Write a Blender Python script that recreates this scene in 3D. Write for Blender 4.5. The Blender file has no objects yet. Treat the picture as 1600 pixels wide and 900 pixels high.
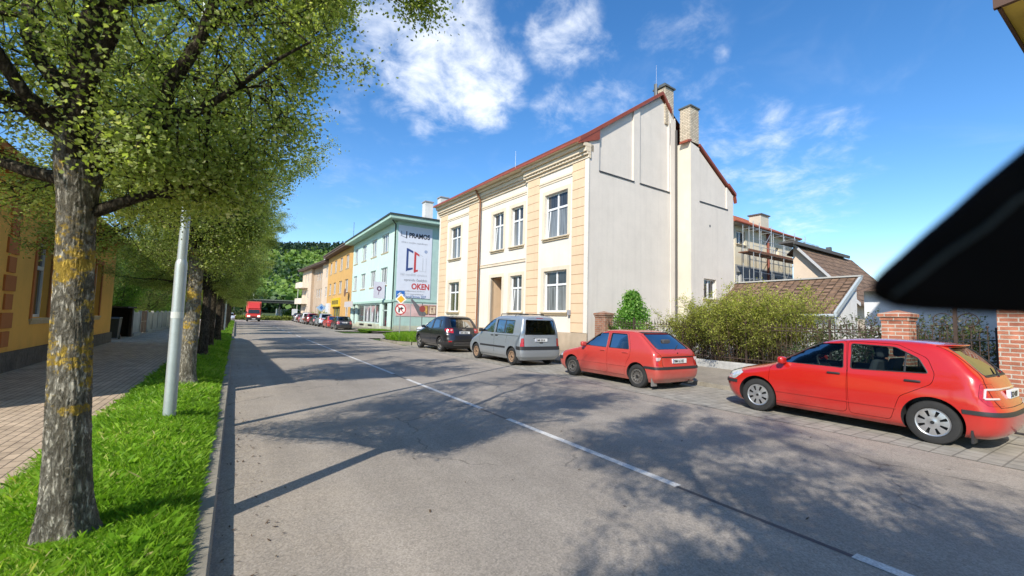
import bpy, bmesh, math, random
import numpy as np
from math import sin, cos, pi, radians as R, tan, atan2, hypot
from mathutils import Vector, Matrix
S = bpy.context.scene
COL = S.collection

# ------------------------------------------------------------------ camera, sky, sun, exposure
def cam_axes(yaw, pitch, roll):
    f0 = Vector((sin(yaw), cos(yaw), 0)); r0 = Vector((cos(yaw), -sin(yaw), 0)); u0 = Vector((0, 0, 1))
    f = f0 * cos(pitch) + u0 * sin(pitch); u = u0 * cos(pitch) - f0 * sin(pitch)
    r = r0 * cos(roll) + u * sin(roll); u2 = u * cos(roll) - r0 * sin(roll)
    return r, u2, f
CAM_R, CAM_U, CAM_F = cam_axes(R(32.36), R(4.1), R(1.493))
cd = bpy.data.cameras.new('camera'); cam = bpy.data.objects.new('camera', cd); COL.objects.link(cam)
mw = Matrix((CAM_R, CAM_U, -CAM_F)).transposed().to_4x4(); mw.translation = Vector((0, 0, 1.62))
cam.matrix_world = mw
cd.sensor_width = 36; cd.lens = 676.12 / 1600 * 36; cd.clip_end = 5000; cd.clip_start = 0.03
cd.dof.use_dof = True; cd.dof.focus_distance = 13; cd.dof.aperture_fstop = 3.0
S.camera = cam

SUN_EL, SUN_TO = R(38.0), Vector((-0.832, -0.555, 0))
w = bpy.data.worlds.new('World'); S.world = w; w.use_nodes = True
nt = w.node_tree; nt.nodes.clear()
def N(nt, t, **k):
    n = nt.nodes.new(t)
    for a, b in k.items():
        if a.startswith('i_'): n.inputs[int(a[2:])].default_value = b
        else: setattr(n, a, b)
    return n
def sky():
    L = nt.links.new
    out = N(nt, 'ShaderNodeOutputWorld'); bg = N(nt, 'ShaderNodeBackground')
    st = N(nt, 'ShaderNodeTexSky', sky_type='NISHITA', sun_disc=False, sun_elevation=SUN_EL, sun_rotation=atan2(SUN_TO.x, SUN_TO.y),
           altitude=300, air_density=1.0, dust_density=0.25, ozone_density=2.0)
    hs = N(nt, 'ShaderNodeHueSaturation'); hs.inputs['Saturation'].default_value = 1.3; hs.inputs['Value'].default_value = 1.62
    hs.inputs['Hue'].default_value = 0.503
    L(st.outputs[0], hs.inputs['Color'])
    tc = N(nt, 'ShaderNodeTexCoord')
    nz = N(nt, 'ShaderNodeVectorMath', operation='NORMALIZE'); L(tc.outputs['Generated'], nz.inputs[0])
    d = nz.outputs[0]
    sx = N(nt, 'ShaderNodeSeparateXYZ'); L(d, sx.inputs[0])
    # clouds lie on a layer overhead: divide by height so they flatten towards the horizon
    den = N(nt, 'ShaderNodeMath', operation='MAXIMUM', i_1=0.06); L(sx.outputs[2], den.inputs[0])
    inv = N(nt, 'ShaderNodeMath', operation='DIVIDE', i_0=1.0); L(den.outputs[0], inv.inputs[1])
    pw = N(nt, 'ShaderNodeMath', operation='POWER', i_1=0.55); L(inv.outputs[0], pw.inputs[0])
    sc = N(nt, 'ShaderNodeVectorMath', operation='SCALE'); L(d, sc.inputs[0]); L(pw.outputs[0], sc.inputs['Scale'])
    def noise(scale, detail, rough, dist=0.0, off=0.0):
        mp = N(nt, 'ShaderNodeMapping'); mp.inputs['Location'].default_value = (off, off * 0.7, 0); L(sc.outputs[0], mp.inputs[0])
        n = N(nt, 'ShaderNodeTexNoise'); n.inputs['Scale'].default_value = scale; n.inputs['Detail'].default_value = detail
        n.inputs['Roughness'].default_value = rough; n.inputs['Distortion'].default_value = dist; L(mp.outputs[0], n.inputs['Vector']); return n.outputs[0]
    blobs = CLOUDS
    def mask(bl):
        acc = None
        for (dx, dy, dz, rr, st_) in bl:
            dp = N(nt, 'ShaderNodeVectorMath', operation='DOT_PRODUCT'); dp.inputs[1].default_value = (dx, dy, dz); L(d, dp.inputs[0])
            mr = N(nt, 'ShaderNodeMapRange', interpolation_type='SMOOTHSTEP')
            mr.inputs[1].default_value = cos(rr * 1.45); mr.inputs[2].default_value = cos(rr * 0.25); mr.inputs[3].default_value = 0; mr.inputs[4].default_value = st_
            L(dp.outputs['Value'], mr.inputs[0])
            if acc is None: acc = mr.outputs[0]
            else:
                m = N(nt, 'ShaderNodeMath', operation='MAXIMUM'); L(acc, m.inputs[0]); L(mr.outputs[0], m.inputs[1]); acc = m.outputs[0]
        return acc
    m1 = mask(blobs)
    n1 = noise(7.5, 9, 0.62, 0.25, 3.1); n2 = noise(2.3, 5, 0.6, 0.6, 8.7)
    # density = mask*1.25 + (noise-0.5)*k - threshold
    a = N(nt, 'ShaderNodeMath', operation='MULTIPLY_ADD', i_1=2.3, i_2=-1.24); L(n1, a.inputs[0])
    b = N(nt, 'ShaderNodeMath', operation='MULTIPLY_ADD', i_1=0.9); L(m1, b.inputs[0]); L(a.outputs[0], b.inputs[2])
    c = N(nt, 'ShaderNodeMapRange', interpolation_type='SMOOTHSTEP'); c.inputs[1].default_value = 0.08; c.inputs[2].default_value = 1.40; L(b.outputs[0], c.inputs[0])
    g = N(nt, 'ShaderNodeMath', operation='MULTIPLY'); L(c.outputs[0], g.inputs[0])
    mm = N(nt, 'ShaderNodeMath', operation='MINIMUM', i_1=1.0); ms = N(nt, 'ShaderNodeMath', operation='MULTIPLY', i_1=1.5); L(m1, ms.inputs[0]); L(ms.outputs[0], mm.inputs[0]); L(mm.outputs[0], g.inputs[1])
    # thin haze of cirrus everywhere, weak
    c2 = N(nt, 'ShaderNodeMapRange', interpolation_type='SMOOTHSTEP'); c2.inputs[1].default_value = 0.5; c2.inputs[2].default_value = 0.95; c2.inputs[4].default_value = 0.2; L(n2, c2.inputs[0])
    dens = N(nt, 'ShaderNodeMath', operation='MAXIMUM'); L(g.outputs[0], dens.inputs[0]); L(c2.outputs[0], dens.inputs[1])
    mix = N(nt, 'ShaderNodeMix', data_type='RGBA'); L(dens.outputs[0], mix.inputs[0]); L(hs.outputs[0], mix.inputs[6])
    shade = N(nt, 'ShaderNodeMix', data_type='RGBA'); L(n1, shade.inputs[0]); shade.inputs[6].default_value = (7.6, 8.4, 9.8, 1); shade.inputs[7].default_value = (10.0, 10.2, 10.4, 1)
    L(shade.outputs[2], mix.inputs[7])
    L(mix.outputs[2], bg.inputs[0]); bg.inputs[1].default_value = 0.1
    L(bg.outputs[0], out.inputs[0])
def pxdir(x, y):
    return (CAM_R * ((x - 800) / 676.12) - CAM_U * ((y - 450) / 676.12) + CAM_F).normalized()
# cloud patches of that morning's sky: direction, angular radius, thickness
CLOUDS = []
for (x, y, rr, st_) in [(640, 30, 100, .8), (690, 110, 90, .95), (755, 135, 66, 1.0), (560, 80, 60, .45), (658, 192, 24, .6), (530, 180, 40, .35), (606, 170, 26, .45),
                        (735, 40, 55, .7), (880, 50, 60, .8), (935, 90, 45, .55), (862, 168, 36, .6), (925, 135, 22, .6), (905, 200, 75, .42), (965, 165, 60, .45), (820, 25, 50, .35),
                        (1045, 70, 80, .42), (1125, 85, 16, .45), (1100, 190, 80, .4), (1180, 235, 90, .55), (1290, 235, 80, .5), (1250, 305, 90, .5), (1350, 240, 50, .25), (590, 305, 90, .25), (520, 290, 70, .22)]:
    v = pxdir(x, y); a = pxdir(x + rr, y)
    CLOUDS.append((v.x, v.y, v.z, v.angle(a), st_))
sky()
sd = bpy.data.lights.new('sun', 'SUN'); sd.energy = 4.4; sd.angle = R(0.53); sd.color = (1.0, 0.935, 0.82)
so = bpy.data.objects.new('sun', sd); COL.objects.link(so)
sv = Vector((SUN_TO.x * cos(SUN_EL), SUN_TO.y * cos(SUN_EL), sin(SUN_EL)))
so.rotation_euler = sv.to_track_quat('Z', 'Y').to_euler(); so.location = (0, 0, 60)
S.view_settings.view_transform = 'Standard'; S.view_settings.look = 'None'; S.view_settings.gamma = 1
S.view_settings.exposure = 0.42; S.view_settings.use_curve_mapping = False
S.cycles.max_bounces = 6; S.cycles.transparent_max_bounces = 16; S.cycles.diffuse_bounces = 3; S.cycles.glossy_bounces = 3; S.cycles.caustics_reflective = False; S.cycles.caustics_refractive = False
# ------------------------------------------------------------------ helpers
rng = np.random.default_rng(11)
def tag(o, label=None, cat=None, group=None, kind=None):
    if label: o['label'] = label
    if cat: o['category'] = cat
    if group: o['group'] = group
    if kind: o['kind'] = kind
    return o
def empty(name, loc=(0, 0, 0), rz=0.0, label=None, cat=None, group=None):
    o = bpy.data.objects.new(name, None); COL.objects.link(o); o.location = loc; o.rotation_euler = (0, 0, rz)
    o.empty_display_size = 0.2
    return tag(o, label, cat, group)
def copy_tree(o, parent=None):
    c = o.copy(); COL.objects.link(c)
    c.parent = parent
    for ch in list(o.children): copy_tree(ch, c)
    return c
class MB:
    """collects geometry with a material index per face"""
    def __init__(s): s.v = []; s.f = []; s.m = []
    def add(s, vs, fs, m=0):
        b = len(s.v); s.v += [tuple(v) for v in vs]
        for f in fs: s.f.append(tuple(b + i for i in f)); s.m.append(m)
        return s
    def box(s, x0, x1, y0, y1, z0, z1, m=0, M=None):
        vs = [(x, y, z) for z in (z0, z1) for y in (y0, y1) for x in (x0, x1)]
        if M is not None: vs = [M(*v) for v in vs]
        return s.add(vs, [(0, 2, 3, 1), (4, 5, 7, 6), (0, 1, 5, 4), (2, 6, 7, 3), (0, 4, 6, 2), (1, 3, 7, 5)], m)
    def quad(s, a, b, c, d, m=0): return s.add([a, b, c, d], [(0, 1, 2, 3)], m)
    def prism(s, poly, f0, f1, m=0):
        n = len(poly); vs = [f0(*p) for p in poly] + [f1(*p) for p in poly]
        return s.add(vs, [tuple(range(n))[::-1], tuple(range(n, 2 * n))] + [(i, (i + 1) % n, n + (i + 1) % n, n + i) for i in range(n)], m)
    def tube(s, pts, rad, n=8, m=0, cap=True):
        pts = [Vector(p) for p in pts]; rad = rad if hasattr(rad, '__len__') else [rad] * len(pts)
        vs = []; fs = []; up = None
        for i, p in enumerate(pts):
            t = (pts[min(i + 1, len(pts) - 1)] - pts[max(i - 1, 0)]).normalized()
            if up is None: up = t.orthogonal().normalized()
            up = (up - t * up.dot(t)); up = up.normalized() if up.length > 1e-6 else t.orthogonal().normalized()
            q = t.cross(up)
            for k in range(n):
                a = 2 * pi * k / n; vs.append(p + (up * cos(a) + q * sin(a)) * rad[i])
        for i in range(len(pts) - 1):
            for k in range(n): fs.append((i * n + k, i * n + (k + 1) % n, (i + 1) * n + (k + 1) % n, (i + 1) * n + k))
        if cap: fs += [tuple(range(n))[::-1], tuple(range((len(pts) - 1) * n, len(pts) * n))]
        return s.add(vs, fs, m)
    def lathe(s, prof, n=32, M=None, m=0, close=False):
        vs = []; fs = []
        for (r, z) in prof:
            for k in range(n):
                a = 2 * pi * k / n; p = (r * cos(a), r * sin(a), z); vs.append(M(*p) if M else p)
        P = len(prof)
        for i in range(P if close else P - 1):
            j = (i + 1) % P
            for k in range(n): fs.append((i * n + k, i * n + (k + 1) % n, j * n + (k + 1) % n, j * n + k))
        return s.add(vs, fs, m)
    def mesh(s, name='mesh', mats=None):
        me = bpy.data.meshes.new(name); me.from_pydata(s.v, [], s.f)
        if mats:
            for q in mats: me.materials.append(q)
            me.polygons.foreach_set('material_index', s.m)
        me.update(); return me
    def build(s, name, mats, parent=None, smooth=None, recalc=True, loc=None, bevel=None):
        if not isinstance(mats, (list, tuple)): mats = [mats]
        me = s.mesh(name, mats)
        if recalc:
            bm = bmesh.new(); bm.from_mesh(me); bmesh.ops.recalc_face_normals(bm, faces=bm.faces); bm.to_mesh(me); bm.free()
        if smooth is not None:
            me.shade_smooth()
            if smooth < 180: me.set_sharp_from_angle(angle=R(smooth))
        o = bpy.data.objects.new(name, me); COL.objects.link(o)
        if parent is not None: o.parent = parent
        if loc is not None: o.location = loc
        if bevel:
            b = o.modifiers.new('bevel', 'BEVEL'); b.width = bevel; b.segments = 2; b.limit_method = 'ANGLE'
        return o
def link_mesh(name, me, parent=None, loc=None):
    o = bpy.data.objects.new(name, me); COL.objects.link(o)
    if parent is not None: o.parent = parent
    if loc is not None: o.location = loc
    return o
def fast_mesh(name, verts, faces_n, idx, mats, smooth=False, attr=None):
    """numpy mesh: verts (n,3), idx flat loops, all faces with faces_n corners"""
    me = bpy.data.meshes.new(name); nv = len(verts); nf = len(idx) // faces_n
    me.vertices.add(nv); me.vertices.foreach_set('co', np.asarray(verts, np.float32).ravel())
    me.loops.add(len(idx)); me.loops.foreach_set('vertex_index', np.asarray(idx, np.int32))
    me.polygons.add(nf); me.polygons.foreach_set('loop_start', np.arange(0, len(idx), faces_n, dtype=np.int32))
    me.polygons.foreach_set('loop_total', np.full(nf, faces_n, np.int32))
    me.update(calc_edges=True)
    for q in mats: me.materials.append(q)
    if smooth: me.shade_smooth()
    if attr is not None:
        a = me.attributes.new('rnd', 'FLOAT', 'FACE'); a.data.foreach_set('value', np.asarray(attr, np.float32))
    me.validate(); return me
def text(name, body, size, mat, parent, M, bold=0.0, align='LEFT', ext=0.004, sx=1.0):
    c = bpy.data.curves.new(name, 'FONT'); c.body = body; c.size = size; c.extrude = ext; c.offset = bold; c.align_x = align; c.resolution_u = 3
    t_ = bpy.data.objects.new(name, c); COL.objects.link(t_); me = bpy.data.meshes.new_from_object(t_.evaluated_get(bpy.context.evaluated_depsgraph_get())); bpy.data.objects.remove(t_)
    o = bpy.data.objects.new(name, me); COL.objects.link(o); me.materials.clear(); me.materials.append(mat); o.parent = parent
    o.matrix_local = M @ Matrix.Diagonal((sx, 1, 1, 1)); return o

# ------------------------------------------------------------------ materials
MATS = {}
def mat(name, col=(.5, .5, .5), rough=.8, metal=0.0, spec=.5, coat=0.0, bump=None, var=None, emit=None, trans=0, alpha=None):
    if name in MATS: return MATS[name]
    m = bpy.data.materials.new(name); m.use_nodes = True; t = m.node_tree; b = t.nodes['Principled BSDF']; L = t.links.new
    b.inputs['Base Color'].default_value = (*col, 1); b.inputs['Roughness'].default_value = rough; b.inputs['Metallic'].default_value = metal
    b.inputs['Specular IOR Level'].default_value = spec; b.inputs['Coat Weight'].default_value = coat; b.inputs['Coat Roughness'].default_value = .04
    tc = None
    def obj():
        nonlocal tc
        if tc is None: tc = N(t, 'ShaderNodeTexCoord')
        return tc.outputs['Object']
    if var:   # (scale, amount, [dark colour multiplier])
        cur = None
        for (sc, am) in (var if isinstance(var, list) else [var]):
            n = N(t, 'ShaderNodeTexNoise'); n.inputs['Scale'].default_value = sc; n.inputs['Detail'].default_value = 6; n.inputs['Roughness'].default_value = .65; L(obj(), n.inputs['Vector'])
            mr = N(t, 'ShaderNodeMapRange'); mr.inputs[1].default_value = .3; mr.inputs[2].default_value = .7; mr.inputs[3].default_value = 1 - am; mr.inputs[4].default_value = 1 + am; L(n.outputs[0], mr.inputs[0])
            if cur is None: cur = mr.outputs[0]
            else:
                q = N(t, 'ShaderNodeMath', operation='MULTIPLY'); L(cur, q.inputs[0]); L(mr.outputs[0], q.inputs[1]); cur = q.outputs[0]
        sc_ = N(t, 'ShaderNodeVectorMath', operation='SCALE'); sc_.inputs[0].default_value = col; L(cur, sc_.inputs['Scale']); L(sc_.outputs[0], b.inputs['Base Color'])
    if bump:  # (scale, strength, distance)
        n = N(t, 'ShaderNodeTexNoise'); n.inputs['Scale'].default_value = bump[0]; n.inputs['Detail'].default_value = 5; L(obj(), n.inputs['Vector'])
        bp = N(t, 'ShaderNodeBump'); bp.inputs['Strength'].default_value = bump[1]; bp.inputs['Distance'].default_value = bump[2]; L(n.outputs[0], bp.inputs['Height']); L(bp.outputs[0], b.inputs['Normal'])
    if emit: b.inputs['Emission Color'].default_value = (*emit[0], 1); b.inputs['Emission Strength'].default_value = emit[1]
    MATS[name] = m; return m
def stucco(name, col, dirt=.08):
    """plaster with blotches, rain streaks and a damp, dirty foot"""
    if name in MATS: return MATS[name]
    m = mat(name, col, .9, spec=.2, bump=(220, .35, .004), var=[(1.1, dirt), (.35, dirt * .7), (14, .025)]); t = m.node_tree; b = t.nodes['Principled BSDF']; L = t.links.new
    src = b.inputs['Base Color'].links[0].from_socket; tc = N(t, 'ShaderNodeTexCoord'); mp = N(t, 'ShaderNodeMapping'); mp.inputs['Scale'].default_value = (3.2, 3.2, .12); L(tc.outputs['Object'], mp.inputs[0])
    n = N(t, 'ShaderNodeTexNoise'); n.inputs['Scale'].default_value = 1.6; n.inputs['Detail'].default_value = 7; L(mp.outputs[0], n.inputs['Vector'])
    r = N(t, 'ShaderNodeMapRange'); r.inputs[1].default_value = .5; r.inputs[2].default_value = .78; r.inputs[3].default_value = 1; r.inputs[4].default_value = .93; L(n.outputs[0], r.inputs[0])
    sp = N(t, 'ShaderNodeSeparateXYZ'); L(tc.outputs['Object'], sp.inputs[0]); n2 = N(t, 'ShaderNodeTexNoise'); n2.inputs['Scale'].default_value = 1.7; n2.inputs['Detail'].default_value = 6; L(tc.outputs['Object'], n2.inputs['Vector'])
    a = N(t, 'ShaderNodeMath', operation='MULTIPLY_ADD', i_1=-1.4); L(n2.outputs[0], a.inputs[0]); L(sp.outputs[2], a.inputs[2])
    d = N(t, 'ShaderNodeMapRange', interpolation_type='SMOOTHSTEP'); d.inputs[1].default_value = -.6; d.inputs[2].default_value = .35; d.inputs[3].default_value = .74; d.inputs[4].default_value = 1; L(a.outputs[0], d.inputs[0])
    q = N(t, 'ShaderNodeMath', operation='MULTIPLY'); L(r.outputs[0], q.inputs[0]); L(d.outputs[0], q.inputs[1]); s = N(t, 'ShaderNodeVectorMath', operation='SCALE'); L(src, s.inputs[0]); L(q.outputs[0], s.inputs['Scale']); L(s.outputs[0], b.inputs['Base Color'])
    return m
def brickmat(name, c1, c2, mortar, sc=1.0, bw=.5, rh=.25, ms=.02, off=.5, bumpd=.01, rot=None, var=.2, rough=.9, gen=False):
    """bricks on walls: uses (horizontal, height) built from object position and normal"""
    if name in MATS: return MATS[name]
    m = bpy.data.materials.new(name); m.use_nodes = True; t = m.node_tree; b = t.nodes['Principled BSDF']; L = t.links.new
    tc = N(t, 'ShaderNodeTexCoord'); src = tc.outputs['Object']
    if not gen:
        sp = N(t, 'ShaderNodeSeparateXYZ'); L(src, sp.inputs[0]); ad = N(t, 'ShaderNodeMath', operation='ADD'); L(sp.outputs[0], ad.inputs[0]); L(sp.outputs[1], ad.inputs[1])
        cb = N(t, 'ShaderNodeCombineXYZ'); L(ad.outputs[0], cb.inputs[0]); L(sp.outputs[2], cb.inputs[1]); src = cb.outputs[0]
    if rot is not None:
        mp = N(t, 'ShaderNodeMapping'); mp.inputs['Rotation'].default_value = (0, 0, rot); L(src, mp.inputs[0]); src = mp.outputs[0]
    br = N(t, 'ShaderNodeTexBrick'); br.offset = off; L(src, br.inputs['Vector'])
    br.inputs['Color1'].default_value = (*c1, 1); br.inputs['Color2'].default_value = (*c2, 1); br.inputs['Mortar'].default_value = (*mortar, 1)
    br.inputs['Scale'].default_value = sc; br.inputs['Mortar Size'].default_value = ms; br.inputs['Mortar Smooth'].default_value = .2
    br.inputs['Brick Width'].default_value = bw; br.inputs['Row Height'].default_value = rh; br.inputs['Bias'].default_value = 0
    n = N(t, 'ShaderNodeTexNoise'); n.inputs['Scale'].default_value = 3.5; n.inputs['Detail'].default_value = 7; L(tc.outputs['Object'], n.inputs['Vector'])
    mr = N(t, 'ShaderNodeMapRange'); mr.inputs[1].default_value = .3; mr.inputs[2].default_value = .7; mr.inputs[3].default_value = 1 - var; mr.inputs[4].default_value = 1 + var; L(n.outputs[0], mr.inputs[0])
    sc_ = N(t, 'ShaderNodeVectorMath', operation='SCALE'); L(br.outputs[0], sc_.inputs[0]); L(mr.outputs[0], sc_.inputs['Scale']); L(sc_.outputs[0], b.inputs['Base Color'])
    b.inputs['Roughness'].default_value = rough; b.inputs['Specular IOR Level'].default_value = .2
    n2 = N(t, 'ShaderNodeTexNoise'); n2.inputs['Scale'].default_value = 60; L(tc.outputs['Object'], n2.inputs['Vector'])
    h = N(t, 'ShaderNodeMath', operation='MULTIPLY_ADD', i_1=-1.0); L(br.outputs['Fac'], h.inputs[0]); L(n2.outputs[0], h.inputs[2])
    bp = N(t, 'ShaderNodeBump'); bp.inputs['Strength'].default_value = .7; bp.inputs['Distance'].default_value = bumpd; L(h.outputs[0], bp.inputs['Height']); L(bp.outputs[0], b.inputs['Normal'])
    MATS[name] = m; return m
def glassmat(name, tint=(.35, .42, .42), refl=.48, op=.25):
    if name in MATS: return MATS[name]
    m = bpy.data.materials.new(name); m.use_nodes = True; t = m.node_tree; t.nodes.clear(); L = t.links.new
    o = N(t, 'ShaderNodeOutputMaterial'); tr = N(t, 'ShaderNodeBsdfTransparent'); tr.inputs[0].default_value = (*tint, 1)
    gl = N(t, 'ShaderNodeBsdfGlossy'); gl.inputs['Roughness'].default_value = .01; gl.inputs[0].default_value = (refl, refl, refl, 1)
    fr = N(t, 'ShaderNodeFresnel'); fr.inputs[0].default_value = 1.38
    mx = N(t, 'ShaderNodeMixShader'); L(fr.outputs[0], mx.inputs[0]); L(tr.outputs[0], mx.inputs[1]); L(gl.outputs[0], mx.inputs[2]); L(mx.outputs[0], o.inputs[0])
    MATS[name] = m; return m
def panemat(name, base, curtain=.0):
    """house window pane: glossy, with the look of a net curtain close behind the glass"""
    if name in MATS: return MATS[name]
    m = bpy.data.materials.new(name); m.use_nodes = True; t = m.node_tree; b = t.nodes['Principled BSDF']; L = t.links.new
    b.inputs['Roughness'].default_value = .04; b.inputs['Specular IOR Level'].default_value = .7
    tc = N(t, 'ShaderNodeTexCoord'); mp = N(t, 'ShaderNodeMapping'); mp.inputs['Scale'].default_value = (9, 9, .5); L(tc.outputs['Object'], mp.inputs[0])
    n = N(t, 'ShaderNodeTexNoise'); n.inputs['Scale'].default_value = 1.6; n.inputs['Detail'].default_value = 3; L(mp.outputs[0], n.inputs['Vector'])
    r = N(t, 'ShaderNodeMapRange'); r.inputs[1].default_value = .35; r.inputs[2].default_value = .65; r.inputs[3].default_value = .55; r.inputs[4].default_value = 1.3; L(n.outputs[0], r.inputs[0])
    s = N(t, 'ShaderNodeVectorMath', operation='SCALE'); s.inputs[0].default_value = base; L(r.outputs[0], s.inputs['Scale']); L(s.outputs[0], b.inputs['Base Color'])
    MATS[name] = m; return m
def leafmat(name, cols, trans=.35):
    """cols: list of (pos, rgb) over a per-leaf random value"""
    if name in MATS: return MATS[name]
    m = bpy.data.materials.new(name); m.use_nodes = True; t = m.node_tree; t.nodes.clear(); L = t.links.new
    o = N(t, 'ShaderNodeOutputMaterial'); a = N(t, 'ShaderNodeAttribute', attribute_name='rnd'); cr = N(t, 'ShaderNodeValToRGB')
    e = cr.color_ramp.elements
    while len(e) > 1: e.remove(e[0])
    e[0].position = cols[0][0]; e[0].color = (*cols[0][1], 1)
    for p, c in cols[1:]: q = e.new(p); q.color = (*c, 1)
    L(a.outputs['Fac'], cr.inputs[0])
    d = N(t, 'ShaderNodeBsdfPrincipled'); d.inputs['Roughness'].default_value = .5; d.inputs['Specular IOR Level'].default_value = .35; L(cr.outputs[0], d.inputs['Base Color'])
    tr = N(t, 'ShaderNodeBsdfTranslucent'); g = N(t, 'ShaderNodeVectorMath', operation='MULTIPLY'); g.inputs[1].default_value = (1.5, 1.6, .6); L(cr.outputs[0], g.inputs[0]); L(g.outputs[0], tr.inputs[0])
    mx = N(t, 'ShaderNodeMixShader', i_0=trans); L(d.outputs[0], mx.inputs[1]); L(tr.outputs[0], mx.inputs[2]); L(mx.outputs[0], o.inputs[0])
    MATS[name] = m; return m
def paint(name, col, metal=0.0, dust=.0, rough=.28, coat=1.0):
    if name in MATS: return MATS[name]
    m = bpy.data.materials.new(name); m.use_nodes = True; t = m.node_tree; b = t.nodes['Principled BSDF']; L = t.links.new
    b.inputs['Metallic'].default_value = metal; b.inputs['Coat Weight'].default_value = coat; b.inputs['Coat Roughness'].default_value = .03 + dust * .25; b.inputs['Roughness'].default_value = rough
    tc = N(t, 'ShaderNodeTexCoord'); sp = N(t, 'ShaderNodeSeparateXYZ'); L(tc.outputs['Object'], sp.inputs[0])
    n = N(t, 'ShaderNodeTexNoise'); n.inputs['Scale'].default_value = 3; n.inputs['Detail'].default_value = 8; n.inputs['Roughness'].default_value = .7; L(tc.outputs['Object'], n.inputs['Vector'])
    # road dirt collects low on the body
    lo = N(t, 'ShaderNodeMapRange'); lo.inputs[1].default_value = .15; lo.inputs[2].default_value = .62; lo.inputs[3].default_value = .75; lo.inputs[4].default_value = .12; L(sp.outputs[2], lo.inputs[0])
    q = N(t, 'ShaderNodeMath', operation='MULTIPLY'); L(lo.outputs[0], q.inputs[0]); L(n.outputs[0], q.inputs[1])
    q2 = N(t, 'ShaderNodeMath', operation='MULTIPLY', i_1=dust * 1.6); L(q.outputs[0], q2.inputs[0])
    mx = N(t, 'ShaderNodeMix', data_type='RGBA'); L(q2.outputs[0], mx.inputs[0]); mx.inputs[6].default_value = (*col, 1); mx.inputs[7].default_value = (.32, .27, .21, 1); L(mx.outputs[2], b.inputs['Base Color'])
    MATS[name] = m; return m
# ------------------------------------------------------------------ cars
def pchip(xs, ys, x):
    xs = np.array(xs, float); ys = np.array(ys, float); h = np.diff(xs); dl = np.diff(ys) / h; d = np.zeros(len(xs))
    for i in range(1, len(xs) - 1):
        if dl[i - 1] * dl[i] > 0:
            w1 = 2 * h[i] + h[i - 1]; w2 = h[i] + 2 * h[i - 1]; d[i] = (w1 + w2) / (w1 / dl[i - 1] + w2 / dl[i])
    d[0] = dl[0]; d[-1] = dl[-1]
    x = np.clip(x, xs[0], xs[-1]); k = np.clip(np.searchsorted(xs, x) - 1, 0, len(xs) - 2); t = (x - xs[k]) / h[k]
    return (2*t**3-3*t**2+1)*ys[k] + (t**3-2*t**2+t)*h[k]*d[k] + (-2*t**3+3*t**2)*ys[k+1] + (t**3-t**2)*h[k]*d[k+1]
class Shape:
    def __init__(s, prof): s.p = np.array(prof, float)   # columns z, xr, xf, hw, ar, af, n
    def at(s, z): return [float(pchip(s.p[:, 0], s.p[:, c], z)) for c in range(1, 7)]
    def ring(s, z, off=0.0, xfmax=None, cn=11, sn=14):
        xr, xf, hw, ar, af, n = s.at(z)
        xr += off; xf -= off; hw -= off
        if xfmax is not None: xf = min(xf, xfmax); 
        af = min(af, (xf - xr) * .49); ar = min(ar, (xf - xr) * .49); pts = []
        for k in range(cn + 1):
            a = pi / 2 * k / cn; pts.append((xf - af + af * cos(a) ** (2 / n), hw * sin(a) ** (2 / n)))
        x0, x1 = xf - af, xr + ar
        for k in range(1, sn): pts.append((x0 + (x1 - x0) * k / sn, hw))
        for k in range(cn, -1, -1):
            a = pi / 2 * k / cn; pts.append((xr + ar - ar * cos(a) ** (2 / n), hw * sin(a) ** (2 / n)))
        full = [(x, y) for x, y in pts] + [(x, -y) for x, y in pts[-2:0:-1]]
        return full
    def y_at(s, x, z, off=0.0):
        xr, xf, hw, ar, af, n = s.at(z); xr += off; xf -= off; hw -= off
        if x > xf - af: u = min(1, (x - (xf - af)) / af)
        elif x < xr + ar: u = min(1, ((xr + ar) - x) / ar)
        else: u = 0
        return hw * max(0, 1 - u ** n) ** (1 / n)
    def x_at(s, y, z, front, off=0.0):
        xr, xf, hw, ar, af, n = s.at(z); xr += off; xf -= off; hw -= off
        u = max(0, 1 - min(1, abs(y) / hw) ** n) ** (1 / n)
        return xf - af + af * u if front else xr + ar - ar * u
    def solid(s, zs, off=0.0, xfmax=None, m=0):
        mb = MB(); rings = [s.ring(z, off, xfmax) for z in zs]; n = len(rings[0])
        vs = [(x, y, z) for z, r in zip(zs, rings) for x, y in r]
        fs = [(i*n+k, i*n+(k+1) % n, (i+1)*n+(k+1) % n, (i+1)*n+k) for i in range(len(zs)-1) for k in range(n)]
        fs += [tuple(range(n))[::-1], tuple(range((len(zs)-1)*n, len(zs)*n))]
        return mb.add(vs, fs, m)
def boolean(me, cut, op='DIFFERENCE'):
    a = bpy.data.objects.new('a', me); b = bpy.data.objects.new('b', cut); COL.objects.link(a); COL.objects.link(b)
    md = a.modifiers.new('x', 'BOOLEAN'); md.object = b; md.operation = op; md.solver = 'EXACT'
    dg = bpy.context.evaluated_depsgraph_get(); r = bpy.data.meshes.new_from_object(a.evaluated_get(dg))
    bpy.data.objects.remove(a); bpy.data.objects.remove(b); return r
def recalc(me):
    bm = bmesh.new(); bm.from_mesh(me); bmesh.ops.recalc_face_normals(bm, faces=bm.faces); bm.to_mesh(me); bm.free(); return me
def offset_poly(p, d):
    n = len(p); out = []; A = sum(p[i][0]*p[(i+1) % n][1]-p[(i+1) % n][0]*p[i][1] for i in range(n)); sg = 1 if A > 0 else -1
    for i in range(n):
        a, b, c = Vector(p[i-1]), Vector(p[i]), Vector(p[(i+1) % n]); e1 = (b-a).normalized(); e2 = (c-b).normalized()
        n1 = Vector((e1.y, -e1.x))*sg; n2 = Vector((e2.y, -e2.x))*sg; m_ = (n1+n2).normalized(); k = d/max(.35, m_.dot(n1)); out.append(tuple(b+m_*k))
    return out
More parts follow.
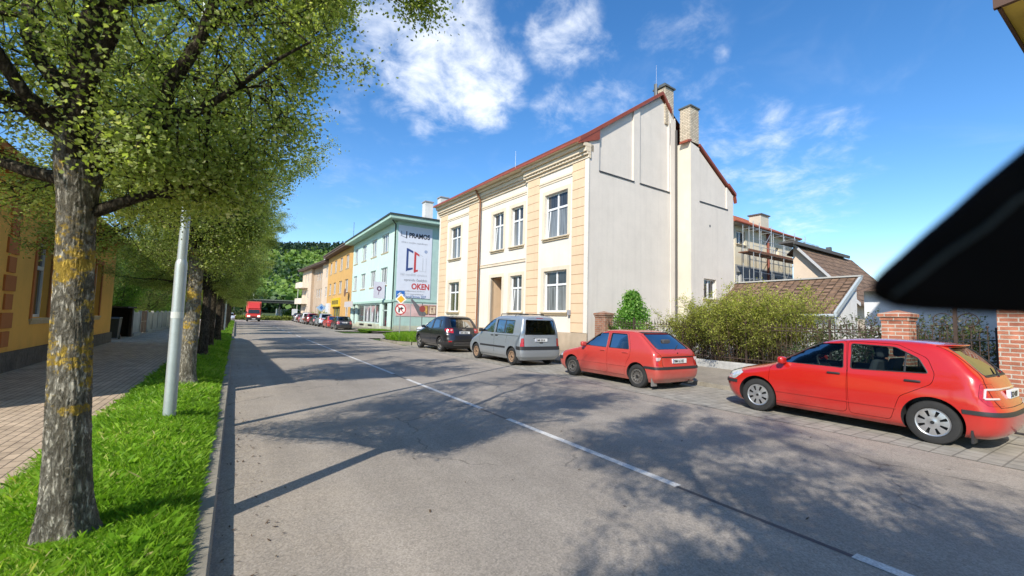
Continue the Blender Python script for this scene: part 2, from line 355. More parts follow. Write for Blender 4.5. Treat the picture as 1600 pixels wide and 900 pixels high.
def round_poly(p, r=.04, seg=3):
    out = []; n = len(p)
    for i in range(n):
        a, b, c = Vector(p[i-1]), Vector(p[i]), Vector(p[(i+1) % n]); ra = min(r, (a-b).length*.4); rc = min(r, (c-b).length*.4)
        p0 = b+(a-b).normalized()*ra; p1 = b+(c-b).normalized()*rc
        for k in range(seg+1):
            t = k/seg; out.append(tuple(p0*(1-t)**2+b*2*t*(1-t)+p1*t*t))
    return out
def side_prism(poly, y0, y1): mb = MB(); mb.prism(poly, lambda x, z: (x, y0, z), lambda x, z: (x, y1, z)); return recalc(mb.mesh())
def end_prism(poly, x0, x1): mb = MB(); mb.prism(poly, lambda y, z: (x0, y, z), lambda y, z: (x1, y, z)); return recalc(mb.mesh())
def mapped(poly, fn, mats, name, parent, step=.12, thick=None, axis=(0, 1)):
    """flat outline mapped onto the body surface by fn(a, b)->3D"""
    bm = bmesh.new(); f = bm.faces.new([bm.verts.new((a, b, 0)) for a, b in poly])
    a0, a1 = min(p[0] for p in poly), max(p[0] for p in poly); b0, b1 = min(p[1] for p in poly), max(p[1] for p in poly)
    for ax, lo, hi in ((0, a0, a1), (1, b0, b1)):
        t = lo + step
        while t < hi:
            co = [0, 0, 0]; co[ax] = t; no = [0, 0, 0]; no[ax] = 1
            bmesh.ops.bisect_plane(bm, geom=bm.verts[:]+bm.edges[:]+bm.faces[:], plane_co=co, plane_no=no); t += step
    for v in bm.verts: v.co = fn(v.co.x, v.co.y)
    me = bpy.data.meshes.new(name); bm.to_mesh(me); bm.free(); me.materials.append(mats); me.shade_smooth()
    return link_mesh(name, me, parent)
def lens_part(body, cut, mats, name, parent, grow=0.004):
    me = boolean(body.copy(), cut, 'INTERSECT'); me.materials.clear(); me.materials.append(mats); me.polygons.foreach_set('material_index', [0]*len(me.polygons))
    me.shade_smooth(); me.set_sharp_from_angle(angle=R(40)); return link_mesh(name, me, parent)
def make_wheel(parent, x, y, r, w, style, side, mt):
    e = empty('wheel', (x, y, r)); e.parent = parent
    M = lambda a, b, c: (a, c*side, b)
    t = MB(); h = w/2; rr = r*.66
    t.lathe([(rr, -h*.8), (rr*1.04, -h*.95), (r*.86, -h), (r*.96, -h*.88), (r, -h*.62), (r, h*.62), (r*.96, h*.88), (r*.86, h*1.0), (rr*1.04, h*.92), (rr, h*.78)], 40, M)
    t.build('tyre', mt['tyre'], e, smooth=40)
    d = MB(); z1 = h*.80; d.lathe([(rr*1.0, z1-.04), (0.01, z1-.045)], 40, M); d.lathe([(rr, -h*.7), (rr, z1-.03)], 40, M); d.build('rim', mt['rimdark'], e, smooth=30)
    c = MB(); NA = 72
    spec = {'cover8': (8, .44, .84, .42, mt['cover']), 'steel': (12, .60, .76, .5, mt['steel']), 'steelrust': (10, .62, .76, .42, mt['rust']), 'alloy5': (5, .34, .86, .62, mt['alloy'])}[style]
    ns, r0, r1, duty, cm = spec
    rad = [.0, .12, .2, .27, r0, (r0+r1)/2, r1, .9, .97, 1.0]
    if style.startswith('steel'): dep = [.0, .0, .0, -.035, -.02, -.004, -.004, -.01, -.004, .006]
    else: dep = [.012, .012, .010, .004, .006, .004, -.002, -.004, .003, -.004]
    vs = [M(q*rr*cos(2*pi*k/NA), q*rr*sin(2*pi*k/NA), z1+dz) for q, dz in zip(rad, dep) for k in range(NA)]
    fs = []
    for i in range(len(rad)-1):
        for k in range(NA):
            ph = (k+.5)/NA*ns % 1
            if r0 <= rad[i] < r1 - 1e-6 and abs(ph-.5) < duty/2*(1 if style != 'alloy5' else (.6+.5*(rad[i]-r0)/(r1-r0))): continue
            fs.append((i*NA+k, i*NA+(k+1) % NA, (i+1)*NA+(k+1) % NA, (i+1)*NA+k))
    c.add(vs, fs); c.build('hubcap', cm, e, smooth=30)
    if style.startswith('steel'):
        hb = MB(); hb.lathe([(.0, z1+.02), (.028, z1+.018), (.032, z1-.03)], 20, M); hb.build('hub', mt['rimdark'], e, smooth=40)
    else:
        hb = MB(); hb.lathe([(.0, z1+.02), (.022, z1+.02), (.026, z1+.006)], 20, M); hb.build('hub', mt['rimdark'], e, smooth=40)
    return e
def seat(parent, x, y, w, mt, h=.62, z0=.5):
    b = MB(); b.box(x, x+.48, y-w/2, y+w/2, z0, z0+.13); 
    b.prism([(0, 0), (.12, 0), (-.08, h), (-.17, h)], lambda a, c: (x+a, y-w/2, z0+c), lambda a, c: (x+a, y+w/2, z0+c))
    o = b.build('seat', mt['seat'], parent, smooth=60, bevel=.035)
    k = MB(); k.box(x-.2, x-.1, y-min(w, .28)/2, y+min(w, .28)/2, z0+h+.03, z0+h+.2); k.build('headrest', mt['seat'], o, smooth=60, bevel=.03)
def build_car(name, sp, mt, detail=True):
    """sp: side-view measurements; x runs forward from the rear bumper. Returns the root; its origin is on the ground below the middle."""
    root = empty(name); base = root; L = sp['L']; sh = Shape(sp['prof']); H = sp['prof'][-1][0]
    zs = []
    for a, b, n in sp['levels']: zs += list(np.linspace(a, b, n, endpoint=False))
    zs.append(H)
    body = recalc(sh.solid(zs).mesh('body'))
    inner_z = [z for z in zs if z > sp['floor'] and z < H-.03]; inner_z = [sp['floor']]+inner_z+[H-.028]
    full = body.copy()
    inner = recalc(sh.solid(inner_z, .045, sp['cowl']).mesh())
    me = boolean(body, inner)
    r = sp['wr']; wx = sp['wx']
    for x in wx:
        c = MB(); ra = sp.get('arch', r*1.17)
        M = lambda a, b, c_: (a+x, c_, b+r+.015)
        for s in (1, -1):
            c.lathe([(0.001, s*2), (ra, s*2), (ra, s*(sp['W']/2-.26)), (0.001, s*(sp['W']/2-.26))], 40, M)
        me = boolean(me, recalc(c.mesh()))
    for w_ in sp['side_windows']:
        me = boolean(me, side_prism(round_poly(w_, .035), -2, 2))
    me = boolean(me, end_prism(round_poly(sp['rear_window'], .05), sp['rw_x'][0], sp['rw_x'][1]))
    me = boolean(me, end_prism(round_poly(sp['windscreen'], .05), sp['ws_x'][0], sp['ws_x'][1]))
    # lamps
    for nm, key, k2 in (('taillight', 'tail', 'tailglass'), ('headlight', 'head', 'lampglass')):
        for s in (1, -1):
            bx, poly, yr = sp[key]
            cut = side_prism(round_poly(poly, .02), s*yr[0], s*yr[1])
            lens_part(full, cut, mt[k2], nm, root)
            me = boolean(me, side_prism(offset_poly(round_poly(poly, .02), .003), s*(yr[0]-.003), s*yr[1]))
    # doors: cut out with a narrow gap
    doors = []
    for poly in sp['doors']:
        pl = round_poly(poly, .05)
        for s in (1, -1):
            d = boolean(me.copy(), side_prism(offset_poly(pl, -.003), s*.42, s*2), 'INTERSECT')
            doors.append((d, s, poly))
    for poly in sp['doors']:
        me2 = me
        for s in (1, -1): me2 = boolean(me2, side_prism(offset_poly(round_poly(poly, .05), .0035), s*(sp['W']/2-.28), s*2))
        me = me2
    def finish(m_):
        m_.materials.clear()
        for q in (mt['paint'], mt['inside'], mt['seam']): m_.materials.append(q)
        idx = []
        for p in m_.polygons:
            c = p.center; nn = p.normal; k = 0
            if sp['floor']-.02 < c.z < H-.02:
                yy = sh.y_at(c.x, c.z); 
                # faces that look into the cabin
                if abs(c.y) < yy-.02 and c.x > sh.x_at(c.y, c.z, False)+.03 and c.x < sh.x_at(c.y, c.z, True)-.03: k = 1
            for x in wx:
                dd = hypot(c.x-x, c.z-r-.015)
                if dd < sp.get('arch', r*1.17)+.012 and abs(c.y) < sh.y_at(c.x, c.z)-.012: k = 1
            if c.z < zs[0]+.005: k = 1
            idx.append(k)
        m_.polygons.foreach_set('material_index', idx); m_.shade_smooth(); m_.set_sharp_from_angle(angle=R(28)); return m_
    bo = link_mesh('body', finish(me), root)
    for (d, s, poly) in doors:
        do = link_mesh('door', finish(d), root)
        hx, hz = (sp['handles'][0] if poly is sp['doors'][0] else sp['handles'][-1])
        y = sh.y_at(hx, hz); h = MB(); h.box(hx-.095, hx+.095, s*(y-.005), s*(y+.022), hz-.017, hz+.017); h.build('handle', mt[sp.get('handle_mat', 'plastic')], do, smooth=60, bevel=.012)
        for w_ in sp['side_windows']:
            cx = sum(q[0] for q in w_)/len(w_); xs = [q[0] for q in poly]
            if min(xs) < cx < max(xs):
                mapped(offset_poly(w_, .012), lambda a, b, s=s: Vector((a, s*(sh.y_at(a, b)-.02), b)), mt['glass'], 'pane', do)
                # black rubber frame around the glass
        for xd in sp.get('dividers', []):
            if min(xs) < xd < max(xs):
                dv = MB(); dv.box(xd-.014, xd+.014, s*(sh.y_at(xd, sp['belt'])-.03), s*(sh.y_at(xd, sp['belt'])-.008), sp['belt']-.01, sp['belt']+.02)
                za, zb = sp['belt'], sp['wtop']; dv.tube([(xd, s*(sh.y_at(xd, z)-.014), z) for z in np.linspace(za, zb, 6)], .013, 6); dv.build('window_divider', mt['plastic'], do)
    for w_ in sp['side_windows']:
        cx = sum(q[0] for q in w_)/len(w_)
        if not any(min(q[0] for q in p) < cx < max(q[0] for q in p) for p in sp['doors']):
            for s in (1, -1): mapped(offset_poly(w_, .012), lambda a, b, s=s: Vector((a, s*(sh.y_at(a, b)-.02), b)), mt['glass'], 'side_window', root)
    for s in (1, -1):
        tr = MB()
        for w_ in sp['side_windows']:
            pl = round_poly(w_, .035); pts = [Vector((a, s*(sh.y_at(a, b)-.004), b)) for a, b in pl]
            tr.tube(pts+[pts[0]], .009, 5, cap=False)
        tr.build('window_seal', mt['plastic'], root, smooth=60)
    mapped(offset_poly(sp['rear_window'], .02), lambda a, b: Vector((sh.x_at(a, b, False)+.02, a, b)), mt['glass'], 'rear_window', root)
    mapped(offset_poly(sp['windscreen'], .02), lambda a, b: Vector((sh.x_at(a, b, True)-.02, a, b)), mt['glass'], 'windscreen', root)
    for pl, fr in ((sp['rear_window'], False), (sp['windscreen'], True)):
        pts = [Vector((sh.x_at(a, b, fr)+(-.003 if fr else .003), a, b)) for a, b in round_poly(pl, .05)]
        wp = MB(); wp.tube(pts+[pts[0]], .009, 5, cap=False)
        wp.build('glass_seal', mt['plastic'], root, smooth=60)
    for x in wx:
        for s in (1, -1): make_wheel(root, x, s*(sp['W']/2-.02-sp['ww']/2), r, sp['ww'], sp['wheel'], s, mt)
    # bumper mouldings wrapped round the corners
    for (z0, z1, xa, xb, key) in sp.get('strips', []):
        st = MB(); zz = np.linspace(z0, z1, 4); pr = []
        for off in (-.010, .01):
            for z in zz: pr.append([(x, y, z) for x, y in sh.ring(z, off, cn=16, sn=40) if xa <= x <= xb])
        n = min(len(q) for q in pr)
        ringsel = [q[:n] for q in pr]
        def run(sel):
            segs = []; cur = []
            xs_ = sh.ring(z0, -.010, cn=16, sn=40)
            for k, (x, y) in enumerate(xs_):
                if xa <= x <= xb: cur.append(k)
                elif cur: segs.append(cur); cur = []
            if cur:
                if segs and segs[0][0] == 0: segs[0] = cur+segs[0]
                else: segs.append(cur)
            return segs
        rings = [[(x, y, z) for x, y in sh.ring(z, -.010, cn=16, sn=40)] for z in zz]
        for sg in run(None):
            a = len(sg); vs = [rings[i][k] for i in range(4) for k in sg]
            vin = [(q[0]+(.02 if q[0] < L/2 else -.02) * (1 if key != 'side' else 0), q[1]*.965, q[2]) for q in vs]
            fs = [(i*a+k, i*a+k+1, (i+1)*a+k+1, (i+1)*a+k) for i in range(3) for k in range(a-1)]
            o_ = 4*a
            fs += [(o_+k, o_+k+1, k+1, k) for k in range(a-1)]+[(3*a+k, 3*a+k+1, o_+3*a+k+1, o_+3*a+k) for k in range(a-1)]
            fs += [(i*a, (i+1)*a, o_+(i+1)*a, o_+i*a) for i in range(3)]+[(i*a+a-1, (i+1)*a+a-1, o_+(i+1)*a+a-1, o_+i*a+a-1) for i in range(3)]
            st.add(vs+vin, fs)
        st.build('bumper_strip' if key != 'silver' and key != 'skid' else 'bumper', mt['plastic'] if key in ('black', 'side') else mt[key], root, smooth=45)
    # mirrors, plate, interior
    mx, mz = sp['mirror']
    for s in (1, -1):
        y = sh.y_at(mx, mz); k = MB(); k.box(mx-.05, mx+.05, s*(y-.01), s*(y+.17), mz-.02, mz+.11); k.build('mirror', mt[sp.get('mirror_mat', 'plastic')], root, smooth=60, bevel=.035)
    pz, pw_ = sp['plate']; px_ = min(sh.x_at(0, z, False) for z in (pz-.05, pz, pz+.05))
    po = MB(); po.box(px_-.022, px_+.02, -.26, .26, pz-.055, pz+.055); pp = po.build('number_plate', mt['plate'], root, bevel=.004)
    text('plate_number', sp['number'], .1, mt['ink'], pp, Matrix.Translation((px_-.026, .225, pz-.036)) @ Matrix.Rotation(R(-90), 4, 'Z') @ Matrix.Rotation(R(90), 4, 'X'), bold=.0015, ext=.001, sx=.92)
    bl = MB(); bl.box(px_-.0235, px_-.021, .235, .258, pz-.05, pz+.05); bl.build('plate_band', mt['blue'], pp)
    zc = sp['floor']; sx0 = sp['seatx']
    for s in (1, -1): seat(root, sx0, s*.37, .48, mt, z0=sp['seatz'])
    seat(root, sx0-.85, 0, 1.2, mt, z0=sp['seatz'], h=.52)
    da = MB(); da.prism([(0, 0), (.42, 0), (.42, .12), (.05, .16)], lambda a, c: (sp['dash']+a, -.66, sp['belt']-.16+c), lambda a, c: (sp['dash']+a, .66, sp['belt']-.16+c)); da.build('dashboard', mt['inside'], root, bevel=.03)
    sw = MB(); cc = Vector((sp['dash']-.12, .37, sp['belt']+.0)); u = Vector((0, 1, 0)); v_ = Vector((.45, 0, .9)).normalized()
    pts = [cc+(u*cos(a)+v_*sin(a))*.18 for a in np.linspace(0, 2*pi, 25)]; sw.tube(pts, .014, 6, cap=False); sw.tube([cc+u*.17, cc-u*.17], .018, 6); sw.build('steering_wheel', mt['plastic'], root, smooth=60)
    # things under the car
    uf = MB(); uf.box(.35, L-.45, -sp['W']/2+.2, sp['W']/2-.2, .16, zs[0]+.03); uf.build('underbody', mt['inside'], root)
    ax_ = MB()
    for x in wx: ax_.tube([(x, -sp['W']/2+.1, r), (x, sp['W']/2-.1, r)], .04, 8)
    ax_.build('axle', mt['inside'], root)
    # rear wiper
    if sp.get('wiper'):
        zw = sp['rear_window'][0][1]+.0; w0 = Vector((sh.x_at(0.0, zw, False)-.02, 0.0, zw-.02)); w1 = Vector((sh.x_at(.3, zw+.1, False)-.012, -.3, zw+.1))
        k = MB(); k.tube([w0, w1], [.014, .007], 6); k.build('wiper', mt['plastic'], root)
    for e in sp.get('extras', []): e(root, sh, sp, mt)
    for ch in root.children: ch.location = ch.location + Vector((-L/2, 0, 0))
    return root
BASE = dict(tyre=mat('tyre', (.022, .022, .022), .85, bump=(90, .2, .003), var=(4, .3)), rimdark=mat('rim_dark', (.03, .03, .032), .5, .4),
            cover=mat('wheel_cover', (.52, .53, .55), .32, .75), steel=mat('steel_wheel', (.14, .13, .12), .6, .5, var=(12, .4)), rust=mat('rusty_wheel', (.30, .20, .13), .8, .2, var=(9, .4)),
            alloy=mat('alloy_wheel', (.48, .46, .43), .4, .7, var=(7, .2)), glass=glassmat('car_glass', (.50, .58, .56)), inside=mat('car_inside', (.018, .018, .02), .8),
            seam=mat('car_seam', (.01, .01, .01), .9), plastic=mat('black_plastic', (.025, .025, .027), .55), seat=mat('seat_fabric', (.06, .062, .07), .95, bump=(150, .3, .003)),
            plate=mat('plate_white', (.72, .73, .72), .4), ink=mat('plate_ink', (.02, .02, .02), .5), blue=mat('plate_blue', (.02, .06, .35), .4),
            tailglass=mat('tail_red', (.42, .012, .012), .08, coat=1, var=(30, .25)), lampglass=mat('lamp_clear', (.62, .64, .66), .06, .35, coat=1, var=(22, .3)),
            tailwhite=mat('tail_pale', (.62, .50, .50), .12, coat=1), chrome=mat('chrome', (.65, .65, .66), .15, 1.0), skid=mat('skid_grey', (.26, .25, .24), .55, .3), silver=mat('bumper_silver', (.34, .36, .38), .45, .5))
def band(root, sh, x0, x1, z0, z1, m, name, off=-.006, y1=None):
    """raised strip across the tail between two widths"""
    mb = MB(); ys = np.linspace(-y1, y1, 25)
    f = [[(sh.x_at(y, z, False, off)) for y in ys] for z in (z0, z1)]
    vs = [(f[0][k], y, z0) for k, y in enumerate(ys)]+[(f[1][k], y, z1) for k, y in enumerate(ys)]; n = len(ys)
    vs += [(v[0]+.03, v[1], v[2]) for v in vs]
    fs = [(k, k+1, n+k+1, n+k) for k in range(n-1)]+[(2*n+k, 2*n+k+1, k+1, k) for k in range(n-1)]+[(n+k, n+k+1, 3*n+k+1, 3*n+k) for k in range(n-1)]+[(0, n, 3*n, 2*n), (n-1, 2*n-1, 4*n-1, 3*n-1)]
    mb.add(vs, fs); return mb.build(name, m, root, smooth=40)
def hatch_seam(root, sh, poly, mt):
    mb = MB(); pts = [Vector((sh.x_at(y, z, False)-.0005, y, z)) for y, z in poly]
    dense = []
    for a, b in zip(pts, pts[1:]):
        for t in np.linspace(0, 1, 9)[:-1]:
            q = a.lerp(b, t); dense.append((sh.x_at(q.y, q.z, False)-.0005, q.y, q.z))
    dense.append(tuple(pts[-1])); mb.tube(dense, .0045, 5); return mb.build('hatch_seam', mt['seam'], root)
def side_moulding(z, xa, xb, h=.03):
    def f(root, sh, sp, mt):
        for s in (1, -1):
            mb = MB()
            xs = np.linspace(xa, xb, 24)
            for z_, off in ((z, .0),):
                vs = []
                for x in xs:
                    for zz, o in ((z-h, .001), (z-h*.8, .010), (z+h*.8, .010), (z+h, .001)): vs.append((x, s*(sh.y_at(x, zz)+o), zz))
                fs = [(i*4+k, i*4+k+1, (i+1)*4+k+1, (i+1)*4+k) for i in range(len(xs)-1) for k in range(3)]+[(0, 1, 2, 3), tuple(range(4*len(xs)-4, 4*len(xs)))]
                mb.add(vs, fs)
            mb.build('side_moulding', mt['moulding'] if 'moulding' in mt else mt['plastic'], root, smooth=40)
    return f
def crease(z, xa, xb):
    f = side_moulding(z, xa, xb, .012)
    def g(root, sh, sp, mt): f(root, sh, sp, dict(mt, moulding=mt['paint']))
    return g
def extra_hatch(root, sh, sp, mt):
    W = .70; hatch_seam(root, sh, [(-.62, .60), (-.66, .68), (-.665, .93), (-.60, 1.05), (-.56, 1.38)], mt); hatch_seam(root, sh, [(.62, .60), (.66, .68), (.665, .93), (.60, 1.05), (.56, 1.38)], mt)
    hatch_seam(root, sh, [(-.62, .60), (.62, .60)], mt)
    sp_ = MB(); ys = np.linspace(-.54, .54, 15); vs = []   # roof spoiler above the rear window
    for y in ys:
        x1 = sh.x_at(y, 1.395, False); k = 1-(abs(y)/.54)**3*.5
        vs += [(x1+.10, y, 1.415), (x1-.085*k, y, 1.405), (x1-.09*k, y, 1.392), (x1+.06, y, 1.375)]
    sp_.add(vs, [(i*4+k, i*4+(k+1) % 4, (i+1)*4+(k+1) % 4, (i+1)*4+k) for i in range(14) for k in range(4)]+[(0, 1, 2, 3), (56, 57, 58, 59)]); sp_.build('spoiler', mt['paint'], root, smooth=50)
    # pale C-shaped window of the tail lamp
    for s in (1, -1):
        c = MB(); pts = []
        for x, z in [(.11, .83), (.21, .83), (.21, .71), (.11, .71)]: pts.append((x, z))
        for (xa, za), (xb, zb) in zip(pts, pts[1:]):
            pp = [Vector((x, s*(sh.y_at(x, z)+.003), z)) for x, z in zip(np.linspace(xa, xb, 6), np.linspace(za, zb, 6))]; c.tube(pp, .015, 6)
        c.build('reversing_lamp', mt['tailwhite'], root, smooth=60)
        q = MB(); y = sh.y_at(3.02, .83); q.box(2.99, 3.025, s*(y-.003), s*(y+.008), .765, .80); q.build('side_repeater', mt['tailwhite'], root, bevel=.008)
        f = MB(); f.box(.32, .345, s*(sp['W']/2-.22), s*(sp['W']/2-.03), .10, .30); f.build('mud_flap', mt['plastic'], root)
    ba = MB(); ba.tube([(1.75, .0, 1.45), (1.66, .0, 1.60)], [.006, .003], 6); ba.build('aerial', mt['plastic'], root)
    band(root, sh, 0, 0, .985, 1.0, mt['plastic'], 'window_sill_seal', y1=.55)
    t = MB(); t.tube([(.12, -.1, .2), (-.10, -.12, .19), (-.2, -.08, .22), (-.17, .0, .23)], .016, 8); t.build('tow_bar', mt['plastic'], root, smooth=60)
def extra_felicia(root, sh, sp, mt):
    hatch_seam(root, sh, [(-.60, .56), (-.60, .80), (-.70, .92), (-.60, 1.30)], mt); hatch_seam(root, sh, [(.60, .56), (.60, .80), (.70, .92), (.60, 1.30)], mt)
    hatch_seam(root, sh, [(-.60, .56), (.60, .56)], mt)
    band(root, sh, 0, 0, .775, .805, mt['darktrim'], 'trim_strip', y1=.60)
    b = MB(); b.box(sh.x_at(0, .87, False)-.006, sh.x_at(0, .87, False)+.01, -.022, .022, .845, .895); b.build('badge', mt['darktrim'], root, bevel=.01)
    band(root, sh, 0, 0, 1.345, 1.372, mt['plastic'], 'spoiler', off=-.03, y1=.52)
    for s in (1, -1):
        f = MB(); f.box(.22, .245, s*(sp['W']/2-.22), s*(sp['W']/2-.03), .09, .28); f.build('mud_flap', mt['skid'], root)
        q = MB(); q.box(sh.x_at(.66, .75, False)-.004, sh.x_at(.66, .75, False)+.06, s*.62, s*.76, .70, .78); q.build('reversing_lamp', mt['tailwhite'], root, bevel=.01)
        rg = MB(); rg.tube([(x, s*(sh.y_at(x, 1.352)-.008), 1.355) for x in np.linspace(.95, 2.1, 12)], .011, 6); rg.build('roof_gutter', mt['paint'], root, smooth=60)
    a = MB(); a.tube([(1.0, -.1, 1.40), (.9, -.1, 1.50)], [.008, .004], 6); a.build('aerial', mt['plastic'], root)
    e = MB(); e.tube([(.3, -.45, .2), (-.03, -.45, .19)], .02, 8); e.build('exhaust', mt['chrome'], root)
def extra_mpv(root, sh, sp, mt):
    for x in (.75, 1.75):
        m = MB(); y = .64; zt = 1.80
        m.tube([(x, -y, 1.70), (x, -y+.03, zt), (x, 0, zt+.012), (x, y-.03, zt), (x, y, 1.70)], .019, 8); m.build('roof_bar', mt['plastic'], root, smooth=60)
    hatch_seam(root, sh, [(-.70, .66), (-.70, 1.2), (-.64, 1.65), (.64, 1.65), (.70, 1.2), (.70, .66)], mt)
    band(root, sh, 0, 0, 1.66, 1.675, mt['tailglass'], 'brake_light', y1=.14)
    pl = MB(); x = sh.x_at(0, .9, False); pl.box(x-.012, x+.01, -.34, .34, .965, .99); pl.build('plate_trim', mt['silver'], root, bevel=.004)
    hb = MB(); hb.box(x-.015, x+.01, -.07, .07, .79, .82); hb.build('hatch_handle', mt['plastic'], root, bevel=.005)
    for s in (1, -1):
        g = MB(); g.tube([(xx, s*(sh.y_at(xx, 1.03)+.002), 1.03) for xx in np.linspace(.25, 1.85, 14)], .006, 5); g.build('door_rail', mt['seam'], root)
        f = MB(); f.box(.30, .325, s*(sp['W']/2-.24), s*(sp['W']/2-.04), .10, .30); f.build('mud_flap', mt['plastic'], root)
def extra_suv(root, sh, sp, mt):
    hatch_seam(root, sh, [(-.66, .72), (-.68, .95), (-.66, 1.12), (-.58, 1.62)], mt); hatch_seam(root, sh, [(.66, .72), (.68, .95), (.66, 1.12), (.58, 1.62)], mt)
    band(root, sh, 0, 0, .34, .46, mt['skid'], 'skid_plate', off=-.012, y1=.55); band(root, sh, 0, 0, 1.035, 1.06, mt['chrome'], 'badge', y1=.09); band(root, sh, 0, 0, 1.60, 1.625, mt['paint'], 'spoiler', off=-.07, y1=.55)
    for s in (1, -1):
        q = MB(); q.box(sh.x_at(.66, .5, False)-.006, sh.x_at(.66, .5, False)+.05, s*.58, s*.80, .49, .55); q.build('reflector', mt['tailglass'], root, bevel=.01)
        q = MB(); q.box(sh.x_at(.62, 1.02, False)-.008, sh.x_at(.62, 1.02, False)+.05, s*.56, s*.66, .97, 1.06); q.build('reversing_lamp', mt['tailwhite'], root, bevel=.02)
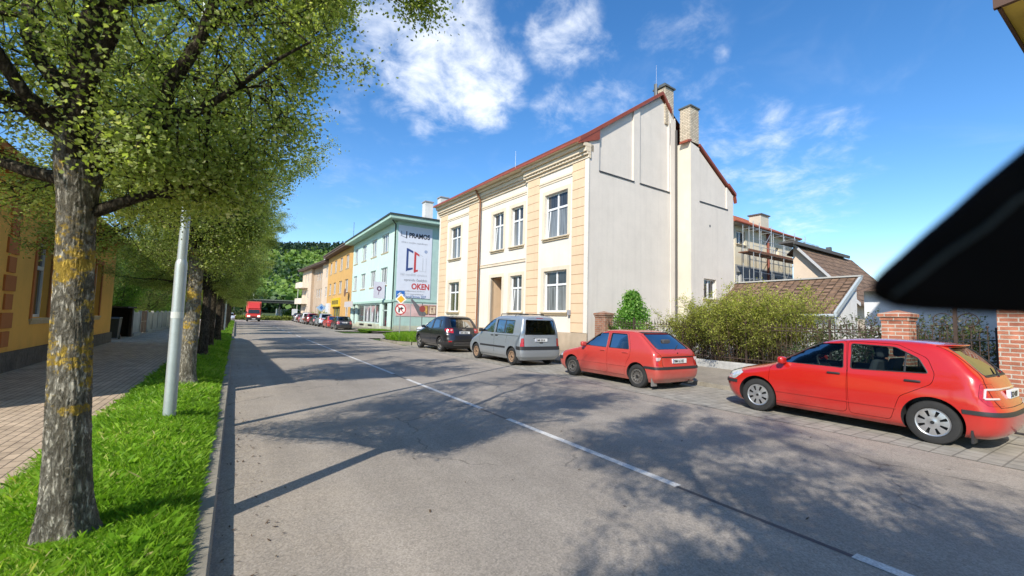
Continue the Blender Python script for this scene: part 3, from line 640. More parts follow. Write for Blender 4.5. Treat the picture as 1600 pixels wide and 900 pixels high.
SPECS = {
 'hatch': dict(L=3.97, W=1.646, wr=.30, ww=.185, wx=(.73, 3.19), arch=.345, wheel='cover8', floor=.76, cowl=3.15, belt=.955, wtop=1.36,
    levels=[(.16, .30, 6), (.30, .60, 9), (.60, .96, 20), (.96, 1.34, 13), (1.34, 1.451, 14)],
    prof=[(.16, .14, 3.78, .72, .35, .5, 3.2), (.22, .06, 3.86, .775, .35, .55, 3.2), (.35, .01, 3.94, .81, .35, .6, 3.2), (.50, .0, 3.97, .823, .35, .62, 3.2), (.60, .03, 3.95, .823, .33, .62, 3.),
          (.68, .06, 3.89, .82, .32, .62, 3.), (.76, .09, 3.70, .812, .30, .72, 2.8), (.84, .12, 3.40, .80, .28, .75, 2.8), (.90, .15, 3.12, .785, .27, .6, 3.2), (.94, .17, 2.99, .772, .27, .5, 3.6), (1.0, .215, 2.88, .755, .27, .45, 4.),
          (1.1, .30, 2.70, .715, .27, .43, 4.), (1.2, .385, 2.53, .675, .27, .43, 4.), (1.3, .475, 2.36, .630, .28, .43, 3.8), (1.36, .54, 2.24, .600, .3, .43, 3.4), (1.40, .60, 2.10, .565, .32, .45, 3.),
          (1.425, .70, 1.95, .51, .4, .5, 2.6), (1.442, .88, 1.75, .42, .4, .4, 2.4), (1.451, 1.1, 1.5, .25, .19, .19, 2.2)],
    side_windows=[[(2.80, .965), (2.22, 1.335), (1.84, 1.355), (1.80, .955)], [(1.70, .955), (1.73, 1.355), (1.16, 1.335), (.88, 1.19), (.76, .985)]], dividers=[1.03],
    rear_window=[(-.56, 1.0), (.56, 1.0), (.50, 1.365), (-.50, 1.365)], rw_x=(-.2, .95), windscreen=[(-.66, .985), (.66, .985), (.52, 1.36), (-.52, 1.36)], ws_x=(1.9, 3.2),
    tail=(0, [(-.1, .62), (.17, .62), (.26, .72), (.25, .90), (-.1, .90)], (.52, .95)), head=(0, [(3.45, .70), (3.62, .56), (4.1, .56), (4.1, .72), (3.7, .80)], (.38, .9)),
    doors=[[(1.80, .25), (2.90, .25), (2.98, .45), (2.95, .88), (2.84, 1.0), (2.30, 1.378), (1.80, 1.398), (1.75, .95), (1.75, .30)], [(1.72, .25), (1.74, .95), (1.78, 1.398), (1.13, 1.378), (.78, 1.20), (.69, .98), (.72, .84), (1.08, .62), (1.20, .25)]],
    handles=[(1.93, .86), (.93, .86)], mirror=(2.72, .955), mirror_mat='paint', plate=(.76, .52), number='5T2 4187', seatx=1.55, seatz=.50, dash=2.35, wiper=True,
    strips=[(.49, .545, -.1, .47, 'black'), (.49, .545, 3.55, 4.1, 'black')], extras=[extra_hatch, crease(.43, 1.12, 2.84)]),
 'felicia': dict(L=3.88, W=1.635, wr=.285, ww=.175, wx=(.68, 3.13), arch=.33, wheel='steel', floor=.74, cowl=3.1, belt=.925, wtop=1.31,
    levels=[(.17, .30, 5), (.30, .55, 7), (.55, .94, 20), (.94, 1.31, 12), (1.31, 1.415, 14)],
    prof=[(.17, .12, 3.72, .72, .2, .4, 4), (.30, .02, 3.84, .79, .2, .45, 4), (.45, .0, 3.88, .815, .2, .5, 4), (.55, .015, 3.87, .818, .2, .5, 4), (.62, .035, 3.83, .818, .18, .5, 3.6), (.70, .05, 3.70, .815, .18, .55, 3.4),
          (.78, .06, 3.42, .808, .18, .55, 3.4), (.85, .075, 3.10, .795, .18, .5, 3.4), (.89, .10, 2.95, .785, .18, .45, 3.6), (.94, .15, 2.84, .77, .18, .4, 4), (1.0, .235, 2.74, .745, .18, .4, 4), (1.1, .37, 2.57, .705, .2, .4, 4),
          (1.2, .50, 2.41, .665, .2, .4, 4), (1.28, .61, 2.28, .635, .2, .4, 4), (1.33, .69, 2.17, .61, .22, .4, 3.6), (1.37, .78, 2.05, .575, .3, .42, 3.), (1.395, .9, 1.9, .50, .35, .4, 2.6), (1.408, 1.05, 1.7, .40, .3, .3, 2.4), (1.415, 1.25, 1.5, .2, .12, .12, 2.2)],
    side_windows=[[(2.62, .935), (2.17, 1.30), (1.80, 1.31), (1.76, .925)], [(1.66, .925), (1.69, 1.31), (1.14, 1.30), (.95, .925)]],
    rear_window=[(-.60, .965), (.60, .965), (.53, 1.325), (-.53, 1.325)], rw_x=(-.2, 1.0), windscreen=[(-.66, .955), (.66, .955), (.54, 1.32), (-.54, 1.32)], ws_x=(1.8, 3.1),
    tail=(0, [(-.1, .58), (.10, .58), (.12, .84), (-.1, .84)], (.60, .95)), head=(0, [(3.55, .55), (4.1, .55), (4.1, .69), (3.55, .69)], (.42, .9)),
    doors=[[(1.76, .26), (2.84, .26), (2.88, .40), (2.86, .86), (2.70, .97), (2.24, 1.332), (1.76, 1.342), (1.71, .92), (1.71, .30)], [(1.68, .26), (1.69, .92), (1.73, 1.342), (1.10, 1.332), (.90, .95), (.90, .75), (1.02, .58), (1.10, .26)]],
    handles=[(1.86, .84), (1.06, .84)], mirror=(2.58, .925), mirror_mat='paint', plate=(.695, .52), number='9M4 6105', seatx=1.45, seatz=.48, dash=2.25, wiper=True, handle_mat='paint',
    strips=[(.50, .56, -.1, .45, 'black'), (.46, .56, 3.5, 4.1, 'black')], extras=[extra_felicia, side_moulding(.50, 1.0, 2.9, .016)]),
 'mpv': dict(L=4.11, W=1.72, wr=.305, ww=.185, wx=(.66, 3.33), arch=.35, wheel='steelrust', floor=.80, cowl=3.35, belt=1.10, wtop=1.61,
    levels=[(.20, .35, 5), (.35, .65, 7), (.65, 1.14, 20), (1.14, 1.62, 14), (1.62, 1.78, 14)],
    prof=[(.20, .10, 3.95, .76, .15, .4, 4), (.35, .01, 4.08, .84, .15, .5, 4), (.50, .0, 4.11, .86, .15, .55, 4), (.65, .02, 4.09, .86, .15, .6, 3.6), (.78, .03, 4.00, .855, .15, .7, 3.2), (.90, .035, 3.80, .85, .15, .75, 3.), (1.0, .04, 3.55, .84, .15, .7, 3.),
          (1.07, .045, 3.32, .83, .15, .55, 3.2), (1.12, .05, 3.16, .815, .15, .45, 3.8), (1.2, .06, 3.03, .80, .15, .42, 4), (1.4, .09, 2.72, .755, .15, .42, 4), (1.6, .13, 2.36, .705, .16, .45, 4), (1.68, .17, 2.18, .675, .18, .5, 3.4),
          (1.73, .24, 2.0, .63, .25, .5, 3.), (1.765, .4, 1.75, .5, .4, .5, 2.6), (1.78, .7, 1.5, .3, .3, .3, 2.3)],
    side_windows=[[(2.90, 1.12), (2.32, 1.58), (1.98, 1.60), (1.96, 1.10)], [(1.84, 1.10), (1.84, 1.59), (.62, 1.57), (.60, 1.10)]], dividers=[1.25],
    rear_window=[(-.67, 1.08), (.67, 1.08), (.60, 1.60), (-.60, 1.60)], rw_x=(-.2, .40), windscreen=[(-.70, 1.14), (.70, 1.14), (.60, 1.62), (-.60, 1.62)], ws_x=(2.1, 3.5),
    tail=(0, [(-.1, .64), (.11, .64), (.11, .96), (-.1, .96)], (.71, .95)), head=(0, [(3.75, .68), (4.2, .66), (4.2, .84), (3.75, .92)], (.42, .95)),
    doors=[[(1.94, .28), (3.02, .28), (3.05, .5), (3.02, 1.05), (2.92, 1.18), (2.38, 1.62), (1.94, 1.64), (1.90, 1.1), (1.90, .34)], [(1.87, .30), (1.87, 1.63), (1.0, 1.62), (.97, 1.10), (1.06, .72), (1.10, .30)]],
    handles=[(2.04, 1.0), (1.72, 1.0)], mirror=(2.85, 1.12), plate=(.90, .52), number='1M8 5014', seatx=1.75, seatz=.62, dash=2.55, wiper=False,
    strips=[(.56, .68, -.1, .40, 'black'), (.32, .545, -.1, .34, 'silver')], extras=[extra_mpv, side_moulding(.60, 1.08, 2.95, .035)]),
 'suv': dict(L=4.44, W=1.84, wr=.345, ww=.225, wx=(.90, 3.59), arch=.395, wheel='alloy5', floor=.86, cowl=3.45, belt=1.07, wtop=1.55,
    levels=[(.24, .40, 5), (.40, .70, 7), (.70, 1.14, 20), (1.14, 1.56, 13), (1.56, 1.71, 14)],
    prof=[(.24, .15, 4.25, .80, .35, .5, 3.2), (.40, .03, 4.40, .90, .4, .6, 3.2), (.55, .0, 4.44, .92, .42, .65, 3.2), (.70, .03, 4.42, .92, .42, .65, 3.), (.82, .06, 4.32, .92, .4, .7, 3.), (.92, .10, 4.05, .91, .4, .75, 2.8), (1.0, .14, 3.70, .895, .4, .7, 3.),
          (1.06, .18, 3.40, .88, .38, .55, 3.3), (1.12, .23, 3.24, .86, .36, .5, 3.8), (1.2, .30, 3.08, .83, .36, .48, 4), (1.35, .43, 2.81, .78, .36, .46, 4), (1.5, .56, 2.50, .715, .36, .46, 4), (1.6, .66, 2.25, .665, .38, .48, 3.4),
          (1.65, .74, 2.05, .62, .4, .5, 3.), (1.685, .9, 1.8, .52, .4, .4, 2.6), (1.70, 1.1, 1.6, .35, .24, .24, 2.4), (1.71, 1.3, 1.5, .2, .09, .09, 2.2)],
    side_windows=[[(3.0, 1.11), (2.42, 1.50), (2.06, 1.54), (2.02, 1.07)], [(1.92, 1.07), (1.95, 1.54), (1.36, 1.52), (1.08, 1.12)], [(.98, 1.14), (1.16, 1.49), (.92, 1.43), (.80, 1.22)]],
    rear_window=[(-.60, 1.15), (.60, 1.15), (.53, 1.55), (-.53, 1.55)], rw_x=(-.2, 1.1), windscreen=[(-.72, 1.12), (.72, 1.12), (.60, 1.56), (-.60, 1.56)], ws_x=(1.9, 3.6),
    tail=(0, [(-.1, .90), (.16, .90), (.40, 1.02), (.42, 1.10), (-.1, 1.12)], (.54, 1.0)), head=(0, [(3.75, .88), (4.0, .76), (4.6, .74), (4.6, .90), (4.0, .97)], (.45, .98)),
    doors=[[(2.06, .34), (3.2, .34), (3.25, .6), (3.18, 1.02), (3.06, 1.14), (2.48, 1.55), (2.04, 1.59), (1.98, 1.05), (1.98, .40)], [(1.95, .34), (1.95, 1.05), (2.0, 1.59), (1.32, 1.57), (1.02, 1.14), (.96, .95), (1.28, .70), (1.36, .34)]],
    handles=[(2.14, .98), (1.18, 1.0)], mirror=(2.92, 1.10), mirror_mat='paint', plate=(.92, .52), number='4M1 8026', seatx=1.75, seatz=.62, dash=2.6, wiper=True, handle_mat='paint',
    strips=[(.26, .46, -.1, 1.25, 'black')], extras=[extra_suv])}
# ------------------------------------------------------------------ ground, road, kerbs, pavements
def asphalt(name, base, tan=.0):
    m = bpy.data.materials.new(name); m.use_nodes = True; t = m.node_tree; b = t.nodes['Principled BSDF']; L = t.links.new
    tc = N(t, 'ShaderNodeTexCoord'); O = tc.outputs['Object']; sp = N(t, 'ShaderNodeSeparateXYZ'); L(O, sp.inputs[0])
    def noise(s, d, r=.6, vec=O):
        n = N(t, 'ShaderNodeTexNoise'); n.inputs['Scale'].default_value = s; n.inputs['Detail'].default_value = d; n.inputs['Roughness'].default_value = r; L(vec, n.inputs['Vector']); return n.outputs[0]
    def rng_(v, a, b_, c, d, sm=False):
        r = N(t, 'ShaderNodeMapRange'); r.inputs[1].default_value = a; r.inputs[2].default_value = b_; r.inputs[3].default_value = c; r.inputs[4].default_value = d
        if sm: r.interpolation_type = 'SMOOTHSTEP'
        L(v, r.inputs[0]); return r.outputs[0]
    def mul(a, b_):
        q = N(t, 'ShaderNodeMath', operation='MULTIPLY'); L(a, q.inputs[0]); L(b_, q.inputs[1]); return q.outputs[0]
    v = N(t, 'ShaderNodeTexVoronoi'); v.inputs['Scale'].default_value = 85; L(O, v.inputs['Vector'])
    fine = rng_(v.outputs['Color'], 0, 1, .72, 1.32)
    grit = rng_(noise(240, 3), .3, .7, .78, 1.22)
    big = rng_(noise(.35, 5), .3, .7, .86, 1.12); mid = rng_(noise(2.4, 7, .7), .3, .7, .94, 1.06)
    mp = N(t, 'ShaderNodeMapping'); mp.inputs['Scale'].default_value = (1.6, .06, 1); L(O, mp.inputs[0])
    tracks = rng_(noise(1.0, 4, .5, mp.outputs[0]), .35, .65, .90, 1.1)     # long wear along the lanes
    f = mul(mul(mul(fine, grit), mul(big, mid)), tracks)
    # cracks
    vc = N(t, 'ShaderNodeTexVoronoi', feature='DISTANCE_TO_EDGE'); vc.inputs['Scale'].default_value = .34
    wv = N(t, 'ShaderNodeVectorMath', operation='MULTIPLY_ADD'); nn = N(t, 'ShaderNodeTexNoise'); nn.inputs['Scale'].default_value = 2.2; nn.inputs['Detail'].default_value = 6; L(O, nn.inputs['Vector'])
    L(nn.outputs['Color'], wv.inputs[0]); wv.inputs[1].default_value = (.5, .5, 0); L(O, wv.inputs[2]); L(wv.outputs[0], vc.inputs['Vector'])
    crack = rng_(vc.outputs['Distance'], .0, .006, .55, 1.0); cm = rng_(noise(.5, 2), .5, .56, 1, 0)
    cx = N(t, 'ShaderNodeMath', operation='MAXIMUM'); L(crack, cx.inputs[0]); L(cm, cx.inputs[1]); f = mul(f, cx.outputs[0])
    # pale dust near the road edges
    e1 = rng_(sp.outputs[0], .1, 2.6, 1, 0, True); e2 = rng_(sp.outputs[0], 5.8, 8.2, 0, .8, True)
    ea = N(t, 'ShaderNodeMath', operation='ADD'); L(e1, ea.inputs[0]); L(e2, ea.inputs[1]); dn = rng_(noise(1.3, 6), .35, .7, .3, 1); du = mul(ea.outputs[0], dn)
    d2 = N(t, 'ShaderNodeMath', operation='MULTIPLY', i_1=tan); L(du, d2.inputs[0])
    mx = N(t, 'ShaderNodeMix', data_type='RGBA'); mx.inputs[6].default_value = (*base, 1); mx.inputs[7].default_value = (.40, .335, .26, 1); L(d2.outputs[0], mx.inputs[0])
    s = N(t, 'ShaderNodeVectorMath', operation='SCALE'); L(mx.outputs[2], s.inputs[0]); L(f, s.inputs['Scale']); L(s.outputs[0], b.inputs['Base Color'])
    b.inputs['Roughness'].default_value = .88; b.inputs['Specular IOR Level'].default_value = .3
    bp = N(t, 'ShaderNodeBump'); bp.inputs['Strength'].default_value = .6; bp.inputs['Distance'].default_value = .006; L(fine, bp.inputs['Height']); L(bp.outputs[0], b.inputs['Normal'])
    return m
M_asph = asphalt('asphalt', (.285, .252, .216), .6)
M_paver_l = brickmat('pavers_tan', (.50, .385, .275), (.42, .325, .235), (.17, .135, .10), sc=1, bw=.20, rh=.10, ms=.007, gen=True, rot=R(90), bumpd=.004, var=.22)
M_paver_r = brickmat('pavers_grey', (.34, .315, .265), (.29, .27, .23), (.20, .185, .155), sc=1, bw=.22, rh=.22, ms=.010, gen=True, rot=0, bumpd=.006, var=.2)
M_walk_r = mat('pavement_asphalt', (.27, .235, .19), .95, spec=.2, bump=(120, .5, .004), var=[(1.2, .16), (9, .12), (120, .15)])
M_conc = mat('kerb_concrete', (.27, .245, .20), .92, spec=.2, bump=(160, .4, .004), var=[(2.2, .2), (25, .12)])
M_soil = mat('verge_soil', (.085, .075, .04), 1, spec=.1, bump=(40, .8, .02), var=[(3, .35), (20, .3)])
M_paint = mat('road_paint', (.56, .55, .53), .8, var=[(5, .18), (60, .35)])
M_tar = mat('tar_seam', (.045, .045, .05), .6, var=(8, .3))
M_field = mat('field_green', (.06, .10, .025), 1, spec=.1, var=[(.05, .3), (.6, .3)])
M_yard = mat('yard_ground', (.24, .22, .17), 1, spec=.1, bump=(30, .5, .02), var=[(.7, .25), (9, .2)])

def sheet(name, poly, z, m, kind='structure'):
    mb = MB(); zf = z if callable(z) else (lambda x, y: z)
    mb.add([(x, y, zf(x, y)) for x, y in poly], [tuple(range(len(poly)))]); return tag(mb.build(name, m, recalc=False), kind=kind)
def gridsheet(name, x0, x1, y0, y1, nx, ny, zf, m):
    xs = np.linspace(x0, x1, nx + 1); ys = np.linspace(y0, y1, ny + 1); mb = MB()
    mb.add([(x, y, zf(x, y)) for y in ys for x in xs], [(j*(nx+1)+i, j*(nx+1)+i+1, (j+1)*(nx+1)+i+1, (j+1)*(nx+1)+i) for j in range(ny) for i in range(nx)])
    return tag(mb.build(name, m, recalc=False, smooth=180), kind='structure')
sheet('ground', [(-3000, -3000), (3000, -3000), (3000, 3000), (-3000, 3000)], -.06, M_field)
sheet('road', [(-.06, -30), (7.9, -30), (7.9, 31.5), (60, 31.5), (60, 39.5), (8.0, 39.5), (8.0, 83), (90, 83), (90, 106), (-60, 106), (-60, 83), (-.06, 83)], 0, M_asph)
sheet('parking_lane', [(7.9, -30), (10.36, -30), (10.36, 23.6), (7.9, 23.6)], .004, M_paver_r)
sheet('parking_lane', [(8.0, 44.5), (11.2, 44.5), (11.2, 82.9), (8.0, 82.9)], .004, M_paver_r)
def zr(x, y): return .11 + max(0, min(1, (x - 10.5) / 2.6)) * .13
for (a, b) in ((-30, 31.4), (39.6, 83)):
    gridsheet('pavement', 10.5, 13.6, a, b, 6, 4, zr, M_walk_r)
sheet('yard', [(13.6, -30), (70, -30), (70, 31.4), (13.6, 31.4)], .235, M_yard)
sheet('yard', [(13.6, 39.6), (70, 39.6), (70, 82.9), (13.6, 82.9)], .235, M_yard)
def kerb(name, pts, w, z, m=M_conc, seam=1.0):
    """kerb stones laid end to end along a line, one strip"""
    mb = MB()
    for (a, b) in zip(pts, pts[1:]):
        a = Vector((*a, 0)); b = Vector((*b, 0)); d = (b - a).normalized(); nrm = Vector((-d.y, d.x, 0)); Ln = (b - a).length; k = max(1, int(round(Ln / seam)))
        for i in range(k):
            p = a + d * (Ln * i / k + .004); q = a + d * (Ln * (i + 1) / k - .004); j = random.uniform(-.004, .004)
            c = .012
            prof = [(0, -.08), (0, z - c + j), (c, z + j), (w, z + j), (w, -.08)]
            mb.prism(prof, lambda u, v, p=p: p + nrm * u + Vector((0, 0, v)), lambda u, v, q=q: q + nrm * u + Vector((0, 0, v)))
    return tag(mb.build(name, m), kind='structure')
random.seed(3)
kerb('kerb', [(-.045, -30), (-.045, 31.6)], .115, .13); kerb('kerb', [(-.045, 34.0), (-.045, 83)], .115, .13); kerb('kerb', [(-.045, 31.6), (-.045, 34.0)], .115, .05)
kerb('kerb', [(10.51, 23.8), (10.51, -30)][::-1], .14, .11); kerb('kerb', [(11.34, 83), (11.34, 44.2)][::-1], .13, .11)
# road markings: worn centre line with tar seam under the gaps
def stripe(y0, y1, x=3.80, w=.10, name='centre_line', m=M_paint, z=.004):
    return sheet(name, [(x - w / 2, y0), (x + w / 2, y0), (x + w / 2, y1), (x - w / 2, y1)], z, m)
stripe(-25, 82, w=.05, name='tar_seam', m=M_tar, z=.002)
for a, b in [(-9, -6), (-4, -1.7), (-.9, 1.38), (2.84, 6.05), (6.95, 10.95), (12.1, 30.2), (33, 36), (39, 42), (45, 48), (51, 54), (57, 60), (63, 66), (69, 72), (75, 78)]:
    stripe(a, b, 3.82 if a < 20 else 3.85)
for i, (x, y, rr) in enumerate([(-.0, 0, 0)]): pass
# left side
def zv(x, y):
    u = (x + 1.46) / 1.3; return .125 + .13 * sin(pi * min(1, max(0, u))) ** .7 + .015 * sin(y * 1.3 + x * 3) * sin(pi * min(1, max(0, u)))
for a, b in ((-12, 31.5), (34.1, 83)): gridsheet('verge', -1.46, -.162, a, b, 12, 60, zv, M_soil)
sheet('path', [(-1.46, 31.5), (-.16, 31.5), (-.16, 34.1), (-1.46, 34.1)], .07, M_walk_r)
sheet('sidewalk', [(-30, -12), (-1.46, -12), (-1.46, 31.5), (-30, 31.5)], .165, M_paver_l)
sheet('sidewalk', [(-5.2, 31.5), (-1.46, 31.5), (-1.46, 83), (-5.2, 83)], .165, M_paver_l)
sheet('garden_ground', [(-60, 31.5), (-5.2, 31.5), (-5.2, 83), (-60, 83)], .16, M_field)

# ------------------------------------------------------------------ grass on the verge
def grass(name, regions, zf, m, h=.10, seed=1, label=None):
    r = np.random.default_rng(seed); V = []; A = []
    for (x0, x1, y0, y1, n, hh, ww) in regions:
        x = r.uniform(x0, x1, n); y = r.uniform(y0, y1, n); z = np.array([zf(a, b) for a, b in zip(x, y)])
        clump = .6 + .45 * (np.sin(x * 9 + 2 * np.sin(y * 4.1)) * np.sin(y * 7.3 + 1.7 * np.sin(x * 5)) * .5 + .5) + .15 * r.standard_normal(n)
        H = hh * np.clip(clump, .3, 1.6) * (1 + .9 * (r.random(n) < .03)) * np.clip(np.min([np.hypot(x + .79, y - ty) for ty in (3.71, 10.25, 16.4)], 0) / .42, .18, 1); a = r.uniform(0, 2 * pi, n); lean = r.normal(0, .45, (n, 2)) * H[:, None]
        dx = np.cos(a) * ww; dy = np.sin(a) * ww
        p0 = np.stack([x - dx, y - dy, z], 1); p1 = np.stack([x + dx, y + dy, z], 1)
        mid = np.stack([x + lean[:, 0] * .52, y + lean[:, 1] * .52, z + H * .62], 1); p3 = mid + np.stack([dx, dy, dx * 0], 1) * .75; p2 = mid - np.stack([dx, dy, dx * 0], 1) * .0
        tip = np.stack([x + lean[:, 0], y + lean[:, 1], z + H * np.clip(1 - .25 * np.abs(r.standard_normal(n)), .5, 1)], 1)
        V.append(np.stack([p0, p1, p3, tip], 1).reshape(-1, 3)); A.append(np.clip(.46 + .2 * r.standard_normal(n) + .15 * (clump - .85) + .20 * np.sin(x * 3.1 + 1.5 * np.sin(y * 2.3)) * np.sin(y * 1.9 + x), 0, 1))
    V = np.concatenate(V); A = np.concatenate(A); idx = np.arange(len(V))
    me = fast_mesh(name, V, 4, idx, [m], attr=A); return link_mesh(name, me)
M_grass = leafmat('grass_blades', [(0, (.07, .15, .012)), (.45, (.17, .34, .02)), (.8, (.29, .46, .05)), (.95, (.42, .48, .12)), (1, (.52, .46, .22))], .42)
g = grass('grass', [(-1.56, -.165, 1.0, 4.5, 190000, .062, .0016), (-1.52, -.165, 4.5, 8, 140000, .065, .0024), (-1.5, -.18, 8, 14, 80000, .07, .0045), (-1.5, -.18, 14, 31.4, 60000, .09, .010), (-1.5, -.18, 34.2, 80, 26000, .09, .02)], zv, M_grass, seed=5)
tag(g, 'mown green grass growing on the verge round the street trees', 'grass', kind='stuff')
# splitter island at the junction
isl = [(8.05, 27.2), (8.25, 25.6), (8.8, 24.6), (9.6, 24.1), (10.5, 24.0), (11.6, 24.4), (12.3, 26), (12.2, 28.2), (11.3, 30.0), (10.0, 30.7), (8.9, 30.2), (8.25, 28.9)]
kerb('kerb', isl[::-1] + [isl[-1]], .12, .12, seam=.8)
sheet('island_soil', offset_poly(isl, -.12), .12, M_soil)
def zi(x, y): return .12 + .22 * max(0, 1 - ((x - 10.1) / 2.2) ** 2 - ((y - 27.3) / 3.4) ** 2)
gi = []
rr_ = np.random.default_rng(8)
def in_island(x, y): return ((x - 10.15) / 1.95) ** 2 + ((y - 27.3) / 3.05) ** 2 < 1
def grass_in(name, inside, box, n, zf, h, w_, m, seed):
    r = np.random.default_rng(seed); x = r.uniform(box[0], box[1], n); y = r.uniform(box[2], box[3], n); k = inside(x, y); x = x[k]; y = y[k]; n = len(x)
    z = np.array([zf(a, b) for a, b in zip(x, y)]) - .05; H = h * r.uniform(.5, 1.4, n); a = r.uniform(0, 2*pi, n); lean = r.normal(0, .35, (n, 2)) * H[:, None]; dx = np.cos(a)*w_; dy = np.sin(a)*w_
    V = np.stack([np.stack([x-dx, y-dy, z], 1), np.stack([x+dx, y+dy, z], 1), np.stack([x+lean[:, 0]*.53+dx*.7, y+lean[:, 1]*.53+dy*.7, z+H*.6], 1), np.stack([x+lean[:, 0], y+lean[:, 1], z+H], 1)], 1).reshape(-1, 3)
    return link_mesh(name, fast_mesh(name, V, 4, np.arange(len(V)), [m], attr=np.clip(.45+.25*r.standard_normal(n), 0, 1)))
tag(grass_in('grass', in_island, (8, 12.3, 24, 30.8), 30000, zi, .30, .013, M_grass, 9), 'long uncut grass filling the kerbed island at the junction', 'grass', kind='stuff')
tag(grass_in('grass', lambda x, y: x > 0, (10.2, 12.6, 40.6, 44.2), 9000, lambda x, y: .10, .22, .016, M_grass, 10), 'short grass patch on the far corner of the side street', 'grass', kind='stuff')
sheet('island_soil', [(10.1, 40.4), (12.7, 40.4), (12.7, 44.3), (10.1, 44.3)], .215, M_soil)
# ------------------------------------------------------------------ buildings
def wall(mb, P, s0, s1, z0, z1, ops, depth, m=0, mr=0, cuts=()):
    """wall with rectangular openings (s0,s1,z0,z1) and their reveals"""
    S_ = sorted({s0, s1, *[v for o in ops for v in o[:2]], *cuts}); Z_ = sorted({z0, z1, *[v for o in ops for v in o[2:4]]})
    for a, b in zip(S_, S_[1:]):
        for c, d in zip(Z_, Z_[1:]):
            cs, cz = (a+b)/2, (c+d)/2
            if any(o[0] < cs < o[1] and o[2] < cz < o[3] for o in ops): continue
            mb.quad(P(a, c, 0), P(b, c, 0), P(b, d, 0), P(a, d, 0), m)
    for o in ops:
        a, b, c, d = o[:4]
        mb.quad(P(a, c, 0), P(a, d, 0), P(a, d, depth), P(a, c, depth), mr); mb.quad(P(b, c, 0), P(b, d, 0), P(b, d, depth), P(b, c, depth), mr)
        mb.quad(P(a, d, 0), P(b, d, 0), P(b, d, depth), P(a, d, depth), mr); mb.quad(P(a, c, 0), P(b, c, 0), P(b, c, depth), P(a, c, depth), mr)
def pbox(mb, P, s0, s1, z0, z1, t0, t1, m=0):
    vs = [P(s, z, t) for t in (t0, t1) for z in (z0, z1) for s in (s0, s1)]
    mb.add(vs, [(0, 1, 3, 2), (4, 6, 7, 5), (0, 4, 5, 1), (2, 3, 7, 6), (0, 2, 6, 4), (1, 5, 7, 3)], m)
M_white = mat('window_white', (.74, .75, .75), .35); M_sill = mat('sill_stone', (.50, .40, .26), .8, var=(5, .1))
PANE_N = panemat('pane_curtain', (.19, .205, .21)); PANE_D = panemat('pane_dark', (.045, .05, .055)); PANE_G = panemat('pane_green', (.09, .10, .055))  # the last pane has a dull olive base colour
def window(parent, P, s0, s1, z0, z1, t, leaves=2, transom=.66, frame=M_white, lower=PANE_N, upper=PANE_D, fw=.07, tilt=None, sill=None, name='window'):
    f = MB(); 
    pbox(f, P, s0, s0+fw, z0, z1, t, t+.07); pbox(f, P, s1-fw, s1, z0, z1, t, t+.07); pbox(f, P, s0+fw, s1-fw, z0, z0+fw, t, t+.07); pbox(f, P, s0+fw, s1-fw, z1-fw, z1, t, t+.07)
    zt = z0+(z1-z0)*transom if transom else None
    if zt: pbox(f, P, s0+fw, s1-fw, zt-.05, zt+.05, t-.012, t+.06)
    for k in range(1, leaves):
        sc = s0+(s1-s0)*k/leaves; pbox(f, P, sc-.05, sc+.05, z0+fw, z1-fw, t-.008, t+.055)
    if tilt is not None:   # one lower leaf tilted open inwards: its white edge crosses the pane
        a, b = s0+fw+(s1-s0)/leaves*tilt, s0+(s1-s0)/leaves*(tilt+1)-.05
        za, zb = z0+fw, (zt or z1)-.06
        f.add([P(b-.02, za, t+.02), P(b-.07, za, t+.02), P(b-.17, zb, t-.01+.02), P(b-.22, zb, t+.03), ], [(0, 1, 3, 2)])
    o = f.build(name, frame, parent)
    for (a, b, pm) in ((z0+fw, (zt-.05) if zt else z1-fw, lower), ((zt+.05) if zt else None, z1-fw, upper)):
        if a is None: continue
        g = MB(); g.quad(P(s0+fw, a, t+.035), P(s1-fw, a, t+.035), P(s1-fw, b, t+.035), P(s0+fw, b, t+.035)); g.build('pane', pm, o, recalc=False)
    if sill:
        q = MB(); pbox(q, P, s0-.14, s1+.14, z0-.085, z0-.02, -sill, t); pbox(q, P, s0-.10, s1+.10, z0-.17, z0-.085, -sill*.55, t*.2); q.build('sill', M_sill, o, bevel=.008)
    return o
def text_on(name, body, size, m, parent, P, s, z, t=-.012, flip=1, **k):
    """lettering on a wall plane; flip=-1 when s grows to the left as seen from outside"""
    o = Vector(P(s, z, t)); ex = (Vector(P(s+flip, z, t))-o).normalized(); ez = Vector((0, 0, 1)); n = ex.cross(ez)
    M = Matrix((ex, ez, n)).transposed().to_4x4(); M.translation = o
    return text(name, body, size, m, parent, M, **k)

# ---- cream two-storey town house with orange pilasters, its gable and rear wing
M_cream = stucco('cream_plaster', (.74, .69, .60), .05); M_orange = stucco('peach_plaster', (.73, .54, .355), .06); M_grey = stucco('gable_plaster', (.70, .64, .565), .05)
M_trim = stucco('trim_plaster', (.73, .62, .47), .06); M_plinth = stucco('plinth_plaster', (.46, .37, .27), .12); M_wing = stucco('wing_plaster', (.66, .60, .49))
M_redtin = mat('red_flashing', (.27, .065, .035), .5, spec=.4, var=(2, .15)); M_tile_red = brickmat('red_roof_tiles', (.23, .065, .035), (.17, .05, .03), (.06, .02, .015), bw=.30, rh=.34, ms=.02, gen=True, bumpd=.03)
M_copper = mat('brown_pipe', (.30, .135, .07), .45, .4); M_groove = mat('groove_shadow', (.40, .22, .11), .95); M_darkwood = mat('door_wood', (.10, .05, .025), .6)
M_chimbrick = brickmat('pale_chimney_brick', (.62, .54, .42), (.52, .44, .33), (.24, .2, .15), bw=.28, rh=.09, ms=.012, bumpd=.008); M_lead = mat('lead_cap', (.10, .11, .11), .6)
HR = R(2.5)
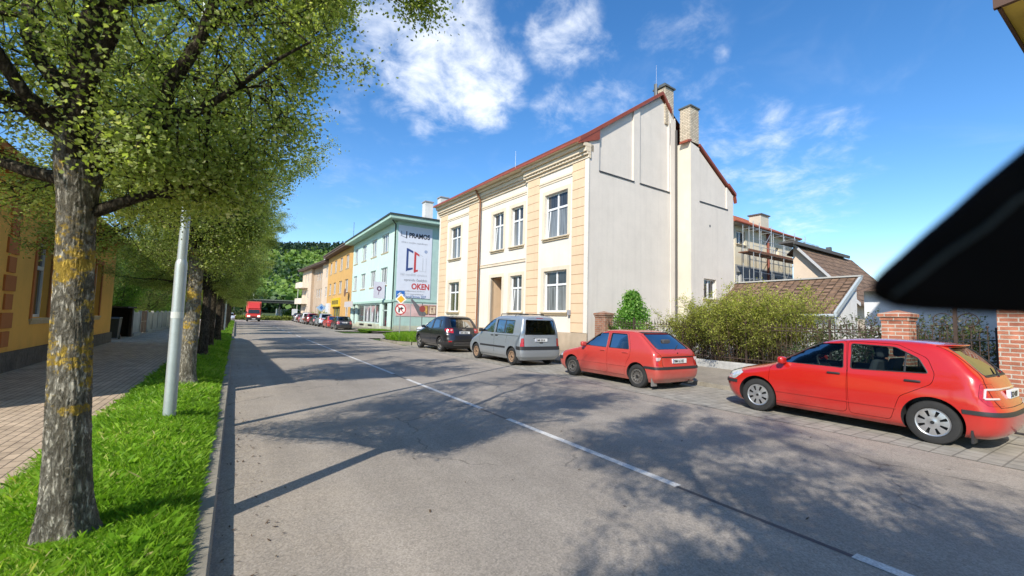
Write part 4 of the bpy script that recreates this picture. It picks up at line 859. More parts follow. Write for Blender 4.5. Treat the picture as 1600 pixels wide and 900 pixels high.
house = empty('town_house', (13.0, 14.32, 0), HR, 'cream two-storey house with peach pilasters, blank grey gable and red roof edge', 'house')
FP = lambda off: (lambda s, z, t: (off+t, s, z))
PF = FP(0.0); PM = FP(.14)
ZG = .12
# openings
up = [(1.35, 3.05), (5.08, 6.24), (7.02, 8.20), (12.0, 13.55)]; z_u = (5.67, 7.88); z_g = (2.02, 4.02)
mb = MB()
sides = [(0, 4.62), (9.62, 15.3)]
wall(mb, PF, 0, 4.62, ZG, 9.36, [(1.35, 3.05, *z_u), (1.35, 3.05, *z_g)], .24)
wall(mb, PM, 4.62, 9.62, ZG, 9.36, [(5.08, 6.24, *z_u), (7.02, 8.20, *z_u), (5.08, 6.20, *z_g), (7.05, 8.25, .3, 4.05)], .24)
wall(mb, PF, 9.62, 15.3, ZG, 9.36, [(12.0, 13.55, *z_u), (12.0, 13.55, *z_g)], .24)
for s in (4.62, 9.62): mb.quad(PF(s, ZG, 0), PF(s, 9.36, 0), PF(s, 9.36, .14), PF(s, ZG, .14))
mb.quad((0, 15.3, ZG), (0, 15.3, 9.36), (6.4, 15.3, 9.36), (6.4, 15.3, ZG))
mb.build('facade_wall', M_cream, house, recalc=False)
wins = []
for (a, b) in up:
    Pq = PM if 4.62 < a < 9.62 else PF
    window(house, Pq, a, b, *z_u, .15, tilt=(1 if a in (1.35, 7.02) else None), sill=.12)
window(house, PF, 1.35, 3.05, *z_g, .15, sill=.12); window(house, PM, 5.08, 6.20, *z_g, .15, sill=.12, tilt=1); window(house, PF, 12.0, 13.55, *z_g, .15, sill=.12, lower=PANE_G)
# plaster surrounds
for (a, b, c, d, Pq) in [(1.35, 3.05, *z_u, PF), (5.08, 6.24, *z_u, PM), (7.02, 8.20, *z_u, PM), (12.0, 13.55, *z_u, PF), (1.35, 3.05, *z_g, PF), (5.08, 6.20, *z_g, PM), (7.05, 8.25, .3, 4.05, PM), (12.0, 13.55, *z_g, PF)]:
    w_ = .19; sr = MB()
    pbox(sr, Pq, a-w_, a-.003, c-.01, d+w_, -.022, .03); pbox(sr, Pq, b+.003, b+w_, c-.01, d+w_, -.022, .03); pbox(sr, Pq, a-.003, b+.003, d+.003, d+w_, -.022, .03); sr.build('window_surround', M_trim, house)
# pilasters with rusticated joints
for (a, b, Pq) in [(.22, 1.02, PF), (3.52, 4.5, PF), (9.74, 10.9, PF), (14.05, 15.1, PF)]:
    pl = MB(); z = 1.08; h = .44
    while z < 8.9:
        z2 = min(z+h, 8.95); pbox(pl, Pq, a, b, z+.012, z2-.012, -.035, .02, 0); z = z2
    pbox(pl, Pq, a+.004, b-.004, 1.09, 8.94, -.022, .01, 1); pl.build('pilaster', [M_orange, M_groove], house)
ct = MB(); pbox(ct, PF, -.035, .20, 1.085, 8.95, -.04, .02); ct.build('corner_strip', M_cream, house); ct = MB(); pbox(ct, PF, 15.12, 15.3, 1.085, 8.95, -.04, .02); ct.build('corner_strip', M_cream, house)
# bands, frieze, cornice, plinth
for (a, b, Pq) in [(1.03, 3.51, PF), (4.63, 9.60, PM), (10.91, 14.04, PF)]:
    bd = MB(); pbox(bd, Pq, a, b, 8.50, 8.56, -.06, .01); pbox(bd, Pq, a, b, 8.40, 8.50, -.03, .01)
    pbox(bd, Pq, a, b, 8.56, 8.62, -.035, .01); bd.build('string_course', M_trim, house)
bd = MB()
pbox(bd, PM, 4.63, 9.60, 4.72, 4.86, -.05, .01); pbox(bd, PM, 4.63, 9.60, 4.86, 4.90, -.075, .01)
bd.build('string_course', M_trim, house)
co = MB()
for (a, b, off) in [(-.06, 4.66, 0), (4.66, 9.58, .14), (9.58, 15.36, 0)]:
    Pq = FP(off)
    pbox(co, Pq, a, b, 8.955, 9.10, -.07, .1); pbox(co, Pq, a, b, 9.10, 9.22, -.16, .1); pbox(co, Pq, a, b, 9.225, 9.44, -.25, .1); pbox(co, Pq, a, b, 9.445, 9.62, -.38, .1)
co.build('cornice', stucco('cornice_plaster', (.70, .59, .44), .1), house, bevel=.012)
for k in range(64):
    dn = MB()
    a = .05+k*.24
    if a > 15.1: break
    pbox(dn, FP(.14 if 4.66 < a < 9.5 else 0), a, a+.12, 9.11, 9.215, -.178, -.15)
    dn.build('dentil', M_trim, house)
pt = MB(); pbox(pt, PF, -.04, 4.66, ZG-.1, 1.07, -.05, .02); pbox(pt, PM, 4.66, 7.04, ZG-.1, 1.07, -.05, .02); pbox(pt, PM, 8.26, 9.58, ZG-.1, 1.07, -.05, .02); pbox(pt, PF, 9.58, 15.34, ZG-.1, 1.07, -.05, .02)
pt.build('plinth', M_plinth, house)
bw_ = MB(); pbox(bw_, PF, 2.28, 2.82, .42, .84, -.053, .0); bwf = bw_.build('cellar_window', brickmat('cellar_brick', (.28, .13, .07), (.2, .1, .06), (.2, .17, .13), bw=.2, rh=.08, ms=.012), house); bw2 = MB(); pbox(bw2, PF, 2.36, 2.74, .49, .78, -.056, -.05); bw2.build('grille', mat('dark_opening', (.015, .012, .01), .9), bwf)
# entrance: deep peach reveal
en = MB(); en.quad(PM(7.05, .3, .24), PM(7.05, 4.05, .24), PM(7.05, 4.05, 1.5), PM(7.05, .3, 1.5)); en.quad(PM(8.25, .3, .0), PM(8.25, 4.05, .0), PM(8.25, 4.05, 1.5), PM(8.25, .3, 1.5)); en.quad(PM(7.05, 4.05, .0), PM(8.25, 4.05, .0), PM(8.25, 4.05, 1.5), PM(7.05, 4.05, 1.5)); en.quad(PM(7.05, .3, .0), PM(8.25, .3, .0), PM(8.25, .3, 1.5), PM(7.05, .3, 1.5))
en2 = MB(); 
for v in en.v: pass
ent = en.build('entrance', M_orange, house, recalc=False); ent.location.x = .003; ent.scale = (1, 1, 1)
dr = MB(); pbox(dr, PM, 7.07, 8.23, .32, 3.2, 1.38, 1.44); pbox(dr, PM, 7.15, 7.58, 1.6, 2.9, 1.35, 1.38); pbox(dr, PM, 7.72, 8.15, 1.6, 2.9, 1.35, 1.38); dr.build('door', M_darkwood, house)
# downpipe and gutter
dp = MB(); dp.tube([(-.06, 9.46, .15), (-.06, 9.46, 9.0), (-.22, 9.46, 9.3), (-.42, 9.46, 9.66)], .055, 10); dp.build('downpipe', M_copper, house, smooth=60)
gt = MB(); gt.tube([(-.50, -.05, 9.70), (-.50, 15.36, 9.70)], .075, 10); gt.build('gutter', M_copper, house, smooth=60)
lb = MB(); pbox(lb, PF, .98, 1.12, 1.86, 2.1, -.16, -.04); lb.build('house_lamp', mat('lamp_grey', (.3, .3, .32), .5), house, bevel=.01)
fa_ = MB(); fa_.box(-.56, -.02, 0, 15.38, 9.622, 9.70); fa_.box(-.04, .3, 0, 15.36, 9.3, 9.62); fa_.build('fascia', MATS['cornice_plaster'], house)
# roof: front slope from the eave (x -0.55, z 9.72) to the ridge (x 5.3, z 13.75)
rf = MB(); rf.add([(-.56, -.0, 9.72), (-.56, 15.4, 9.72), (5.28, 15.4, 13.52), (5.28, .0, 13.52)], [(0, 1, 2, 3)]); rf.add([(5.28, .0, 13.52), (5.28, 15.4, 13.52), (11.2, 15.4, 9.7), (11.2, .0, 9.7)], [(0, 1, 2, 3)])
rf.build('roof', M_tile_red, house, recalc=False)
vg = MB()
def strip(mb, a, b, w0, w1, dz0, dz1, m=0):
    a = Vector(a); b = Vector(b); mb.add([a+Vector((0, w0, dz0)), a+Vector((0, w1, dz0)), a+Vector((0, w1, dz1)), a+Vector((0, w0, dz1)), b+Vector((0, w0, dz0)), b+Vector((0, w1, dz0)), b+Vector((0, w1, dz1)), b+Vector((0, w0, dz1))],
        [(0, 1, 2, 3), (7, 6, 5, 4), (0, 4, 5, 1), (1, 5, 6, 2), (2, 6, 7, 3), (3, 7, 4, 0)], m)
strip(vg, (-.62, 0, 9.72), (5.30, 0, 13.77), -.09, .16, -.14, .05); strip(vg, (5.30, 0, 13.77), (6.05, 0, 12.98), -.09, .16, -.14, .05)
vg.prism([(-.60, 9.50), (.62, 9.96), (.62, 10.48), (-.60, 9.70)], lambda x, z: (x, -.075, z), lambda x, z: (x, .06, z))
vg.build('verge_flashing', M_redtin, house)
eb = MB(); eb.add([(-.60, -.05, 9.62), (-.60, 15.4, 9.62), (-.56, 15.4, 9.76), (-.56, -.05, 9.76)], [(0, 1, 2, 3)]); eb.build('eave_flashing', M_redtin, house, recalc=False)
# gable wall with recessed attic panels
gw = MB()
PG = lambda s, z, t: (s, t, z)
def rl(x): return 9.72+(x+.56)/5.84*4.0-.12     # underside of the verge
def gcol(a, b, z0, rec=0.0):
    xs = [a, b] if not (a < 5.28 < b) else [a, 5.28, b]
    top = [(x, rl(x) if x <= 5.28 else 13.60-(x-5.28)*1.02) for x in xs]
    gw.add([(x, rec, z) for x, z in [(a, z0), (b, z0)]+top[::-1]], [tuple(range(2+len(top)))])
gw.quad((0, 0, ZG), (6.45, 0, ZG), (6.45, 0, 8.52), (0, 0, 8.52))
gcol(0, .68, 8.52); gcol(.68, 3.06, 8.52, .09); gcol(3.06, 3.54, 8.52); gcol(3.54, 5.90, 8.52, .09); gcol(5.90, 6.45, 8.52)
for x in (.68, 3.06, 3.54, 5.90): gw.quad((x, 0, 8.52), (x, .09, 8.52), (x, .09, rl(min(x, 5.2))), (x, 0, rl(min(x, 5.2))))
for a, b in ((.68, 3.06), (3.54, 5.90)): gw.quad((a, 0, 8.52), (b, 0, 8.52), (b, .09, 8.52), (a, .09, 8.52))
gw.quad((6.45, 0, ZG), (6.45, 0, 12.7), (6.45, 3, 12.7), (6.45, 3, ZG))
gw.build('gable_wall', M_grey, house, recalc=False)
dl = MB()
for a, b in ((.66, 3.10), (3.52, 5.94)): pbox(dl, PG, a, b, 8.47, 8.53, -.035, .0)
dl.build('panel_base_strip', mat('dark_grey', (.05, .052, .055), .5), house)  # thin dark box along the foot of each recessed panel
cr_ = MB(); cr_.tube([(5.99, -.01, 12.3), (6.02, -.01, 11.6), (5.98, -.01, 11.1)], .012, 5); cr_.build('cable', MATS['dark_grey'], house)
gcr = MB(); pbox(gcr, PG, 6.02, 6.45, ZG, 12.55, -.03, 0); gcr.build('flue_strip', M_grey, house)
# ridge chimney
ch = MB(); ch.box(5.62, 6.34, .02, .7, 12.2, 14.25); chm = ch.build('chimney', M_chimbrick, house); cc = MB(); cc.box(5.54, 6.42, -.06, .78, 14.25, 14.33); cc.box(5.75, 6.2, .15, .55, 14.33, 14.55); cc.build('chimney_cap', M_lead, chm)
fl = MB(); fl.tube([(5.30, .4, 13.6), (5.30, .4, 14.4)], .09, 10); fl.build('flue_pipe', M_lead, house); ae = MB(); ae.tube([(5.22, .3, 13.6), (5.22, .3, 15.4)], [.010, .005], 5); ae.build('lightning_rod', mat('steel_rod', (.4, .4, .4), .4, .8), house)
ae = MB(); ae.tube([(1.2, 7.5, 10.8), (1.2, 7.5, 11.9)], [.009, .005], 5); ae.build('lightning_rod', MATS['steel_rod'], house)
# rear wing: stands 0.9 m proud of the gable
WX, WY = 6.48, -.90
wg = MB(); W0 = WX
wgP = lambda s, z, t: (WX+s, WY+t, z)
wtop = lambda s: 11.15 if s < .70 else 11.05-(s-.70)*.585
wg.quad((WX, WY, ZG), (WX, .0, ZG), (WX, .0, 11.15), (WX, WY, 11.15), 1)
wall(wg, wgP, 0, 4.16, ZG, 8.10, [(1.15, 2.32, 2.98, 4.02)], .25, 0, 0)
for a, b, rec in ((0, .78, 0), (.78, 3.50, .07), (3.50, 4.16, 0)):
    xs = [a, b]; 
    wg.add([wgP(a, 8.10, rec), wgP(b, 8.10, rec), wgP(b, wtop(b)-.05, rec), wgP(a, wtop(a)-.05, rec)], [(0, 1, 2, 3)])
for s in (.78, 3.50): wg.quad(wgP(s, 8.1, 0), wgP(s, 8.1, .07), wgP(s, wtop(s)-.05, .07), wgP(s, wtop(s)-.05, 0))
wg.quad(wgP(.78, 8.1, 0), wgP(3.5, 8.1, 0), wgP(3.5, 8.1, .07), wgP(.78, 8.1, .07))
wg.quad(wgP(4.16, ZG, 0), wgP(4.16, wtop(4.16), 0), wgP(4.16, wtop(4.16), 9), wgP(4.16, ZG, 9))
wg.build('wing_wall', [M_grey, M_wing], house, recalc=False)
jp = MB(); pbox(jp, lambda s, z, t: (WX-.03+t, s, z), -.12, -.0, ZG, 12.0, -.06, .03); jp.build('corner_dark_strip', mat('strip_grey', (.10, .095, .09), .9), house)  # narrow dark box where the gable meets the wing
d2 = MB(); pbox(d2, wgP, .78, 3.55, 8.05, 8.11, -.03, 0); d2.build('panel_base_strip', MATS['dark_grey'], house)  # same dark line below the wing panel
window(house, wgP, 1.15, 2.32, 2.98, 4.02, .14, transom=None, lower=PANE_D, sill=.05)
rw = MB(); rw.add([wgP(.70, 11.14, 0), wgP(4.40, 8.98, 0), wgP(4.40, 8.98, 10), wgP(.70, 11.14, 10)], [(0, 1, 2, 3)]); rw.add([wgP(-.2, 11.0, .9), wgP(.70, 11.14, .9), wgP(.70, 11.14, 10), wgP(-.2, 11.0, 10)], [(0, 1, 2, 3)]); rw.build('wing_roof', M_tile_red, house, recalc=False)
rv = MB(); strip(rv, wgP(.76, 11.08, 0), wgP(3.72, 9.35, 0), -.07, .12, -.03, .11); strip(rv, wgP(3.60, 9.46, 0), wgP(4.36, 9.02, 0), -.10, .12, -.02, .14); strip(rv, wgP(4.30, 9.05, 0), wgP(4.42, 8.65, 0), -.08, .1, -.05, .12); strip(rv, wgP(-.25, 11.1, 0), wgP(.1, 11.2, 0), -.0, .5, -.03, .09)
rv.build('verge_flashing', M_redtin, house)
c2 = MB(); pbox(c2, wgP, -.02, .74, 11.15, 13.05, -.0, .62); cq = c2.build('chimney', M_chimbrick, house); c3 = MB(); pbox(c3, wgP, -.08, .80, 13.05, 13.12, -.06, .68); pbox(c3, wgP, .15, .55, 13.12, 13.26, .12, .5); c3.build('chimney_cap', M_lead, cq)
vt = MB(); vt.tube([wgP(1.75, 6.9, -.01), wgP(1.75, 6.9, .02)], .07, 12); vt.build('vent', M_lead, house)

# ---- long cream rear house being scaffolded
RY = 18.2
rear = empty('rear_house', (31.2, 18.21, 0), R(2.5), 'cream rear house with orange tiled roof behind the scaffolding', 'house')
PR = lambda s, z, t: (s, t, z)
rm = MB(); wall(rm, PR, 0, 9.6, 6.15, 9.25, [(.25, 1.5, 7.75, 8.75), (6.45, 7.05, 7.5, 8.15)], .3); rm.quad(PR(9.6, .2, 0), PR(9.6, 9.3, 0), PR(9.6, 9.3, 8), PR(9.6, .2, 8)); rm.quad(PR(0, .2, 0), PR(0, 9.3, 0), PR(0, 9.3, 8), PR(0, .2, 8)); rm.build('upper_wall', stucco('rear_cream', (.70, .62, .46)), rear, recalc=False)
rm = MB(); wall(rm, PR, 0, 9.6, .2, 6.15, [(.2, .9, 4.3, 5.6), (5.9, 6.7, 4.2, 5.6)], .3); rm.build('lower_wall', stucco('rear_grey', (.36, .36, .35), .15), rear, recalc=False)
window(rear, PR, .25, 1.5, 7.75, 8.75, .15, transom=None, sill=.1, lower=PANE_D); window(rear, PR, 6.45, 7.05, 7.5, 8.15, .15, leaves=1, transom=None, lower=PANE_D); window(rear, PR, .2, .9, 4.3, 5.6, .15, transom=None, lower=PANE_D); window(rear, PR, 5.9, 6.7, 4.2, 5.6, .15, transom=None, lower=PANE_D)
ro = MB(); ro.add([(-1.2, -.55, 9.22), (9.9, -.55, 9.22), (9.9, 4.5, 12.0), (-1.2, 4.5, 12.0)], [(0, 1, 2, 3)]); ro.add([(9.9, -.55, 9.22), (9.9, 4.5, 12.0), (9.9, 9, 9.2)], [(0, 1, 2)]); ro.build('roof', brickmat('orange_roof_tiles', (.50, .15, .06), (.42, .12, .05), (.14, .05, .03), bw=.3, rh=.3, ms=.02, gen=True, bumpd=.03), rear, recalc=False)
sf = MB(); sf.box(-1.2, 9.9, -.55, .0, 9.08, 9.16); sf.build('soffit', stucco('soffit_grey', (.40, .37, .32)), rear); rg = MB(); rg.tube([(-1.2, -.62, 9.2), (9.9, -.62, 9.2)], .08, 8); rg.build('gutter', mat('red_gutter', (.42, .10, .05), .5), rear)
rp = MB(); rp.tube([(4.95, -.12, .3), (4.95, -.12, 9.1)], .10, 8); rp.build('downpipe', mat('red_pipe', (.24, .07, .045), .5), rear, smooth=60)
rc = MB(); rc.box(6.2, 7.6, 1.0, 2.0, 9.6, 11.1); rcc = rc.build('chimney', stucco('chimney_pale', (.55, .52, .42)), rear); rc = MB(); rc.box(6.1, 7.7, .9, 2.1, 11.1, 11.2); rc.build('chimney_cap', M_lead, rcc)

# ---- scaffolding in front of it
scf = empty('scaffolding', (31.2, 16.9, 0), R(2.5), 'steel tube scaffolding with one brown plank deck along the cream rear house', 'scaffolding')
M_gal = mat('galvanised', (.50, .52, .52), .45, .7, var=(8, .15)); M_plank = mat('plank_brown', (.19, .085, .045), .85, var=(6, .3))
for k, s in enumerate([.15, 1.05, 2.9, 4.9, 6.9, 8.9, 10.7, 11.6]):
    for y in (0, .75):
        p = MB(); p.tube([(s, y, .2), (s, y, 9.2 if s < 10 else 8.7)], .028, 6); p.build('upright', M_gal, scf)
    for z in (5.0, 6.85, 8.7): 
        b_ = MB(); b_.tube([(s, 0, z), (s, .75, z)], .022, 5); b_.build('transom', M_gal, scf)
for z in (5.0, 5.5, 7.4, 7.9, 8.7):
    b_ = MB(); b_.tube([(.1, 0, z), (11.6, 0, z)], .02, 5); b_.build('guard_rail', M_gal, scf)
b_ = MB(); b_.box(-.6, 11.9, .02, .72, 6.86, 6.93); b_.build('deck', M_plank, scf); b_ = MB(); b_.box(-.6, 11.9, -.03, .0, 6.93, 7.1); b_.build('toe_board', M_plank, scf)
for a, b, z0, z1 in [(1.05, 2.9, 6.9, 8.7), (4.9, 6.9, 8.7, 6.9), (1.05, 2.9, 5.0, 3.2), (6.9, 8.9, 5, 6.9), (4.9, 6.9, 5.0, 6.9)]:
    b_ = MB(); b_.tube([(a, -.02, z0), (b, -.02, z1)], .02, 5); b_.build('brace', M_gal, scf)
for (a, b) in ((10.75, 11.55),):
    for z in np.arange(4.2, 8.6, .32):
        b_ = MB(); b_.tube([(a, .02, z), (b, .02, z)], .016, 5); b_.build('rung', M_gal, scf)

# ---- brown roofed house further right
M_tile_br = brickmat('brown_roof_tiles', (.27, .175, .115), (.20, .13, .09), (.08, .055, .04), bw=.30, rh=.32, ms=.025, gen=True, bumpd=.04, var=.25)
bh = empty('brown_roof_house', (32.2, 11.4, 0), R(2.5), 'house with long brown tiled roof and cream gable beyond the garage', 'house')
q = MB(); q.add([(0, 0, .2), (0, 0, 3.6), (0, 3.0, 7.0), (0, 3.2, 7.0), (0, 3.2, .2)], [(0, 1, 2, 3, 4)]); q.quad((0, 0, .2), (10, 0, .2), (10, 0, 3.6), (0, 0, 3.6)); q.quad((10, 0, .2), (10, 6.2, .2), (10, 6.2, 3.6), (10, 0, 3.6)); q.build('wall', stucco('bh_cream', (.66, .54, .42)), bh, recalc=False)
def slope(mb, x0, x1, ya, za, yb, zb, m=0, th=.1):
    mb.add([(x0, ya, za), (x1, ya, za), (x1, yb, zb), (x0, yb, zb), (x0, ya, za-th), (x1, ya, za-th), (x1, yb, zb-th), (x0, yb, zb-th)], [(0, 1, 2, 3), (4, 7, 6, 5), (0, 4, 5, 1), (3, 2, 6, 7), (0, 3, 7, 4), (1, 5, 6, 2)], m)
q = MB(); slope(q, -.35, 10.3, -.55, 3.10, 3.0, 7.16); slope(q, -.0, 10.3, 3.6, 6.6, 3.0, 7.16); q.build('roof', M_tile_br, bh)
q = MB(); q.prism([(-.6, 2.95), (3.0, 7.06), (3.0, 7.26), (-.6, 3.15)], lambda y, z: (-.45, y, z), lambda y, z: (-.34, y, z)); q.build('bargeboard', mat('pale_board', (.50, .50, .50), .7), bh)
q = MB(); q.box(-1.2, 8.6, 2.6, 3.6, 7.18, 7.30); q.box(-1.2, 8.6, 2.6, 2.7, 7.08, 7.179); q.build('ridge_cover', mat('ridge_dark', (.09, .085, .08), .8), bh); q = MB(); q.box(5.6, 5.9, 2.9, 3.2, 7.3, 7.7); q.build('flue_pipe', M_lead, bh)
for k, s in enumerate((1.2, 3.0)): window(bh, lambda a, z, t: (t, a, z), s, s+.7, 3.9, 4.7, .02, lower=PANE_D, transom=None)

# ---- lean-to garage with the brown tiled roof, gable in front
ga = empty('garage', (21.54, 8.24, 0), R(1.0), 'low white garage with a single-pitch brown tiled roof behind the shrubs', 'garage')
q = MB(); q.add([(0, 0, .2), (2.5, 0, .2), (2.5, 0, 3.85), (0, 0, 2.3)], [(0, 1, 2, 3)]); q.quad((0, 0, .2), (0, 5.6, .2), (0, 5.6, 2.3), (0, 0, 2.3)); q.quad((2.5, 0, .2), (2.5, 5.6, .2), (2.5, 5.6, 3.85), (2.5, 0, 3.85)); q.build('wall', stucco('garage_white', (.74, .74, .72), .06), ga, recalc=False)
q = MB(); th = .08; q.add([(-.25, -.12, 2.22), (2.6, -.12, 3.98), (2.6, 5.75, 3.98), (-.25, 5.75, 2.22), (-.25, -.12, 2.14), (2.6, -.12, 3.90), (2.6, 5.75, 3.90), (-.25, 5.75, 2.14)], [(0, 1, 2, 3), (4, 7, 6, 5), (0, 4, 5, 1), (3, 2, 6, 7), (0, 3, 7, 4), (1, 5, 6, 2)])
rmat = M_tile_br; q.build('roof', rmat, ga)
for k in range(9):   # tile courses stand proud as steps
    f0, f1 = k/9, (k+1)/9; q = MB()
    x0, x1 = -.25+2.85*f0, -.25+2.85*f1; z0, z1 = 2.22+1.76*f0, 2.22+1.76*f1
    q.add([(x0, -.10, z0+.045), (x1, -.10, z1+.005), (x1, 5.7, z1+.005), (x0, 5.7, z0+.045), (x0, -.10, z0+.003), (x0, 5.7, z0+.003)], [(0, 1, 2, 3), (0, 3, 5, 4)]); q.build('tile_course', rmat, ga, recalc=False)
q = MB(); q.prism([(-.32, 2.06), (2.62, 3.87), (2.62, 4.06), (-.32, 2.27)], lambda x, z: (x, -.20, z), lambda x, z: (x, -.10, z)); q.build('bargeboard', mat('grey_blue_board', (.40, .45, .47), .6), ga)
q = MB(); q.box(2.45, 2.72, -.2, 5.75, 3.98, 4.05); q.build('ridge_flashing', mat('ridge_pale', (.42, .42, .40), .7), ga)
q = MB(); q.tube([(-.32, -.15, 2.12), (-.32, 5.7, 2.12)], .07, 8); q.tube([(-.3, -.12, 2.1), (-.12, -.1, 1.8), (-.05, -.08, .3)], .04, 8); q.build('gutter', MATS['grey_blue_board'], ga, smooth=60)

# ---- white neighbour behind the gate, and garden wall
nb = empty('white_outbuilding', (19.5, -2.0, 0), 0, 'long white plastered outbuilding behind the wrought-iron gate', 'outbuilding')
q = MB(); q.quad((0, 0, .2), (0, 8.5, .2), (0, 8.5, 3.0), (0, 0, 3.0)); q.quad((0, 8.5, .2), (6, 8.5, .2), (6, 8.5, 3.0), (0, 8.5, 3.0)); q.quad((0, 0, .2), (6, 0, .2), (6, 0, 3.0), (0, 0, 3.0)); q.build('wall', stucco('nb_white', (.72, .73, .75), .05), nb, recalc=False)
q = MB(); slope(q, -.4, 6.4, 0, 3, 0, 3) if False else q.add([(-.4, -.3, 2.95), (-.4, 8.7, 2.95), (3, 8.7, 3.6), (3, -.3, 3.6), (6.4, -.3, 2.95), (6.4, 8.7, 2.95)], [(0, 1, 2, 3), (3, 2, 5, 4)]); q.build('roof', M_tile_br, nb, recalc=False)
q = MB(); q.box(16.2, 16.35, 5.2, 13.0, .2, 1.35); tag(q.build('garden_wall', stucco('gw_white', (.74, .74, .73), .08)), 'low whitewashed garden wall showing through the shrubs', 'wall')

# ---- yellow building whose eave juts in at the top right corner
yb = empty('yellow_house', (13.3, 1.5, 0), 0, 'tall yellow house with overhanging brown-edged eave beside the brick gate pier', 'house')
q = MB(); q.box(0, 9, -14, 0, .15, 8.2); q.build('wall', stucco('yellow_plaster', (.50, .42, .17)), yb)
q = MB(); q.box(-.6, 9.5, -14.4, .30, 8.2, 8.28); q.build('soffit', stucco('yellow_soffit', (.62, .48, .12)), yb); q = MB(); q.box(-.66, 9.5, .301, .36, 8.16, 8.42); q.box(-.70, -.601, -14.4, .40, 8.16, 8.42); q.build('eave_board', mat('brown_board', (.10, .05, .03), .7), yb)
q = MB(); q.add([(-.66, .4, 8.4), (9.5, .4, 8.4), (9.5, -7, 13), (-.66, -7, 13), (-.66, -14.4, 8.4), (9.5, -14.4, 8.4)], [(0, 1, 2, 3), (3, 2, 5, 4)]); q.build('roof', M_tile_red, yb, recalc=False)

# ---- mint green three-storey shop building
GO = (12.8, 41.4)
M_mint = stucco('mint_plaster', (.55, .70, .63), .05); M_mint_shade = stucco('mint_shaded', (.40, .56, .51), .08); M_mdark = mat('dark_eave', (.035, .05, .045), .7); M_mtrim = stucco('mint_trim', (.38, .54, .46), .06)  # side walls: same mint made darker, their shade put into the colour
gb = empty('green_building', (*GO, 0), 0, 'mint green three-storey building with a shop window and a big banner on its side', 'building')
PA = lambda s, z, t: (t, s, z); PS = lambda s, z, t: (s, t, z)
gwin = [(2.75, 5.2), (7.2, 9.5), (11.7, 13.9), (16.0, 18.0)]
q = MB(); ops = [(a, b, 8.25, 10.2) for a, b in gwin]+[(a, b, 4.8, 6.65) for a, b in gwin]+[(5.0, 15.2, .75, 2.85), (2.2, 4.1, .25, 2.9), (16.2, 17.6, .4, 2.9)]
wall(q, PA, 0, 18.7, .1, 11.0, ops, .28); q.build('front_wall', M_mint, gb, recalc=False)
q = MB(); q.quad(PS(0, .1, 0), PS(12, .1, 0), PS(12, 11.0, 0), PS(0, 11.0, 0)); q.build('side_wall', M_mint_shade, gb, recalc=False); q = MB(); q.quad((0, 18.7, .1), (12, 18.7, .1), (12, 18.7, 11), (0, 18.7, 11)); q.build('side_wall', M_mint_shade, gb, recalc=False)
for a, b in gwin: window(gb, PA, a, b, 8.25, 10.2, .12, leaves=3, transom=None, sill=.06); window(gb, PA, a, b, 4.8, 6.65, .12, leaves=3, transom=None, sill=.06)
q = MB(); pbox(q, PA, -.03, 18.7, 2.98, 3.22, -.12, .0); pbox(q, PS, -.1, 12, 3.04, 3.14, -.06, .0); pbox(q, PA, -.02, .5, .1, 10.9, -.03, 0); q.build('string_course', M_mtrim, gb)
q = MB(); pbox(q, PA, -.02, 4.9, .08, .55, -.04, 0); pbox(q, PA, 4.9, 15.3, .08, .74, -.05, 0); pbox(q, PA, 15.3, 18.7, .08, .55, -.04, 0); pbox(q, PS, 0, 12, .08, .7, -.03, 0); q.build('plinth', stucco('mint_plinth', (.50, .52, .40), .2), gb)
q = MB(); pbox(q, PA, 7.5, 9.3, .4, .62, -.06, -.045); pbox(q, PA, 11.2, 13.3, .4, .62, -.06, -.045); q.build('cellar_vent', MATS['dark_opening'], gb)
M_glassshop = panemat('shop_glass', (.10, .13, .125)); M_shopw = panemat('shop_display', (.42, .44, .44))
sw_ = MB()
for s in (5.0, 7.0, 9.0, 12.0, 15.1): pbox(sw_, PA, s, s+.10, .75, 2.85, .10, .18)
pbox(sw_, PA, 5.0, 15.2, .75, .85, .10, .18); pbox(sw_, PA, 5.0, 15.2, 2.75, 2.85, .10, .18); shop = sw_.build('shop_window', mat('pale_frame', (.50, .58, .54), .5), gb)
for a, b, pm in ((5.1, 7.0, M_glassshop), (7.1, 9.0, M_shopw), (9.1, 12.0, M_shopw), (12.1, 15.1, M_glassshop)):
    g_ = MB(); g_.quad(PA(a, .85, .16), PA(b, .85, .16), PA(b, 2.75, .16), PA(a, 2.75, .16)); g_.build('pane', pm, shop, recalc=False)
for k, (a, h) in enumerate([(7.6, 1.5), (8.3, 1.1), (9.6, 1.6), (10.4, 1.3), (11.2, 1.5), (6.0, 1.2)]):
    m_ = MB(); m_.lathe([(.05, .88), (.22, 1.0), (.16, .9+h*.5), (.2, .9+h*.75), (.05, .9+h)], 10, lambda x, y, z, a=a: PA(a+x, z, .13+y*.1)); m_.build('shop_display', mat('display_white' if k % 2 else 'display_dark', (.66, .66, .68) if k % 2 else (.06, .06, .07), .7), shop, smooth=60)
for a, b in ((2.2, 4.1), (16.2, 17.6)):
    d_ = MB(); pbox(d_, PA, a, a+.12, .25, 2.9, .12, .2); pbox(d_, PA, b-.12, b, .25, 2.9, .12, .2); pbox(d_, PA, a, b, 2.1, 2.22, .12, .2); do = d_.build('door', MATS['pale_frame'], gb); g_ = MB(); g_.quad(PA(a+.12, .3, .17), PA(b-.12, .3, .17), PA(b-.12, 2.9, .17), PA(a+.12, 2.9, .17)); g_.build('pane', PANE_D, do, recalc=False)
q = MB(); pbox(q, PA, -1.0, 19.4, 10.95, 11.25, -1.0, .0); pbox(q, PS, .001, 12, 10.95, 11.25, -1.0, .0); q.build('soffit', M_mtrim, gb)
